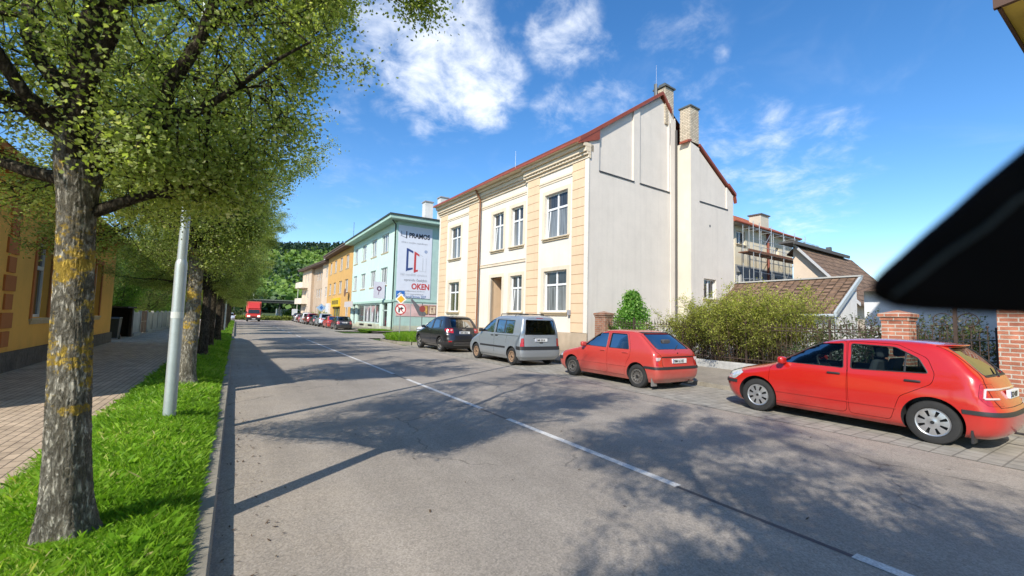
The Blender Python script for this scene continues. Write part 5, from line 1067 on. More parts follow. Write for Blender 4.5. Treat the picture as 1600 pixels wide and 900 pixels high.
q = MB(); pbox(q, PA, -1.08, 19.4, 11.251, 11.41, -1.08, .0); pbox(q, PS, .001, 12.2, 11.252, 11.41, -1.08, .0); q.build('eave_board', M_mdark, gb)
q = MB(); q.add([(-1.05, -1.05, 11.42), (-1.05, 19.4, 11.42), (5.5, 14, 12.9), (5.5, 5, 12.9), (12.2, -1.05, 11.42), (12.2, 19.4, 11.42)], [(0, 1, 2, 3), (0, 3, 4), (3, 2, 5, 4)]); q.build('roof', mat('dark_roof', (.09, .075, .07), .85, var=(2, .2)), gb, recalc=False)
for x, y, h in ((3.1, .9, 13.55), (4.5, .2, 14.1)):
    c_ = MB(); c_.box(x, x+.85, y, y+.9, 11.4, h); k_ = c_.build('chimney', stucco('chimney_white', (.62, .62, .60), .12), gb); c_ = MB(); c_.box(x-.08, x+.93, y-.08, y+.98, h, h+.12); c_.build('chimney_cap', mat('cap_grey', (.30, .30, .30), .8), k_)
q = MB(); q.tube([(-.10, .25, .15), (-.10, .25, 10.6), (-.8, -.2, 11.2)], .07, 8); q.build('downpipe', mat('pipe_dark_green', (.04, .06, .055), .5), gb, smooth=60)
# banner: white sheet with logo, coloured frames and lettering
bn = MB(); pbox(bn, PS, .12, 3.62, 3.42, 10.55, -.05, -.01); ban = tag(bn.build('banner', mat('banner_white', (.66, .69, .76), .6, var=(2, .03))), 'tall white advertising banner with blue and red window frames on the green side wall', 'banner'); ban.location = (*GO, 0)
INK = {k: mat('ink_'+k, c, .6) for k, c in dict(black=(.02, .022, .03), navy=(.03, .06, .20), red=(.50, .05, .05), grey=(.36, .38, .42), lgrey=(.50, .52, .56), blue=(.03, .16, .50), bluelight=(.16, .24, .42), white=(.8, .8, .8)).items()}
T = lambda nm, b, sz, c, s, z, **k: text_on(nm, b, sz, INK[c], ban, PS, s, z, -.056, **k)
T('lettering', 'PRAMOS', .66, 'black', 1.18, 9.42, bold=.022, sx=.86)
T('lettering', 'okna s novým rozměrem', .26, 'grey', .42, 8.83, bold=.002, sx=1.02)
T('lettering', 'Váš největší výrobce', .34, 'lgrey', .42, 5.62, bold=.004, sx=.98); T('lettering', 'opravdu českých', .34, 'grey', .85, 5.10, bold=.010, sx=1.02); T('lettering', 'OKEN', .80, 'red', 1.62, 4.30+.02, bold=.026, sx=.86)
T('lettering', 'stare.mesto@pramos.cz, 572 430 411', .17, 'grey', .42, 4.06, bold=.002); T('lettering', '800 100 111 www.pramos.cz', .17, 'grey', .42, 3.86, bold=.004, sx=1.15) if False else T('lettering', '800 100 111 www.pramos.cz', .19, 'grey', .42, 3.98-.22, bold=.004, sx=1.1)
def bar(mb, a, b, c, d, e, f, g, h, m): mb.prism([(a, b), (c, d), (e, f), (g, h)], lambda s, z: PS(s, z, -.062), lambda s, z: PS(s, z, -.051), m)
lg = MB()
# logo: small open frame
bar(lg, .36, 9.98, .44, 9.98, .44, 9.50, .36, 9.50, 0); bar(lg, .36, 9.50, .96, 9.28, .96, 9.36, .36, 9.58, 0); bar(lg, .88, 9.30, .98, 9.30, .98, 10.0, .88, 10.0, 1)
lg.build('logo', [INK['grey'], INK['black']], ban)
fr = MB()
bar(fr, 1.00, 8.35, 1.20, 8.30, 1.20, 6.15, 1.00, 6.02, 0); bar(fr, 1.2, 8.30, 1.68, 8.08, 1.68, 7.88, 1.2, 8.08, 0); bar(fr, 1.2, 6.36, 1.68, 6.44, 1.68, 6.28, 1.2, 6.12, 0)
bar(fr, 1.80, 8.08, 2.0, 8.0, 2.0, 6.0, 1.80, 5.95, 1); bar(fr, 2.0, 8.0, 2.32, 7.80, 2.32, 7.62, 2.0, 7.78, 1); bar(fr, 2.0, 6.25, 2.22, 6.28, 2.22, 6.1, 2.0, 6.04, 1)
bar(fr, 2.68, 7.5, 2.74, 7.5, 2.74, 6.2, 2.68, 6.2, 2); bar(fr, 3.04, 7.5, 3.08, 7.5, 3.08, 6.1, 3.04, 6.1, 2); bar(fr, 2.3, 7.85, 2.7, 7.68, 2.7, 7.64, 2.3, 7.80, 2); bar(fr, 2.3, 6.2, 3.06, 6.14, 3.06, 6.10, 2.3, 6.16, 2)
fr.build('frame_picture', [INK['navy'], INK['red'], INK['lgrey']], ban)
rgm = MB(); rgm.lathe([(.07, -.055), (.15, -.055), (.15, -.062), (.07, -.062)], 20, lambda x, y, z: PS(3.0+x, 8.15+y, z), close=True); rgm.build('emblem', INK['bluelight'], ban)
ar = MB(); ar.prism([(.0, .0), (.86, 0), (.86, .72), (0, .72)], lambda s, z: PS(.12+s, 3.36+z, -.066), lambda s, z: PS(.12+s, 3.36+z, -.051)); aa = ar.build('arrow_panel', INK['blue'], ban)
ar = MB()
for pl in ([(.12, .34), (.42, .60), (.42, .46), (.30, .34)], [(.12, .34), (.30, .34), (.42, .22), (.42, .08)], [(.25, .40), (.74, .40), (.74, .28), (.25, .28)]):
    ar.prism(pl, lambda s, z: PS(.12+s, 3.36+z, -.072), lambda s, z: PS(.12+s, 3.36+z, -.067))
ar.build('arrow', INK['white'], aa)
T('lettering', 'Janáčkova 207', .36, 'bluelight', 1.04, 3.44, bold=.008, sx=1.02)
# poster panel low on the side wall
pp_ = MB(); pbox(pp_, PS, .2, 4.6, 1.62, 2.86, -.04, 0); po = tag(pp_.build('poster_panel', mat('poster_pink', (.62, .42, .40), .7, var=(1.2, .25))), 'long pinkish picture panel low on the green side wall', 'poster'); po.location = (*GO, 0)
for a, b, c in ((2.9, 3.45, (.60, .36, .10)), (3.55, 4.3, (.62, .48, .34))):
    k_ = MB(); pbox(k_, PS, a, b, 1.85, 2.75, -.07, -.041); f_ = k_.build('picture_frame', mat('frame_brown', (.16, .07, .03), .7), po); k_ = MB(); pbox(k_, PS, a+.06, b-.06, 1.92, 2.68, -.075, -.071); k_.build('picture', mat('picture%d' % int(a), c, .7, var=(4, .4)), f_)
k_ = MB(); k_.lathe([(.0, -.078), (.10, -.078), (.10, -.0765)], 16, lambda x, y, z: PS(3.88+x, 2.42+y, z)); pbox(k_, PS, 3.86, 3.89, 2.05, 2.35, -.079, -.0765); k_.build('figure', mat('fig_brown', (.20, .10, .07), .7), po)
# blade sign over the shop door
bs = MB(); bs.box(-1.25, -.15, -.08, .08, 3.35, 5.05); bl_ = tag(bs.build('blade_sign', mat('sign_lilac', (.55, .52, .60), .5)), 'pale projecting sign with a small dark emblem above the shop door', 'sign'); bl_.location = (GO[0], GO[1]+2.9, 0)
e_ = MB(); e_.lathe([(.12, -.085), (.24, -.085), (.24, -.09), (.12, -.09)], 18, lambda x, y, z: (-.72+x, z, 4.35+y), close=True); e_.add([(-.72, -.088, 4.2), (-.66, -.088, 4.2), (-.78, -.088, 3.7), (-.82, -.088, 3.72)], [(0, 1, 2, 3)]); e_.build('emblem', mat('emblem_plum', (.10, .03, .08), .6), bl_, recalc=False)
text_on('shop_letters', 'KDO', .75, mat('letters_grey', (.35, .42, .40), .6), gb, PA, 7.6, 3.75, -.03, flip=-1, bold=.02)
k_ = MB(); pbox(k_, PA, 13.8, 18.4, 2.6, 3.3, -.9, -.82); tag(k_.build('shop_sign', mat('sign_pinkgrey', (.56, .52, .50), .6)), 'long pale sign board at the far end of the shop front', 'sign').location = (*GO, 0)

# ---- orange three-storey building
OO = (12.8, 60.2); ob = empty('orange_building', (*OO, 0), 0, 'ochre orange three-storey building with a yellow shop sign', 'building')
M_ochre = stucco('ochre_plaster', (.60, .36, .13), .06)
ow = [(2.5, 4.6), (6.8, 8.9), (11.2, 13.2), (15.2, 17.0)]
q = MB(); ops = [(a, b, 8.2, 10.1) for a, b in ow]+[(a, b, 4.8, 6.6) for a, b in ow]+[(1.8, 3.8, 1.2, 3.0), (7.2, 12.6, .4, 2.7)]
wall(q, PA, 0, 18.6, .1, 11.0, ops, .25); q.quad((0, 18.6, .1), (11, 18.6, .1), (11, 18.6, 11), (0, 18.6, 11)); q.quad((0, 0, .1), (11, 0, .1), (11, 0, 11), (0, 0, 11)); q.build('wall', M_ochre, ob, recalc=False)
for a, b in ow: window(ob, PA, a, b, 8.2, 10.1, .12, leaves=2, transom=None, sill=.06); window(ob, PA, a, b, 4.8, 6.6, .12, leaves=2, transom=None, sill=.06)
window(ob, PA, 1.8, 3.8, 1.2, 3.0, .12, transom=None, sill=.06); window(ob, PA, 7.2, 12.6, .4, 2.7, .12, leaves=3, transom=None, lower=M_glassshop, frame=mat('yellow_frame', (.60, .42, .03), .5), name='shop_window')
q = MB(); pbox(q, PA, -.2, 18.8, 11.0, 11.25, -.9, .3); pbox(q, PA, -.2, 18.8, 11.251, 11.4, -1.0, .3); q.build('soffit', mat('brown_soffit', (.13, .09, .07), .8), ob)
q = MB(); q.add([(-1.0, -.2, 11.4), (-1.0, 18.8, 11.4), (5.5, 18.8, 12.8), (5.5, -.2, 12.8), (12, -.2, 11.4), (12, 18.8, 11.4)], [(0, 1, 2, 3), (3, 2, 5, 4)]); q.build('roof', MATS['dark_roof'], ob, recalc=False)
q = MB(); pbox(q, PA, 7.0, 12.8, 2.8, 4.1, -.25, -.0); ys = tag(q.build('shop_sign', mat('sign_yellow', (.72, .50, .02), .5)), 'bright yellow sign board over the shop in the orange building', 'sign'); ys.location = (*OO, 0)
for k in range(5): 
    k_ = MB(); pbox(k_, PA, 7.5+k, 8.2+k, 3.15, 3.75, -.265, -.251); k_.build('sign_letter', mat('sign_dark', (.14, .10, .02), .6), ys)
q = MB(); pbox(q, PA, 14.8, 17.6, .12, 3.4, -.3, -.0); q.build('white_door', mat('door_white', (.66, .67, .68), .5), ob)
q = MB(); q.lathe([(0, 0), (.55, .06), (.56, .02)], 20, lambda x, y, z: (-.55-z, 1.2+x, 4.6+y)); q.tube([(0, 1.2, 4.6), (-.5, 1.2, 4.6)], .04, 6); tag(q.build('satellite_dish', mat('dish_brown', (.18, .09, .05), .6), smooth=50), 'round brown satellite dish on the corner of the orange building', 'satellite dish').location = (*OO, 0)
q = MB(); q.tube([(.3, 2, 11.5), (.3, 2, 14.5)], .03, 5); q.build('aerial', M_lead, ob)

# ---- tan block with balconies
TO = (13.2, 79.4); tb = empty('tan_building', (*TO, 0), R(3.5), 'tan three-storey block with rounded white balconies near the junction', 'building')
M_tan = stucco('tan_plaster', (.47, .36, .26), .08); M_tanl = stucco('tan_light', (.62, .50, .38), .06)
tw = [(1.8, 3.0), (7.4, 8.6), (9.4, 10.6), (11.4, 12.4), (17.5, 18.5), (20.0, 21.0)]
q = MB(); ops = [(a, b, z, z+1.7) for z in (1.4, 4.7, 8.0) for a, b in tw]
wall(q, PA, 0, 5.5, .1, 10.6, [o for o in ops if o[0] < 5], .2, 1, 1)
wall(q, lambda s, z, t: (t+.5, s, z), 5.5, 15.0, .1, 10.6, [o for o in ops if 5 < o[0] < 15], .2, 0, 0)
wall(q, PA, 15.0, 24.0, .1, 10.6, [o for o in ops if o[0] > 15], .2, 1, 1)
q.quad((0, 0, .1), (10, 0, .1), (10, 0, 10.6), (0, 0, 10.6), 0); q.quad((0, 24, .1), (10, 24, .1), (10, 24, 10.6), (0, 24, 10.6), 0); q.quad((0, 5.5, .1), (.5, 5.5, .1), (.5, 5.5, 10.6), (0, 5.5, 10.6), 0); q.quad((0, 15, .1), (.5, 15, .1), (.5, 15, 10.6), (0, 15, 10.6), 0)
q.build('wall', [M_tan, M_tanl], tb, recalc=False)
for (a, b, z, z1) in ops: window(tb, PA if not 5 < a < 15 else (lambda s, z_, t: (t+.5, s, z_)), a, b, z, z1, .1, leaves=2, transom=None, sill=None, lower=PANE_D)
for z in (3.6, 6.9):
    k_ = MB(); pr = [(0, 18.2), (-1.0, 18.4), (-1.5, 19.4), (-1.5, 23.2), (-1.0, 24.2), (0, 24.4)]; k_.prism(pr, lambda x, y, z=z: (x, y, z), lambda x, y, z=z: (x, y, z+1.15)); k_.build('balcony', mat('balcony_cream', (.66, .58, .46), .8), tb)
q = MB(); q.box(-.9, 10.5, -.4, 24.5, 10.6, 10.78); q.box(-1.0, 10.5, -.5, 24.6, 10.79, 10.95); q.build('soffit', MATS['brown_soffit'], tb)
q = MB(); q.add([(-1, -.5, 10.95), (-1, 24.6, 10.95), (5, 20, 12.2), (5, 4, 12.2), (10.5, -.5, 10.95), (10.5, 24.6, 10.95)], [(0, 1, 2, 3), (0, 3, 4), (3, 2, 5, 4), (1, 5, 2)]); q.build('roof', MATS['dark_roof'], tb, recalc=False)
q = MB(); q.box(1.0, 1.8, 9, 9.8, 11, 12.3); q.build('chimney', MATS['chimney_white'], tb)

# ---- orange house on the left with quoins
LO = (-4.624, 25.486); lh = empty('orange_house', (*LO, 0), R(1.83), 'bright orange single-storey house with brown quoins and dark stone plinth', 'house')
M_lor = stucco('bright_orange', (.80, .43, .10), .06); M_quoin = stucco('quoin_brown', (.46, .17, .06), .08)
PL = lambda s, z, t: (-t, -s, z)     # s runs towards the camera
q = MB(); lops = [(8.75, 9.97, 1.35, 3.30), (2.55, 3.60, 1.35, 3.30), (14.5, 15.6, 1.35, 3.3)]
wall(q, PL, 0, 17.2, .1, 4.45, lops, .25); q.quad(PL(0, .1, 0), PL(0, 4.45, 0), PL(0, 4.45, 9), PL(0, .1, 9)); q.quad(PL(17.2, .1, 0), PL(17.2, 4.45, 0), PL(17.2, 4.45, 9), PL(17.2, .1, 9)); q.build('wall', M_lor, lh, recalc=False)
for o in lops:
    wn = window(lh, PL, *o, .14, sill=.07, lower=PANE_D)
    k_ = MB(); a, b, c, d = o; pbox(k_, PL, a-.14, a, c-.05, d+.16, -.03, .02); pbox(k_, PL, b, b+.14, c-.05, d+.16, -.03, .02); pbox(k_, PL, a, b, d, d+.16, -.03, .02); k_.build('window_surround', M_quoin, lh)
for s0 in (11.25, 3.95):
    q = MB()
    for k in range(9):
        w_ = .62 if k % 2 else .42; z = .72+k*.41
        pbox(q, PL, s0+(.0 if k % 2 else .10), s0+(.0 if k % 2 else .10)+w_, z, z+.34, -.035, .01)
    q.build('quoins', M_quoin, lh)
q = MB(); pbox(q, PL, -.04, 17.3, .1, .60, -.07, .02); q.build('plinth', mat('dark_stone', (.10, .085, .07), .95, bump=(9, .9, .04), var=[(3, .35), (14, .3)]), lh)
q = MB(); pbox(q, PL, -.15, 17.3, 4.35, 4.5, -.18, .02); pbox(q, PL, -.3, 17.4, 4.5, 4.62, -.42, .02); pbox(q, PL, 3.15, 3.3, 3.75, 4.35, -.2, .0); q.build('cornice', M_quoin, lh)
q = MB(); q.add([PL(-.3, 4.62, -.45), PL(17.4, 4.62, -.45), PL(17.4, 8.6, 4.2), PL(-.3, 8.6, 4.2), PL(-.3, 4.6, 9.3), PL(17.4, 4.6, 9.3)], [(0, 1, 2, 3), (3, 2, 5, 4)]); q.add([PL(-.02, 4.5, 0), PL(-.02, 8.5, 4.2), PL(-.02, 4.5, 9)], [(0, 1, 2)]); q.add([PL(17.25, 4.5, 0), PL(17.25, 8.5, 4.2), PL(17.25, 4.5, 9)], [(0, 1, 2)]); q.build('roof', M_tile_red, lh, recalc=False)
# ------------------------------------------------------------------ trees and shrubs
def barkmat(name, c1, c2, lichen=None, lzone=(.6, 2.2)):
    m = bpy.data.materials.new(name); m.use_nodes = True; t = m.node_tree; b = t.nodes['Principled BSDF']; L = t.links.new
    tc = N(t, 'ShaderNodeTexCoord'); O = tc.outputs['Object']
    mp = N(t, 'ShaderNodeMapping'); mp.inputs['Scale'].default_value = (1, 1, .30); L(O, mp.inputs[0])
    v = N(t, 'ShaderNodeTexNoise'); v.inputs['Scale'].default_value = 46; v.inputs['Detail'].default_value = 9; v.inputs['Roughness'].default_value = .72; v.inputs['Distortion'].default_value = .6
    n0 = N(t, 'ShaderNodeTexNoise'); n0.inputs['Scale'].default_value = 14; n0.inputs['Detail'].default_value = 6; L(mp.outputs[0], n0.inputs['Vector'])
    ws = N(t, 'ShaderNodeVectorMath', operation='MULTIPLY_ADD'); ws.inputs[1].default_value = (.045, .045, .045); L(n0.outputs['Color'], ws.inputs[0]); L(mp.outputs[0], ws.inputs[2]); L(ws.outputs[0], v.inputs['Vector'])
    cr = N(t, 'ShaderNodeMapRange', interpolation_type='SMOOTHSTEP'); cr.inputs[1].default_value = .40; cr.inputs[2].default_value = .60; L(v.outputs[0], cr.inputs[0])
    mx = N(t, 'ShaderNodeMix', data_type='RGBA'); L(cr.outputs[0], mx.inputs[0]); mx.inputs[6].default_value = (*c1, 1); mx.inputs[7].default_value = (*c2, 1)
    n1 = N(t, 'ShaderNodeTexNoise'); n1.inputs['Scale'].default_value = 5; n1.inputs['Detail'].default_value = 7; L(O, n1.inputs['Vector'])
    r = N(t, 'ShaderNodeMapRange'); r.inputs[1].default_value = .3; r.inputs[2].default_value = .7; r.inputs[3].default_value = .65; r.inputs[4].default_value = 1.3; L(n1.outputs[0], r.inputs[0])
    s = N(t, 'ShaderNodeVectorMath', operation='SCALE'); L(mx.outputs[2], s.inputs[0]); L(r.outputs[0], s.inputs['Scale']); col = s.outputs[0]; h = cr.outputs[0]
    if lichen:
        mp2 = N(t, 'ShaderNodeMapping'); mp2.inputs['Scale'].default_value = (1.3, 1.3, 2.6); mp2.inputs['Location'].default_value = (3.3, 1.1, .45); L(O, mp2.inputs[0])
        n2 = N(t, 'ShaderNodeTexNoise'); n2.inputs['Scale'].default_value = 3.0; n2.inputs['Detail'].default_value = 4; L(mp2.outputs[0], n2.inputs['Vector'])
        n3 = N(t, 'ShaderNodeTexNoise'); n3.inputs['Scale'].default_value = 26; n3.inputs['Detail'].default_value = 6; n3.inputs['Roughness'].default_value = .7; L(O, n3.inputs['Vector'])
        a = N(t, 'ShaderNodeMath', operation='MULTIPLY_ADD', i_1=.8); L(n3.outputs[0], a.inputs[0]); L(n2.outputs[0], a.inputs[2])
        sp = N(t, 'ShaderNodeSeparateXYZ'); L(O, sp.inputs[0])
        zm = N(t, 'ShaderNodeMapRange'); zm.inputs[1].default_value = lzone[0]-.15; zm.inputs[2].default_value = lzone[0]+.35; zm.inputs[3].default_value = -.4; zm.inputs[4].default_value = 0; L(sp.outputs[2], zm.inputs[0])
        zn = N(t, 'ShaderNodeMapRange'); zn.inputs[1].default_value = lzone[1]; zn.inputs[2].default_value = lzone[1]+.5; zn.inputs[3].default_value = 0; zn.inputs[4].default_value = -.12; L(sp.outputs[2], zn.inputs[0])
        ad = N(t, 'ShaderNodeMath', operation='ADD'); L(a.outputs[0], ad.inputs[0]); L(zm.outputs[0], ad.inputs[1]); ae = N(t, 'ShaderNodeMath', operation='ADD'); L(ad.outputs[0], ae.inputs[0]); L(zn.outputs[0], ae.inputs[1])
        lm = N(t, 'ShaderNodeMapRange', interpolation_type='SMOOTHSTEP'); lm.inputs[1].default_value = .90; lm.inputs[2].default_value = 1.0; L(ae.outputs[0], lm.inputs[0])
        lc = N(t, 'ShaderNodeMix', data_type='RGBA'); L(n3.outputs[0], lc.inputs[0]); lc.inputs[6].default_value = (.40, .22, .03, 1); lc.inputs[7].default_value = (.72, .54, .12, 1)
        m2 = N(t, 'ShaderNodeMix', data_type='RGBA'); L(lm.outputs[0], m2.inputs[0]); L(col, m2.inputs[6]); L(lc.outputs[2], m2.inputs[7]); col = m2.outputs[2]
    L(col, b.inputs['Base Color']); b.inputs['Roughness'].default_value = .95; b.inputs['Specular IOR Level'].default_value = .1
    bp = N(t, 'ShaderNodeBump'); bp.inputs['Strength'].default_value = 1.0; bp.inputs['Distance'].default_value = .02; hh = N(t, 'ShaderNodeMath', operation='MULTIPLY_ADD', i_1=.5); L(n1.outputs[0], hh.inputs[0]); L(h, hh.inputs[2]); L(hh.outputs[0], bp.inputs['Height']); L(bp.outputs[0], b.inputs['Normal'])
    return m
M_bark = barkmat('bark_lichen', (.13, .115, .085), (.42, .39, .32), True, (.55, 1.75)); M_bark2 = barkmat('bark_plain', (.035, .028, .02), (.13, .11, .08))
M_leaf = leafmat('street_tree_leaves', [(0, (.10, .13, .03)), (.3, (.22, .28, .07)), (.6, (.35, .42, .13)), (.85, (.49, .54, .24)), (1, (.64, .63, .40))], .52)
def leaves(points, n_each, spread, size, r, flat=.0):
    """leaf quads scattered round the given points: verts, per-leaf value"""
    P_ = np.repeat(points, n_each, 0); n = len(P_); c = P_ + r.normal(0, spread, (n, 3)) * [1, 1, .8]
    a = r.normal(0, 1, (n, 3)); a[:, 2] *= .7; a /= np.linalg.norm(a, axis=1)[:, None]; b = r.normal(0, 1, (n, 3)); b -= a * (a*b).sum(1)[:, None]; b /= np.linalg.norm(b, axis=1)[:, None]
    L_ = size * r.uniform(.55, 1.3, n)[:, None]; W_ = L_ * .36
    nn = np.cross(a, b)
    V = np.stack([c, c + a*L_*.45 + b*W_ + nn*L_*.08, c + a*L_, c + a*L_*.45 - b*W_ + nn*L_*.08], 1).reshape(-1, 3); return V, n
def skeleton(r, H=8.4, fork=2.35, Rr=2.6, nlimb=6, lean=(0, 0), low=2.2, trunk_r=.125, zc=None, first=None, vase=True):
    """returns tubes [(pts, radii, sides)] and twig sample points; crown is an uneven ellipsoid"""
    tubes = []; twigs = []; tips = []
    zc = zc or (low + H) / 2 + .1; rz = (H - low) / 2
    def inside(p, k=1.0):
        th = atan2(p[1], p[0]); bump = 1 + .13 * sin(3 * th + p[2] * 1.1 + r_ph) + .09 * sin(5 * th - p[2] * 1.7)
        # vase-shaped crown, lower and wider towards the house side
        side = max(0., cos(th - 2.15)) ** .7; sun_ = max(0., cos(th + 2.56)) ** 2
        f_ = float(np.interp((p[2]-low)/(H-low), [0, .14, .3, .46, .62, .82, 1.0], [.30+.55*side, .44+.46*side, .58+.36*side, .88, 1.0, .84, .25]))
        return low + .9 * sun_ * min(1, hypot(p[0], p[1]) / 1.2) < p[2] < H and hypot(p[0], p[1]) < Rr * bump * f_ * k
    r_ph = r.uniform(0, 6)
    def branch(p, d, L0, r0, level, free=False):
        n = max(3, int(L0 / (.28 if level < 2 else .16))); pts = [p.copy()]; rad = [r0]; q = p.copy(); dd = d.copy()
        for i in range(n):
            dd = dd + r.normal(0, .16 if level < 2 else .22, 3) + np.array([0, 0, .05 if level < 2 else -.01]); dd /= np.linalg.norm(dd); q = q + dd * (L0 / n)
            if level > 0 and not free and not inside(q, 1.02): break
            if level == 0 and not free and q[2] > low + .4 and not inside(q, 1.0): break
            pts.append(q.copy()); rad.append(r0 * (1 - .8 * (i + 1) / n))
        if len(pts) < 2: return
        rad = [r0 * (1 - .85 * i / (len(pts) - 1)) for i in range(len(pts))]
        tubes.append((pts, rad, 7 if level == 0 else (5 if level == 1 else 3)))
        if level >= 2 or r0 < .012:
            for a, b in zip(pts, pts[1:]):
                for t in (.25, .75): twigs.append(a + (b - a) * t)
        if level < 3:
            k = [10, 8, 5][level]
            for j in range(k):
                f = r.uniform(.18 if level else .28, 1.0); i = min(int(f * (len(pts) - 1)), len(pts) - 2); base = pts[i] + (pts[i+1] - pts[i]) * r.uniform(0, 1)
                out = np.array([base[0], base[1], (base[2]-zc) * .6]); out /= max(.1, np.linalg.norm(out)); ax = (pts[i+1] - pts[i]); ax /= np.linalg.norm(ax)
                nd = r.normal(0, .75, 3) + out * .55 + ax * .5; nd /= np.linalg.norm(nd); branch(base, nd, L0 * r.uniform(.42, .68) * (.62 if free else 1), max(.004, rad[i] * .5), level + 1, free)
    top = np.array([lean[0], lean[1], fork])
    for k in range(nlimb):
        a = 2 * pi * k / nlimb + r.uniform(-.35, .35); up = r.uniform(.45, 1.3); d = np.array([cos(a), sin(a), up]); d /= np.linalg.norm(d)
        b0 = top + np.array([0, 0, r.uniform(-.12, .35)]); branch(b0, d, r.uniform(2.6, 3.8) * Rr / 2.6, trunk_r * r.uniform(.42, .6), 0)
    branch(top, np.array([.05, .08, 1.]), H - fork - .6, trunk_r * .75, 0)
    for (z, a, L0, up, rr, *fr) in (first or []):
        d = np.array([cos(a), sin(a), up]); d /= np.linalg.norm(d); branch(np.array([lean[0]*z/fork, lean[1]*z/fork, z]), d, L0, rr, 0, bool(fr))
    return tubes, np.array(twigs)
def tube_mesh(tubes, m, name):
    mb = MB()
    for pts, rad, n in tubes: mb.tube(pts, rad, n, cap=False)
    me = mb.mesh(name, [m]); me.shade_smooth(); return me
def trunk_mesh(r, fork, tr, lean, m, hi=True):
    """trunk with root flare, lumps and vertical bark ridges"""
    NR, NZ = (120, 240) if hi else (20, 24); z = np.linspace(-.12, fork + .28, NZ); th = np.linspace(0, 2*pi, NR, endpoint=False); Z, TH = np.meshgrid(z, th, indexing='ij')
    rad = tr * (1.10 - .26 * Z / fork) + .075 * np.exp(-(Z+.02) / .17) * (1 + .35 * np.sin(5 * TH + 1)) + .035 * np.exp(-((Z - fork - .1) / .28) ** 2)
    rad *= 1 + .03 * np.sin(2 * TH + Z * 1.3) + .02 * np.sin(3 * TH - Z * 2.3)
    if hi:
        ph = TH * 17 + 1.6 * np.sin(Z * 6.1 + 2 * np.sin(TH * 3)) + .9 * np.sin(Z * 17 + TH * 4); ph2 = TH * 29 + 2.1 * np.sin(Z * 9.7 + TH * 2)
        cut = np.sin(Z * 34 + 3 * np.sin(TH * 5) + 2 * np.sin(Z * 7))
        rad += .0045 * (1 - np.abs(np.sin(ph))**.5 * 1.0) * -1.2 + .0022 * np.abs(np.sin(ph2)) + .0018 * (cut > .55) * -1 + .0012 * r.standard_normal(Z.shape)
    X = lean[0] * Z / fork + rad * np.cos(TH); Y = lean[1] * Z / fork + rad * np.sin(TH); V = np.stack([X, Y, Z], -1).reshape(-1, 3)
    i, k = np.meshgrid(np.arange(NZ-1), np.arange(NR), indexing='ij'); k2 = (k + 1) % NR; idx = np.stack([i*NR+k, i*NR+k2, (i+1)*NR+k2, (i+1)*NR+k], -1).reshape(-1)
    return fast_mesh('trunk', V, 4, idx, [m], smooth=True)
def tree_meshes(seed, nleaf, size, H, Rr, fork, tr, lean, hi, leafm, barkm, first=None, low=2.2, nlimb=6, spread=.075, clump=.5):
    r = np.random.default_rng(seed); tb, tw = skeleton(r, H, fork, Rr, nlimb, lean, low, tr, first=first)
    each = max(1, int(round(nleaf / len(tw)))); 
    if each * len(tw) > nleaf * 1.4: tw = tw[r.choice(len(tw), int(nleaf / each), replace=False)]
    V, n = leaves(tw, each, spread, size, r); tone = np.repeat(np.clip(r.normal(clump, .16, len(tw)), 0, 1), each); A = np.clip(tone + r.normal(0, .17, n), 0, 1)
    return trunk_mesh(r, fork, tr, lean, barkm, hi), tube_mesh(tb, M_bark2, 'limbs'), fast_mesh('crown', V, 4, np.arange(len(V)), [leafm], attr=A)
def plant_tree(meshes, x, y, z, rz, sc, label, group=None, cat='tree', name='street_tree'):
    e = empty(name, (x, y, z), rz, label, cat, group); e.scale = (sc, sc, sc)
    link_mesh('trunk', meshes[0], e); link_mesh('limbs', meshes[1], e); link_mesh('crown', meshes[2], e); return e
GT = 'row of street trees in the grass verge'
near = tree_meshes(21, 160000, .030, 8.1, 2.5, 2.30, .097, (-.10, .0), True, M_leaf, M_bark, first=[(1.98, .25, .95, .70, .045), (3.35, .0, 2.45, .60, .030, 1), (2.5, -2.3, 2.4, .4, .04), (2.2, 2.8, 2.2, .35, .045), (2.3, 2.0, 2.2, .4, .04)])
far_ = tree_meshes(33, 95000, .042, 8.0, 2.6, 2.45, .125, (.04, .03), False, M_leaf, M_bark, low=2.1)
plant_tree(near, -.79, 3.71, .20, 0, 1, 'nearest street tree, thick bark with bands of yellow lichen', GT)
zero_ = tree_meshes(77, 130000, .050, 8.3, 2.75, 2.3, .11, (.0, .05), False, M_leaf, M_bark, low=2.1)
plant_tree(zero_, -.79, -2.5, .20, 1.2, 1.06, 'street tree just behind the viewpoint whose shadow falls on the road', GT)
plant_tree(far_, -.72, 10.25, .22, .5, 1.0, 'second street tree, yellowish trunk just behind the grey lamp post', GT)
dk = far_[0].copy(); dk.materials.clear(); dk.materials.append(M_bark2); far_d = (dk, far_[1], far_[2])
rr = random.Random(4)
for k, y in enumerate([16.4, 20.6, 24.4, 28.4, 36.5, 42.5, 49, 55.5, 62, 69, 76]):
    nm = ['third', 'fourth', 'fifth', 'sixth', 'seventh', 'eighth', 'ninth', 'tenth', 'eleventh', 'twelfth', 'farthest'][k]
    plant_tree(far_d if k % 3 else (dk, near[1], near[2]), -.76 + rr.uniform(-.08, .08), y, .2, rr.uniform(0, 6.28), rr.uniform(.9, 1.04), f'{nm} street tree in the verge row counting from the camera, dark trunk', GT)
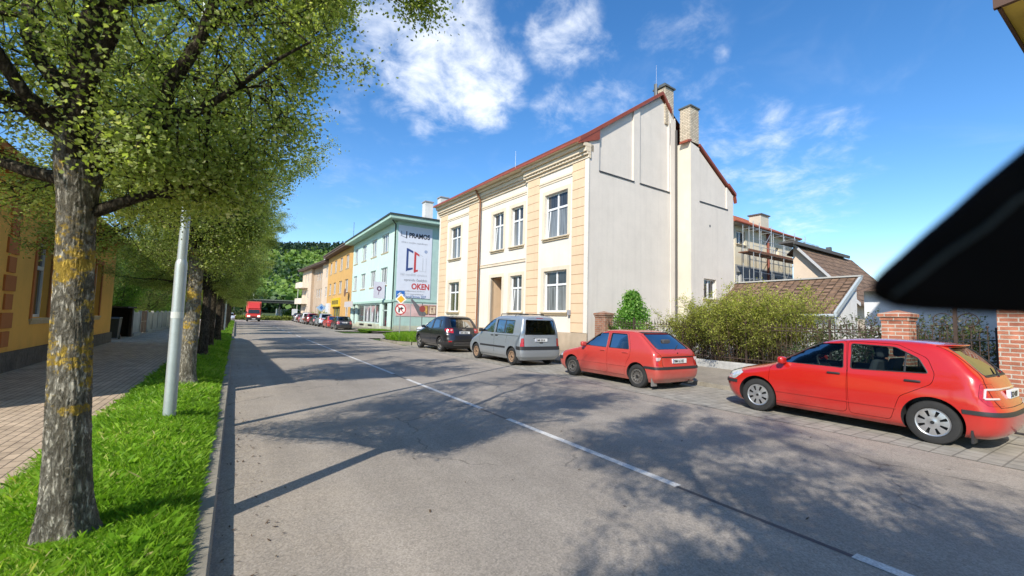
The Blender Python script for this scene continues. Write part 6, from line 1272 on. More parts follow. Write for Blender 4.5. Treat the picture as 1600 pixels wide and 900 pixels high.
# ---- garden trees and hedge behind the left fence
M_leaf_g = leafmat('garden_leaves', [(0, (.04, .09, .01)), (.5, (.11, .22, .02)), (1, (.24, .34, .06))], .4)
M_leaf_y = leafmat('pale_garden_leaves', [(0, (.10, .13, .03)), (.5, (.22, .26, .06)), (1, (.38, .38, .14))], .4)
gt = tree_meshes(51, 30000, .06, 6.4, 2.6, 1.3, .11, (.1, .1), False, M_leaf_y, M_bark2, low=1.0, spread=.16)
g2 = tree_meshes(52, 42000, .08, 6.8, 3.0, 1.2, .12, (0, .1), False, M_leaf_g, M_bark2, low=.6, spread=.2)
GG = 'garden trees behind the concrete fence'
plant_tree(gt, -7.2, 31.5, .1, 1, 1.0, 'sparse pale-leaved garden tree behind the wheelie bin by the orange house', GG, name='garden_tree')
for k, (m_, x, y, s, lb) in enumerate([(g2, -7.6, 39, 1.0, 'dense green garden tree behind the brown gate'), (g2, -8.5, 47, 1.1, 'dense green garden tree farther along the concrete fence'), (gt, -7.0, 54, 1.1, 'pale garden tree at the far end of the concrete fence'), (g2, -7.5, 62, 1.2, 'tall green garden tree beyond the end of the fence'), (g2, -10.5, 33, .95, 'bushy green tree deeper in the garden beside the orange house'), (g2, -6.5, 72, 1.2, 'green tree near the junction left of the van')]):
    plant_tree(m_, x, y, .1, k * 1.3, s, lb, GG, name='garden_tree')
# ---- shrubs behind the iron fence
def shrub_meshes(seed, w, d, h, nst, nleaf, size, leafm, low=.0, stemm=M_bark2, leaf_low=.35, spread=.07, up=1.2, low_p=.35):
    r = np.random.default_rng(seed); tb = []; tw = []
    for k in range(nst):
        p = np.array([r.uniform(-w, w) * .55, r.uniform(-d, d) * .6, 0.]); dd = np.array([p[0] / w * .9, p[1] / d * .6, up]) + r.normal(0, .22, 3); dd /= np.linalg.norm(dd); L0 = h * r.uniform(.75, 1.12); n = 9; pts = [p.copy()]; q = p.copy()
        for i in range(n):
            dd = dd + r.normal(0, .10, 3) + np.array([0, 0, -.02]); dd /= np.linalg.norm(dd); q = q + dd * L0 / n; pts.append(q.copy())
        tb.append((pts, list(np.linspace(.012, .004, n + 1)), 4))
        for i in range(1, n + 1):
            for j in range(5 if i > 3 else 4):
                b = pts[i]; e = r.normal(0, 1, 3) * [1, 1, .7] + [0, 0, .25]; e /= np.linalg.norm(e); l_ = r.uniform(.15, .42); c = b + e * l_; tb.append(([b, (b + c) / 2 + r.normal(0, .02, 3), c], [.005, .004, .002], 3))
                if i / n > leaf_low or r.random() < low_p:
                    for t in (.4, .75, 1.0): tw.append(b + (c - b) * t)
    tw = np.array(tw); each = max(1, nleaf // len(tw)); V, n = leaves(tw, each, spread, size, r)
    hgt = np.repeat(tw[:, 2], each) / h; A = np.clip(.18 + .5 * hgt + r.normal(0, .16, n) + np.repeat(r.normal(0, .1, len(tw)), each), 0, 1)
    return tube_mesh(tb, stemm, 'stems'), fast_mesh('foliage', V, 4, np.arange(len(V)), [leafm], attr=A)
def plant_shrub(ms, x, y, z, rz, sc, label, group, name='shrub', cat='shrub'):
    e = empty(name, (x, y, z), rz, label, cat, group); e.scale = sc if hasattr(sc, '__len__') else (sc,)*3; link_mesh('stems', ms[0], e); link_mesh('foliage', ms[1], e); return e
M_twig = mat('twig_brown', (.13, .08, .05), .9)
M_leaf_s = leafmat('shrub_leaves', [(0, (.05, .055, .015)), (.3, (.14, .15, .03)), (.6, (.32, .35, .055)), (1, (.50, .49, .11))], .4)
M_leaf_b = leafmat('young_tree_leaves', [(0, (.05, .14, .02)), (.5, (.15, .33, .05)), (1, (.38, .54, .18))], .45)
M_leaf_d = leafmat('dark_shrub_leaves', [(0, (.025, .045, .015)), (.6, (.07, .11, .03)), (1, (.18, .16, .07))], .25)
GS = 'shrubs behind the iron fence'
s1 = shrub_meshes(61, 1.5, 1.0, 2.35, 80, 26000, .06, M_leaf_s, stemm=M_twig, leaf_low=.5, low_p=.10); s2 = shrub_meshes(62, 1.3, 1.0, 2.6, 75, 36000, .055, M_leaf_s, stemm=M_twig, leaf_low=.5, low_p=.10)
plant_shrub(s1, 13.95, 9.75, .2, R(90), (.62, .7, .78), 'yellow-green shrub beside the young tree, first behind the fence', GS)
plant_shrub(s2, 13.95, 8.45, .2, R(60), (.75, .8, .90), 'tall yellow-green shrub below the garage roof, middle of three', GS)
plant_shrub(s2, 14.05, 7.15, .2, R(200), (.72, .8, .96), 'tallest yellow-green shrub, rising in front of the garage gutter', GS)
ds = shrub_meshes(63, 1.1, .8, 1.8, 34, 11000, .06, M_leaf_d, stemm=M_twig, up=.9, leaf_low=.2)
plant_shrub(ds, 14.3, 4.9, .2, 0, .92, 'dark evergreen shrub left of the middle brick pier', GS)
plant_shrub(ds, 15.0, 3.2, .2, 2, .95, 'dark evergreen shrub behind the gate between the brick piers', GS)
r_ = np.random.default_rng(64); t_ = r_.uniform(0, 1, 420) ** .8; th_ = r_.uniform(0, 2*pi, 420); rad_ = (.88 * (1-t_) ** .75 * (1 + .25*np.sin(3*th_+5*t_)) + .05) * r_.uniform(.25, 1.25, 420); pt_ = np.stack([rad_*np.cos(th_), rad_*np.sin(th_), .35 + t_*2.35], 1)
V_, n_ = leaves(pt_, 24, .10, .10, r_); yst = [([np.array([0, 0, 0.]), np.array([.02, 0, 1.4]), np.array([0, .03, 2.7])], [.03, .02, .006], 6)] + [([np.array([0, 0, max(.1, p[2]-.35)]), p], [.008, .003], 3) for p in pt_[::4]]
yt = (tube_mesh(yst, M_twig, 'stems'), fast_mesh('foliage', V_, 4, np.arange(len(V_)), [M_leaf_b], attr=np.clip(np.repeat(r_.normal(.5, .16, 420), 24) + r_.normal(0, .15, n_), 0, 1)))
plant_shrub(yt, 13.9, 12.55, .2, 0, .97, 'fresh green young tree against the grey gable', None, name='young_tree', cat='tree')
# vine strands on the white outbuilding
vn = MB()
for k in range(2):
    y = 1.55+k*.5; pts = [(19.45, y+.05*sin(j*1.7+k), 3.0-j*.16) for j in range(9)]; vn.tube(pts, .008, 4)
V, n = leaves(np.array([(19.42, 1.55+k*.5+.05*sin(j*1.7+k), 3.0-j*.16) for k in range(2) for j in range(9)]), 10, .05, .08, np.random.default_rng(4))
ve = empty('vine', (0, 0, 0), 0, 'two thin dark vine strands hanging on the white outbuilding', 'vine'); vn.build('stem', M_twig, ve); link_mesh('foliage', fast_mesh('foliage', V, 4, np.arange(len(V)), [M_leaf_d], attr=np.full(n, .4)), ve)

# ------------------------------------------------------------------ wooded hill beyond the town
def hz_(x, y):
    d = hypot(x, y)
    h = 0
    for (cx, cy, sx, sy, H_) in [(60, 760, 330, 260, 104), (330, 700, 260, 240, 108), (-260, 820, 260, 260, 70), (520, 620, 260, 260, 70)]:
        h += H_ * .60 * math.exp(-((x-cx)/sx)**2 - ((y-cy)/sy)**2)
    return min(h, 95) * max(0, min(1, (d-235)/260)) ** 1.1 - .5 + 2.2 * sin(x*.02) * sin(y*.017)
gridsheet('hill', -700, 900, 220, 1100, 90, 60, hz_, mat('hill_floor', (.05, .075, .02), 1, var=[(.02, .3), (.2, .3)]))
r = np.random.default_rng(77); V = []; A = []; nV = 0
def crown_cluster(cx, cy, cz, w_, h_, kind, nq):
    a = r.normal(0, 1, (nq, 3)); a /= np.linalg.norm(a, axis=1)[:, None]; 
    if kind:   # conifer: cone of drooping boughs
        t = r.uniform(0, 1, nq) ** 1.4; rad = w_ * (1-t) * .75; th = r.uniform(0, 2*pi, nq); c = np.stack([cx+rad*np.cos(th), cy+rad*np.sin(th), cz + t*h_], 1)
    else:
        k = r.uniform(.75, 1.0, nq)[:, None]; c = np.array([cx, cy, cz+h_*.55]) + a * k * [w_*.8, w_*.8, h_*.48]
    u = r.normal(0, 1, (nq, 3)); u /= np.linalg.norm(u, axis=1)[:, None]; v = np.cross(u, r.normal(0, 1, (nq, 3))); v /= np.linalg.norm(v, axis=1)[:, None]; s = w_ * (.30 if kind else .36)
    return np.stack([c-u*s, c-v*s, c+u*s, c+v*s], 1).reshape(-1, 3)
cnt = 0
for k in range(9000):
    az = r.uniform(-.30, .40); d = r.uniform(270, 800) ; x = d*sin(az); y = d*cos(az)
    if y < 225: continue
    z = hz_(x, y)
    if z < 1.5: continue
    cn = sin(x*.021+1)*.6 + sin(y*.018+x*.009)*.7 + (z-62)*.028 + r.normal(0, .35) > .25
    w_ = r.uniform(4.2, 6.5) * (1.15 if not cn else .75) * (.75+d/1500); h_ = r.uniform(9, 13) * (1.35 if cn else 1)
    q = crown_cluster(x, y, z-.5, w_, h_, cn, 34); V.append(q)
    base = (.16 if cn else .62 + .22 * sin(x*.045+y*.03)) + r.normal(0, .07); A.append(np.clip(base + r.normal(0, .06, 34), 0, 1))
V = np.concatenate(V); A = np.concatenate(A)
M_forest = leafmat('forest_leaves', [(0, (.022, .05, .03)), (.25, (.035, .075, .04)), (.42, (.08, .14, .035)), (.7, (.15, .25, .045)), (1, (.24, .34, .08))], .2)
tag(link_mesh('forest', fast_mesh('forest', V, 4, np.arange(len(V)), [M_forest], attr=A)), 'mixed spruce and fresh green broadleaf forest covering the hillside', 'forest', kind='stuff')
# ------------------------------------------------------------------ street objects
# lamp posts
M_post = mat('post_galv', (.42, .47, .47), .5, .55, var=[(6, .08), (40, .05)]); M_postp = mat('post_sticker', (.55, .58, .56), .6)
def lamp_post(x, y, z, label, H=8.2):
    e = empty('lamp_post', (x, y, z), 0, label, 'lamp post', 'grey steel lamp posts in the verge')
    p = MB(); L_ = (.028, 0)
    p.tube([(0, 0, -.2), (0, 0, 1.98), (.0, 0, 2.02), (0, 0, 2.05)], [.068, .066, .062, .052], 24); p.tube([(0, 0, 2.04), (.03, .0, 5.2)], [.052, .044], 24); p.tube([(.03, 0, 5.18), (.05, 0, H), (.35, 0, H+.35), (1.2, 0, H+.5)], [.040, .036, .032, .028], 16)
    p.build('post', M_post, e, smooth=50)
    s = MB(); s.lathe([(.0685, 1.30), (.0685, 1.38)], 24); s.build('sticker', M_postp, e, recalc=False)
    h = MB(); h.prism([(0, 0), (.6, .03), (.62, .10), (.1, .14), (0, .1)], lambda a, b: (1.1+a, -.11, H+.42+b), lambda a, b: (1.1+a, .11, H+.42+b)); h.build('lamp_head', M_post, e, bevel=.03)
    return e
lamp_post(-.635, 6.98, .22, 'nearest pale grey lamp post standing between the first two trees')
lamp_post(-.68, 37.6, .18, 'second grey lamp post beyond the gap in the verge'); lamp_post(-.68, 66.0, .18, 'far thin lamp post near the white car')

# wheelie bin, dark timber shelter, concrete fence and gate on the left
b = empty('wheelie_bin', (-4.95, 27.7, .165), 0, 'dark grey wheelie bin at the corner of the orange house', 'bin')
M_bin = mat('bin_grey', (.035, .04, .042), .5)
q = MB(); q.add([(-.24, -.24, .06), (.24, -.24, .06), (.24, .22, .06), (-.24, .22, .06), (-.29, -.32, .96), (.29, -.32, .96), (.29, .30, .96), (-.29, .30, .96)], [(0, 1, 2, 3), (4, 5, 6, 7), (0, 1, 5, 4), (1, 2, 6, 5), (2, 3, 7, 6), (3, 0, 4, 7)]); q.build('body', M_bin, b, bevel=.02)
q = MB(); q.prism([(-.36, .97), (.34, .99), (.32, 1.05), (-.30, 1.06)], lambda y, z: (-.30, y, z), lambda y, z: (.30, y, z)); q.build('lid', mat('bin_lid', (.10, .11, .11), .45), b, bevel=.015)
for s in (-.25, .25):
    q = MB(); q.lathe([(0, -.03), (.10, -.03), (.10, .03), (0, .03)], 14, lambda x, y, z, s=s: (s+z, .22+x, .10+y)); q.build('wheel', M_bin, b)
b = empty('bin_shelter', (-5.6, 28.6, .165), 0, 'dark timber bin shelter between the orange house and the concrete fence', 'shelter')
M_dt = mat('dark_timber', (.035, .025, .018), .85, var=(7, .3))
for (x0, x1, y0, y1) in [(0, .12, -.1, .02), (.0, .95, 1.9, 2.02), (.85, .97, 1.55, 1.9), (.0, .06, 0, 1.9)]:
    q = MB(); q.box(x0, x1, y0, y1, 0, 1.5); q.build('panel', M_dt, b)
q = MB(); q.box(-.1, 1.05, -.2, 2.1, 1.5, 1.58); q.build('roof', M_dt, b)
f = empty('concrete_fence', (-4.75, 30.9, .165), 0, 'pale concrete panel fence running along the left pavement', 'fence')
M_cp = stucco('concrete_panel', (.42, .41, .36), .15)
y = 0
for k in range(9):
    if k != 1:
        q = MB(); q.box(-.03, .03, y+.08, y+2.1, .12, 1.28); q.build('panel', M_cp, f, bevel=.01)
        q = MB(); q.box(-.01, .12, y+.0, y+2.15, 0, .14); q.build('base', M_cp, f)
    q = MB(); q.box(-.07, .07, y-.06, y+.06, 0, 1.38); q.build('post', M_cp, f); y += 2.2
q = MB(); q.box(-.03, .03, 2.3, 4.36, .08, 1.36); g_ = tag(q.build('gate', mat('brown_gate', (.19, .10, .055), .7, var=(3, .15))), 'brown boarded gate set in the concrete fence', 'gate'); g_.location = (-4.75, 30.9, .165)
q = MB(); q.box(.032, .05, 2.3, 4.36, .72, .76); q.box(.032, .05, 3.31, 3.35, .08, 1.36); q.build('gate_rail', mat('gate_rail', (.35, .28, .2), .6), g_)

# iron fence, brick piers, gate
M_brick = brickmat('red_brick', (.50, .20, .12), (.36, .13, .08), (.52, .46, .38), bw=.26, rh=.085, ms=.012, bumpd=.012, var=.3)
M_brick2 = brickmat('worn_brick', (.34, .16, .095), (.24, .11, .07), (.30, .25, .2), bw=.26, rh=.085, ms=.012, bumpd=.012, var=.3); M_iron = mat('rusty_iron', (.075, .05, .038), .75, .3, var=(14, .3)); M_iron2 = mat('iron_dark', (.03, .032, .036), .6, .4)
def pier(x0, x1, y0, y1, H, m, label, cap=True):
    e = empty('brick_pier', ((x0+x1)/2, (y0+y1)/2, .2), 0, label, 'brick pier', 'brick piers of the front fence'); a, b_ = (x1-x0)/2, (y1-y0)/2
    q = MB(); q.box(-a, a, -b_, b_, -.15, H-.22); q.box(-a-.02, a+.02, -b_-.02, b_+.02, H-.22, H-.14); q.build('shaft', m, e)
    q = MB(); q.box(-a-.05, a+.05, -b_-.05, b_+.05, H-.139, H-.06); 
    q.add([(-a-.05, -b_-.05, H-.06), (a+.05, -b_-.05, H-.06), (a+.05, b_+.05, H-.06), (-a-.05, b_+.05, H-.06), (0, 0, H+.03)], [(0, 1, 4), (1, 2, 4), (2, 3, 4), (3, 0, 4)]); q.build('cap', m, e)
pier(12.95, 13.40, 13.15, 13.75, 1.82, M_brick2, 'dark worn brick pier at the corner of the cream house')
pier(12.95, 13.45, 3.50, 4.0, 1.84, M_brick, 'middle brick pier with pyramid cap, seen through the car window')
pier(12.85, 13.40, 1.52, 2.12, 2.15, M_brick, 'wide red brick pier at the right edge beside the yellow house')
wl = MB(); wl.box(12.98, 13.22, 4.02, 13.13, .0, .46); wlo = tag(wl.build('low_wall', mat('wall_coping', (.42, .42, .40), .9, var=[(1.5, .15), (12, .1)], bump=(60, .5, .01)), bevel=.02), 'low grey concrete wall carrying the iron fence', 'wall')
fe = empty('iron_fence', (13.1, 4.02, .46), 0, 'rusty wrought iron railing on the low concrete wall in front of the shrubs', 'fence')
for z in (.12, 1.02, 1.10):
    q = MB(); q.box(-.012, .012, 0, 9.1, z, z+.028 if z < 1 else z+.022); q.build('rail', M_iron, fe)
pk = MB(); pk.tube([(0, 0, .02), (0, 0, 1.12)], .0065, 6); pk.tube([(0, 0, 1.12), (0, 0, 1.17), (0, 0, 1.27)], [.009, .018, .002], 6); pkm = pk.mesh('picket', [M_iron])
for k in range(70): link_mesh('picket', pkm, fe, (0, .08+k*.13, 0))
for k in range(4):
    q = MB(); q.box(-.022, .022, 2.2*k+1.1-.02, 2.2*k+1.1+.02, 0, 1.35); q.build('post', M_iron, fe)
ge = empty('iron_gate', (13.1, 2.14, .2), 0, 'wrought iron gate with scrolls and ball-topped bars between the brick piers', 'gate')
q = MB(); q.box(-.015, .015, 0, .5, 1.22, 1.25); q.box(-.015, .015, 0, .5, .78, .81); q.box(-.015, .015, 0, 1.34, .12, .15); q.box(-.012, .012, .5, 1.34, 1.18, 1.21); q.build('rail', M_iron2, ge)
q = MB(); q.box(-.03, .03, .0, .05, 0, 1.5); q.build('hinge_post', M_iron2, ge); q = MB(); q.box(-.03, .03, .60, .66, 0, 2.05); q.build('post', M_iron, ge)
for k, y in enumerate([.16, .28, .40, .52, .76, .88, 1.0, 1.12, 1.24]):
    q = MB(); t = 1.5 if k % 2 == 0 else 1.38; q.tube([(0, y, .1), (0, y, t)], .010, 6)
    if k % 2 == 0: q.lathe([(.001, t-.03), (.03, t), (.022, t+.025), (.001, t+.03)], 10, lambda a, b, c, y=y: (a, y+b, c))
    q.build('bar', M_iron, ge)
for s, yc in ((-1, .63-.22), (1, .63+.22)):
    pts = [(0, yc+s*.0+(.20-.022*a)*cos(a)*-s, 1.62+(.20-.022*a)*sin(a)) for a in np.linspace(-.6, 8, 60) if .20-.022*a > .015]; q = MB(); q.tube(pts, .010, 6); q.build('scroll', M_iron, ge, smooth=60)

# road signs
M_signback = mat('sign_grey', (.35, .36, .37), .5, .5)
def disc(mb, r0, r1, z, M, n=40):
    mb.lathe([(r0, z), (r1, z)], n, M)
sg = empty('priority_sign', (9.0, 27.7, .2), 0, 'yellow diamond priority sign above a no right turn sign on one pole', 'road sign')
q = MB(); q.tube([(0, 0, 0), (0, 0, 2.95)], .032, 10); q.build('pole', M_signback, sg, smooth=60)
ang = R(-14)   # sign faces turn towards the oncoming traffic
RM = Matrix.Rotation(ang, 4, 'Z')
def SF(x, y, z): v = RM @ Vector((x, y, z)); return tuple(v)
q = MB(); h = .36; cz = 2.52
q.prism([(0, cz-h), (h, cz), (0, cz+h), (-h, cz)], lambda x, z: SF(x, -.05, z), lambda x, z: SF(x, -.038, z)); dmo = q.build('diamond', mat('sign_white', (.74, .74, .72), .4), sg)
q = MB(); h = .25; q.prism([(0, cz-h), (h, cz), (0, cz+h), (-h, cz)], lambda x, z: SF(x, -.056, z), lambda x, z: SF(x, -.051, z)); q.build('yellow_field', mat('sign_amber', (.72, .40, .02), .4), dmo)
MR = lambda x, y, z: SF(x, -z, 1.86+y)
q = MB(); q.lathe([(.0, .038), (.35, .038), (.35, .05), (.0, .05)], 44, MR); rd = q.build('round_plate', MATS['sign_white'], sg)
q = MB(); q.lathe([(.285, .051), (.285, .056), (.352, .056), (.352, .051)], 44, MR, close=True); q.build('red_ring', mat('sign_red', (.48, .03, .03), .4), rd)
q = MB()
for pl in ([(-.13, -.2), (-.04, -.2), (-.04, .02), (.05, .02), (.05, .11), (-.13, .11)], [(.04, -.04), (.2, .065), (.04, .17)]):
    q.prism([(a, b) for a, b in pl], lambda a, b: MR(a, b, .051), lambda a, b: MR(a, b, .056))
q.build('arrow', mat('sign_black', (.02, .02, .02), .5), rd)
q = MB(); q.prism([(-.24, .2), (-.2, .24), (.24, -.2), (.2, -.24)], lambda a, b: MR(a, b, .0565), lambda a, b: MR(a, b, .060)); q.build('slash', MATS['sign_red'], rd)
sp2 = empty('round_sign', (13.7, 36.2, .2), 0, 'dark pole with a small round sign in front of the poster panel', 'road sign')
q = MB(); q.tube([(0, 0, 0), (0, 0, 2.6)], .04, 8); q.build('pole', M_lead, sp2); q = MB(); q.lathe([(0, .04), (.28, .04), (.28, .055), (0, .055)], 24, lambda x, y, z: (x, -z, 2.1+y)); q.build('plate', mat('sign_dull_red', (.32, .07, .06), .5), sp2)
fp = empty('flag_pole', (13.15, 37.6, .2), 0, 'thin grey pole with a dark triangular pennant near the green wall', 'flag')
q = MB(); q.tube([(0, 0, 0), (0, 0, 3.2)], .035, 8); q.build('pole', M_signback, fp); q = MB(); q.add([(.04, 0, 3.05), (.04, .01, 2.8), (1.5, .0, 1.7), (1.35, .02, 1.45), (.8, .01, 1.5)], [(0, 1, 4, 3, 2)]); q.build('pennant', mat('pennant_grey', (.14, .14, .15), .8), fp, recalc=False)
bsn = empty('blue_sign', (12.2, 80, 0), 0, 'small blue diamond-shaped sign above the far parked cars', 'road sign')
q = MB(); q.tube([(0, 0, 0), (0, 0, 3.2)], .04, 6); q.build('pole', M_signback, bsn)
q = MB(); q.prism([(0, 2.0), (.75, 2.7), (0, 3.4), (-.75, 2.7)], lambda x, z: (x, -.05, z), lambda x, z: (x, -.03, z)); q.build('plate', mat('sign_pale_blue', (.30, .48, .70), .5), bsn); q = MB(); q.prism([(0, 2.35), (.3, 2.7), (0, 3.05), (-.3, 2.7)], lambda x, z: (x, -.06, z), lambda x, z: (x, -.052, z)); q.build('emblem', mat('sign_mid_blue', (.04, .16, .52), .5), bsn)
wb = MB(); wb.box(-.55, .55, -.05, .05, 1.2, 2.6); wb.tube([(0, 0, 0), (0, 0, 1.25)], .05, 6); tag(wb.build('notice_board', mat('board_white', (.66, .67, .68), .5)), 'white notice board under the station canopy', 'sign').location = (11.0, 108, 0)

# station canopies beyond the junction
M_can = mat('canopy_dark', (.045, .05, .045), .8); M_cang = mat('canopy_edge', (.14, .16, .13), .8)
def canopy(x0, x1, y, label):
    e = empty('canopy', (x0, y, 0), 0, label, 'canopy', 'bus station canopies'); Lc = x1-x0
    q = MB(); q.box(0, Lc, 0, 6, 3.85, 4.35); q.build('roof', M_can, e); q = MB(); q.box(-.2, Lc+.2, -.2, 6.2, 4.351, 4.6); q.build('roof_edge', M_cang, e)
    k = max(2, int(Lc/4)+1)
    for i in range(k):
        q = MB(); xx = .5+(Lc-1)*i/(k-1); q.box(xx-.14, xx+.14, .6, .9, 0, 3.85); q.build('post', M_can, e)
canopy(-1.0, 13.2, 112, 'long dark station canopy behind the red van'); canopy(15.6, 24, 112, 'shorter dark station canopy beside the tan block')
def hedge(x0, x1, y, h, m, label, seed, col=None):
    r = np.random.default_rng(seed); n = int((x1-x0)*170); P_ = np.stack([r.uniform(x0, x1, n), y+r.uniform(-.5, .5, n), r.uniform(0, h, n)*(.9+.1*np.sin(np.arange(n)))], 1); V, k = leaves(P_, 2, .12, .30, r)
    return tag(link_mesh('hedge', fast_mesh('hedge', V, 4, np.arange(len(V)), [m], attr=np.clip(r.normal(.5, .2, k), 0, 1))), label, 'hedge')
hedge(-8, 14, 107.5, .95, M_leaf_y, 'low olive hedge in front of the station canopy', 5); hedge(-9, 1.2, 110.5, 2.2, M_leaf_d, 'dark tall hedge left of the red van', 6); hedge(9.2, 17, 116, 2.6, M_leaf_g, 'bright green bushes behind the station canopy posts', 7)
rb = plant_shrub(shrub_meshes(70, 1.1, 1.1, 1.5, 30, 5000, .18, M_leaf_g, up=.8), 14.2, 92, 0, 0, 1.2, 'round green bush beside the blue sign', None, name='bush', cat='bush')
plant_shrub(shrub_meshes(71, .8, .8, 1.5, 20, 3000, .16, M_leaf_y, up=.8), 12.0, 76.5, .2, 0, 1.1, 'small yellow-green bush in front of the tan block wall', None, name='bush', cat='bush')
for k, (x, y, H_) in enumerate([(3.2, 118, 9), (12.7, 120, 8)]):
    q = MB(); q.tube([(0, 0, 0), (0, 0, H_)], .09, 6); q.box(-.6, .6, -.15, .15, H_, H_+.12); tag(q.build('mast', mat('mast_pale', (.50, .50, .38), .7)), ['pale mast rising behind the canopy above the red van', 'pale mast rising behind the canopy near the blue sign'][k], 'mast').location = (x, y, 0)
ks = MB(); ks.box(0, 5.5, 0, 3, 0, 2.6); tag(ks.build('kiosk', stucco('kiosk_white', (.62, .63, .62))), 'small white kiosk seen between the canopy posts', 'kiosk').location = (8.2, 118, 0)

# ------------------------------------------------------------------ parked cars
def put(root, x, y, rz=90, z=0.004):
    root.location = (x, y, z); root.rotation_euler = (0, 0, R(rz)); return root
def carmats(key, col, metal, dust, rough=.5):
    mt = dict(BASE); mt['paint'] = paint('paint_'+key, col, metal, dust, rough); mt['darktrim'] = mat('trim_dark_red', (.05, .012, .01), .5); return mt
m1 = carmats('bright_red', (.47, .008, .005), 0, .2, .3); m2 = carmats('faded_red', (.48, .03, .022), 0, .55, .5); m2['moulding'] = m2['paint']
m3 = carmats('silver_grey', (.35, .395, .44), .45, .5, .38); m4 = carmats('black', (.006, .0065, .010), 0, .22, .3)
c1 = put(build_car('red_hatchback', SPECS['hatch'], m1), 9.27, 3.33); tag(c1, 'bright red five-door hatchback with silver wheel covers, nearest parked car', 'car', 'cars parked along the right kerb')
c2 = put(build_car('faded_hatchback', SPECS['felicia'], m2), 9.28, 8.76); tag(c2, 'faded pinkish red hatchback with dirty steel wheels', 'car', 'cars parked along the right kerb')
c3 = put(build_car('silver_van', SPECS['mpv'], m3), 9.12, 14.4); tag(c3, 'silver grey family van with roof bars and rusty rear wheel', 'car', 'cars parked along the right kerb')
c4 = put(build_car('black_suv', SPECS['suv'], m4), 9.03, 20.4); tag(c4, 'black sport utility car beside the grassy island', 'car', 'cars parked along the right kerb')
def recolour(src, key, col, metal, x, y, label, rz=90, group='far cars parked in front of the orange and tan buildings', name='parked_car', rough=.4, sc=1):
    pm = paint('paint_'+key, col, metal, .2, rough); c = copy_tree(src); c.name = name; put(c, x, y, rz); c.scale = (sc,)*3
    tag(c, label, 'car', group); old = src_paint[src.name]
    for o in c.children_recursive:
        if o.type == 'MESH':
            for i, s_ in enumerate(o.material_slots):
                if s_.material == old: s_.link = 'OBJECT'; s_.material = pm
    return c
src_paint = {c1.name: m1['paint'], c2.name: m2['paint'], c3.name: m3['paint'], c4.name: m4['paint']}
X0 = 9.75
recolour(c1, 'black2', (.010, .011, .016), 0, X0, 50.2, 'black hatchback, nearest car of the far row')
recolour(c2, 'red3', (.50, .03, .02), 0, X0-.05, 55.4, 'small red hatchback right behind the black one in the far row')
recolour(c4, 'silverblue', (.42, .47, .52), .4, X0, 61.2, 'pale silver sport utility car, third in the far row')
recolour(c1, 'charcoal', (.02, .022, .028), .2, X0, 66.9, 'charcoal hatchback, fourth in the far row')
recolour(c4, 'darkred', (.20, .012, .014), 0, X0, 72.4, 'dark red sport utility car, fifth in the far row')
recolour(c3, 'white1', (.68, .70, .72), 0, X0, 78.0, 'white van-like car, sixth in the far row')
recolour(c1, 'maroon', (.16, .01, .016), 0, X0+.2, 85.5, 'maroon hatchback, seventh in the far row')
recolour(c1, 'white2', (.66, .69, .72), 0, X0+.5, 92.0, 'white hatchback, eighth in the far row'); recolour(c4, 'blackend', (.012, .013, .018), 0, X0+.9, 98.5, 'dark car at the very end of the far row')
recolour(c1, 'white3', (.68, .70, .71), 0, -.95, 85.0, 'white hatchback facing us at the far end of the left verge', rz=-90, group=None, sc=1.0)
recolour(c1, 'white4', (.70, .72, .73), 0, 15.35, 36.2, 'white hatchback parked in the side street behind the black car', rz=185, group=None)

# red box van driving towards us
vn = empty('red_van', (2.6, 88, 0), 0, 'red delivery box van with headlights coming along the far lane', 'van'); M_vr = paint('paint_van_red', (.55, .035, .02), 0, .2, .4)
q = MB(); q.box(-1.12, 1.12, 1.9, 6.2, .75, 3.55); q.build('cargo_box', mat('van_box_red', (.55, .10, .06), .5), vn, bevel=.05)
q = MB(); q.prism([(0, .45), (0, 1.15), (.55, 1.35), (1.0, 2.15), (1.3, 2.3), (2.2, 2.35), (2.2, .45)], lambda y, z: (-1.0, y, z), lambda y, z: (1.0, y, z)); cab = q.build('cab', M_vr, vn, bevel=.08)
q = MB(); q.prism([(1.02, 2.3), (1.9, 3.4), (1.9, 2.3)], lambda y, z: (-.9, y, z), lambda y, z: (.9, y, z)); q.build('wind_deflector', M_vr, vn, bevel=.05)
q = MB(); q.prism([(.56, 1.40), (.97, 2.08), (.93, 2.10), (.52, 1.42)], lambda y, z: (-.85, y, z), lambda y, z: (.85, y, z)); q.build('windscreen', mat('van_glass', (.03, .035, .04), .08), vn)
q = MB(); q.box(-1.02, 1.02, -.12, .15, .35, .72); q.build('bumper', M_iron2, vn, bevel=.03); q = MB(); q.box(-.5, .5, -.03, .02, .78, .92); q.build('grille', M_iron2, vn); q = MB(); q.box(-.26, .26, -.14, -.12, .42, .54); q.build('number_plate', BASE['plate'], vn)
for s in (-1, 1):
    q = MB(); q.box(s*.55, s*.95, -.04, .1, .82, 1.08); q.build('headlight', mat('headlight_lit', (.8, .8, .7), .2, emit=((1, .93, .75), 1.2)), vn, bevel=.03)
    q = MB(); q.box(s*1.05, s*1.25, .55, .65, 1.35, 1.8); q.build('mirror', M_iron2, vn, bevel=.02)
    for y in (.95, 4.9):
        q = MB(); q.lathe([(0, -.12), (.36, -.12), (.38, -.08), (.38, .08), (.36, .12), (0, .12)], 20, lambda x, a, z, s=s, y=y: (s*.9+z, y+x, .38+a)); q.build('wheel', BASE['tyre'], vn, smooth=40)

# ------------------------------------------------------------------ dark casing close to the viewpoint
def near_pt(x, y, d): return pxdir(x, y) * d + Vector((0, 0, 1.62))
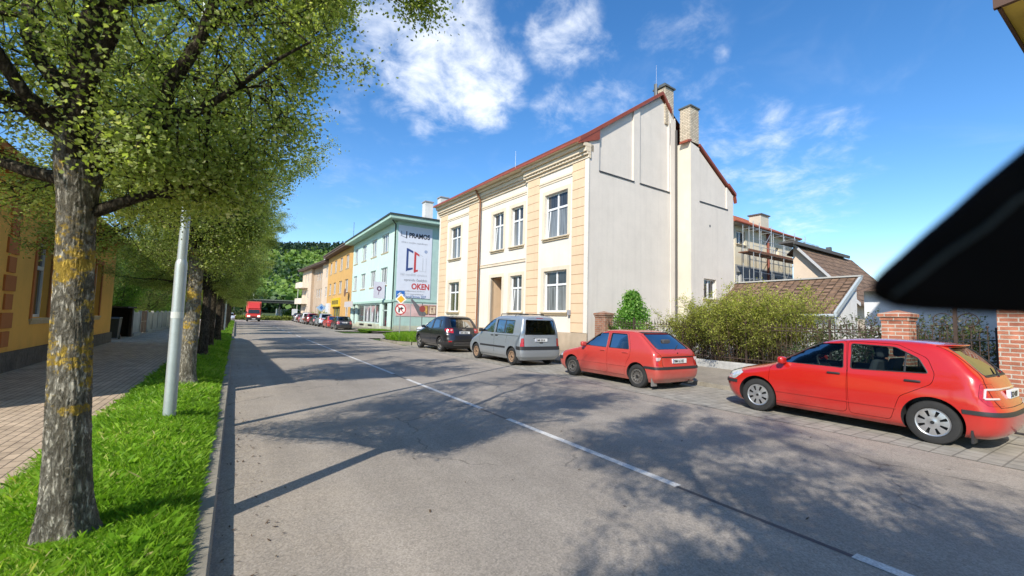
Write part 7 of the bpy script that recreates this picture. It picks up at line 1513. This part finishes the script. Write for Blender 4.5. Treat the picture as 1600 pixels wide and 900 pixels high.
# a dark rounded casing juts into the view very close to the lens, out of focus
def casing():
    D = .25; o = Vector((0, 0, 1.62)); c = o + pxdir(1560, 380) * D
    e = empty('casing', tuple(c), 0, 'out-of-focus black wedge-shaped plastic casing jutting in at the right', 'casing')
    def onp(x, y, d):   # where that direction meets a plane at distance d in front of the lens
        v = pxdir(x, y); return o + v * (d / v.dot(CAM_F)) - c
    out = [(1360, 452), (1363, 438), (1378, 422), (1410, 394), (1440, 367), (1486, 328), (1530, 288), (1612, 220), (1720, 150), (1860, 90), (1980, 140), (2010, 300), (1960, 470), (1800, 505), (1612, 494), (1540, 491), (1450, 487), (1400, 482), (1376, 472), (1363, 463)]
    cx, cy = 1640, 360; mb = MB(); n = len(out); rings = []
    for k, d in ((.90, .172), (.975, .176), (1.0, .184), (1.0, .20), (.97, .212), (.85, .222), (.6, .228)):
        rings.append([onp(cx + (x-cx)*k*(1 if d < .19 else .19/d), cy + (y-cy)*k*(1 if d < .19 else .19/d), d) for x, y in out])
    mb.add([p for r_ in rings for p in r_], [(i*n+k, i*n+(k+1) % n, (i+1)*n+(k+1) % n, (i+1)*n+k) for i in range(len(rings)-1) for k in range(n)] + [tuple(range(n)), tuple(range((len(rings)-1)*n, len(rings)*n))])
    b = mb.build('shell', mat('casing_black', (.003, .003, .0035), .9, spec=.06), e, smooth=60)
    s = MB(); pts = [onp(x, y, .171) for x, y in [(1395, 462), (1430, 436), (1480, 396), (1540, 356), (1590, 312), (1640, 285)]]
    s.tube(pts, [.0006, .0009, .0010, .0010, .0009, .0006], 8); s.build('reflection_streak', mat('casing_reflection', (.005, .011, .011), .7), e, smooth=60)  # faint green streak whose colour stands for a reflection on the shell
    a = MB(); p0 = onp(1900, 420, .20); a.tube([p0, p0 + Vector((.05, 0, -.06)), p0 + Vector((.07, -.02, -.35)), p0 + Vector((.07, -.04, -1.5 ))], [.02, .018, .016, .016], 12); a.build('stalk', MATS['casing_black'], e, smooth=60)
casing()
# ------------------------------------------------------------------ dry leaves and twigs lying in the gutter and on the road
r = np.random.default_rng(90); n = 420; x = np.concatenate([np.abs(r.normal(0, .28, 300)) + .01, r.uniform(0, 7.8, 120)]); y = r.uniform(1.5, 16, n); a = r.uniform(0, 2*pi, n); L_ = r.uniform(.008, .026, n); W_ = L_ * .4
c = np.stack([x, y, np.full(n, .010)], 1); u = np.stack([np.cos(a)*L_, np.sin(a)*L_, r.uniform(-.006, .01, n)], 1); v = np.stack([-np.sin(a)*W_, np.cos(a)*W_, np.zeros(n)], 1)
tag(link_mesh('leaf_litter', fast_mesh('leaf_litter', np.stack([c-u, c-v, c+u, c+v], 1).reshape(-1, 3), 4, np.arange(4*n), [mat('dry_leaf', (.09, .055, .03), .9)])), 'scattered dry leaves and twigs in the gutter along the kerb', 'leaf litter', kind='stuff')
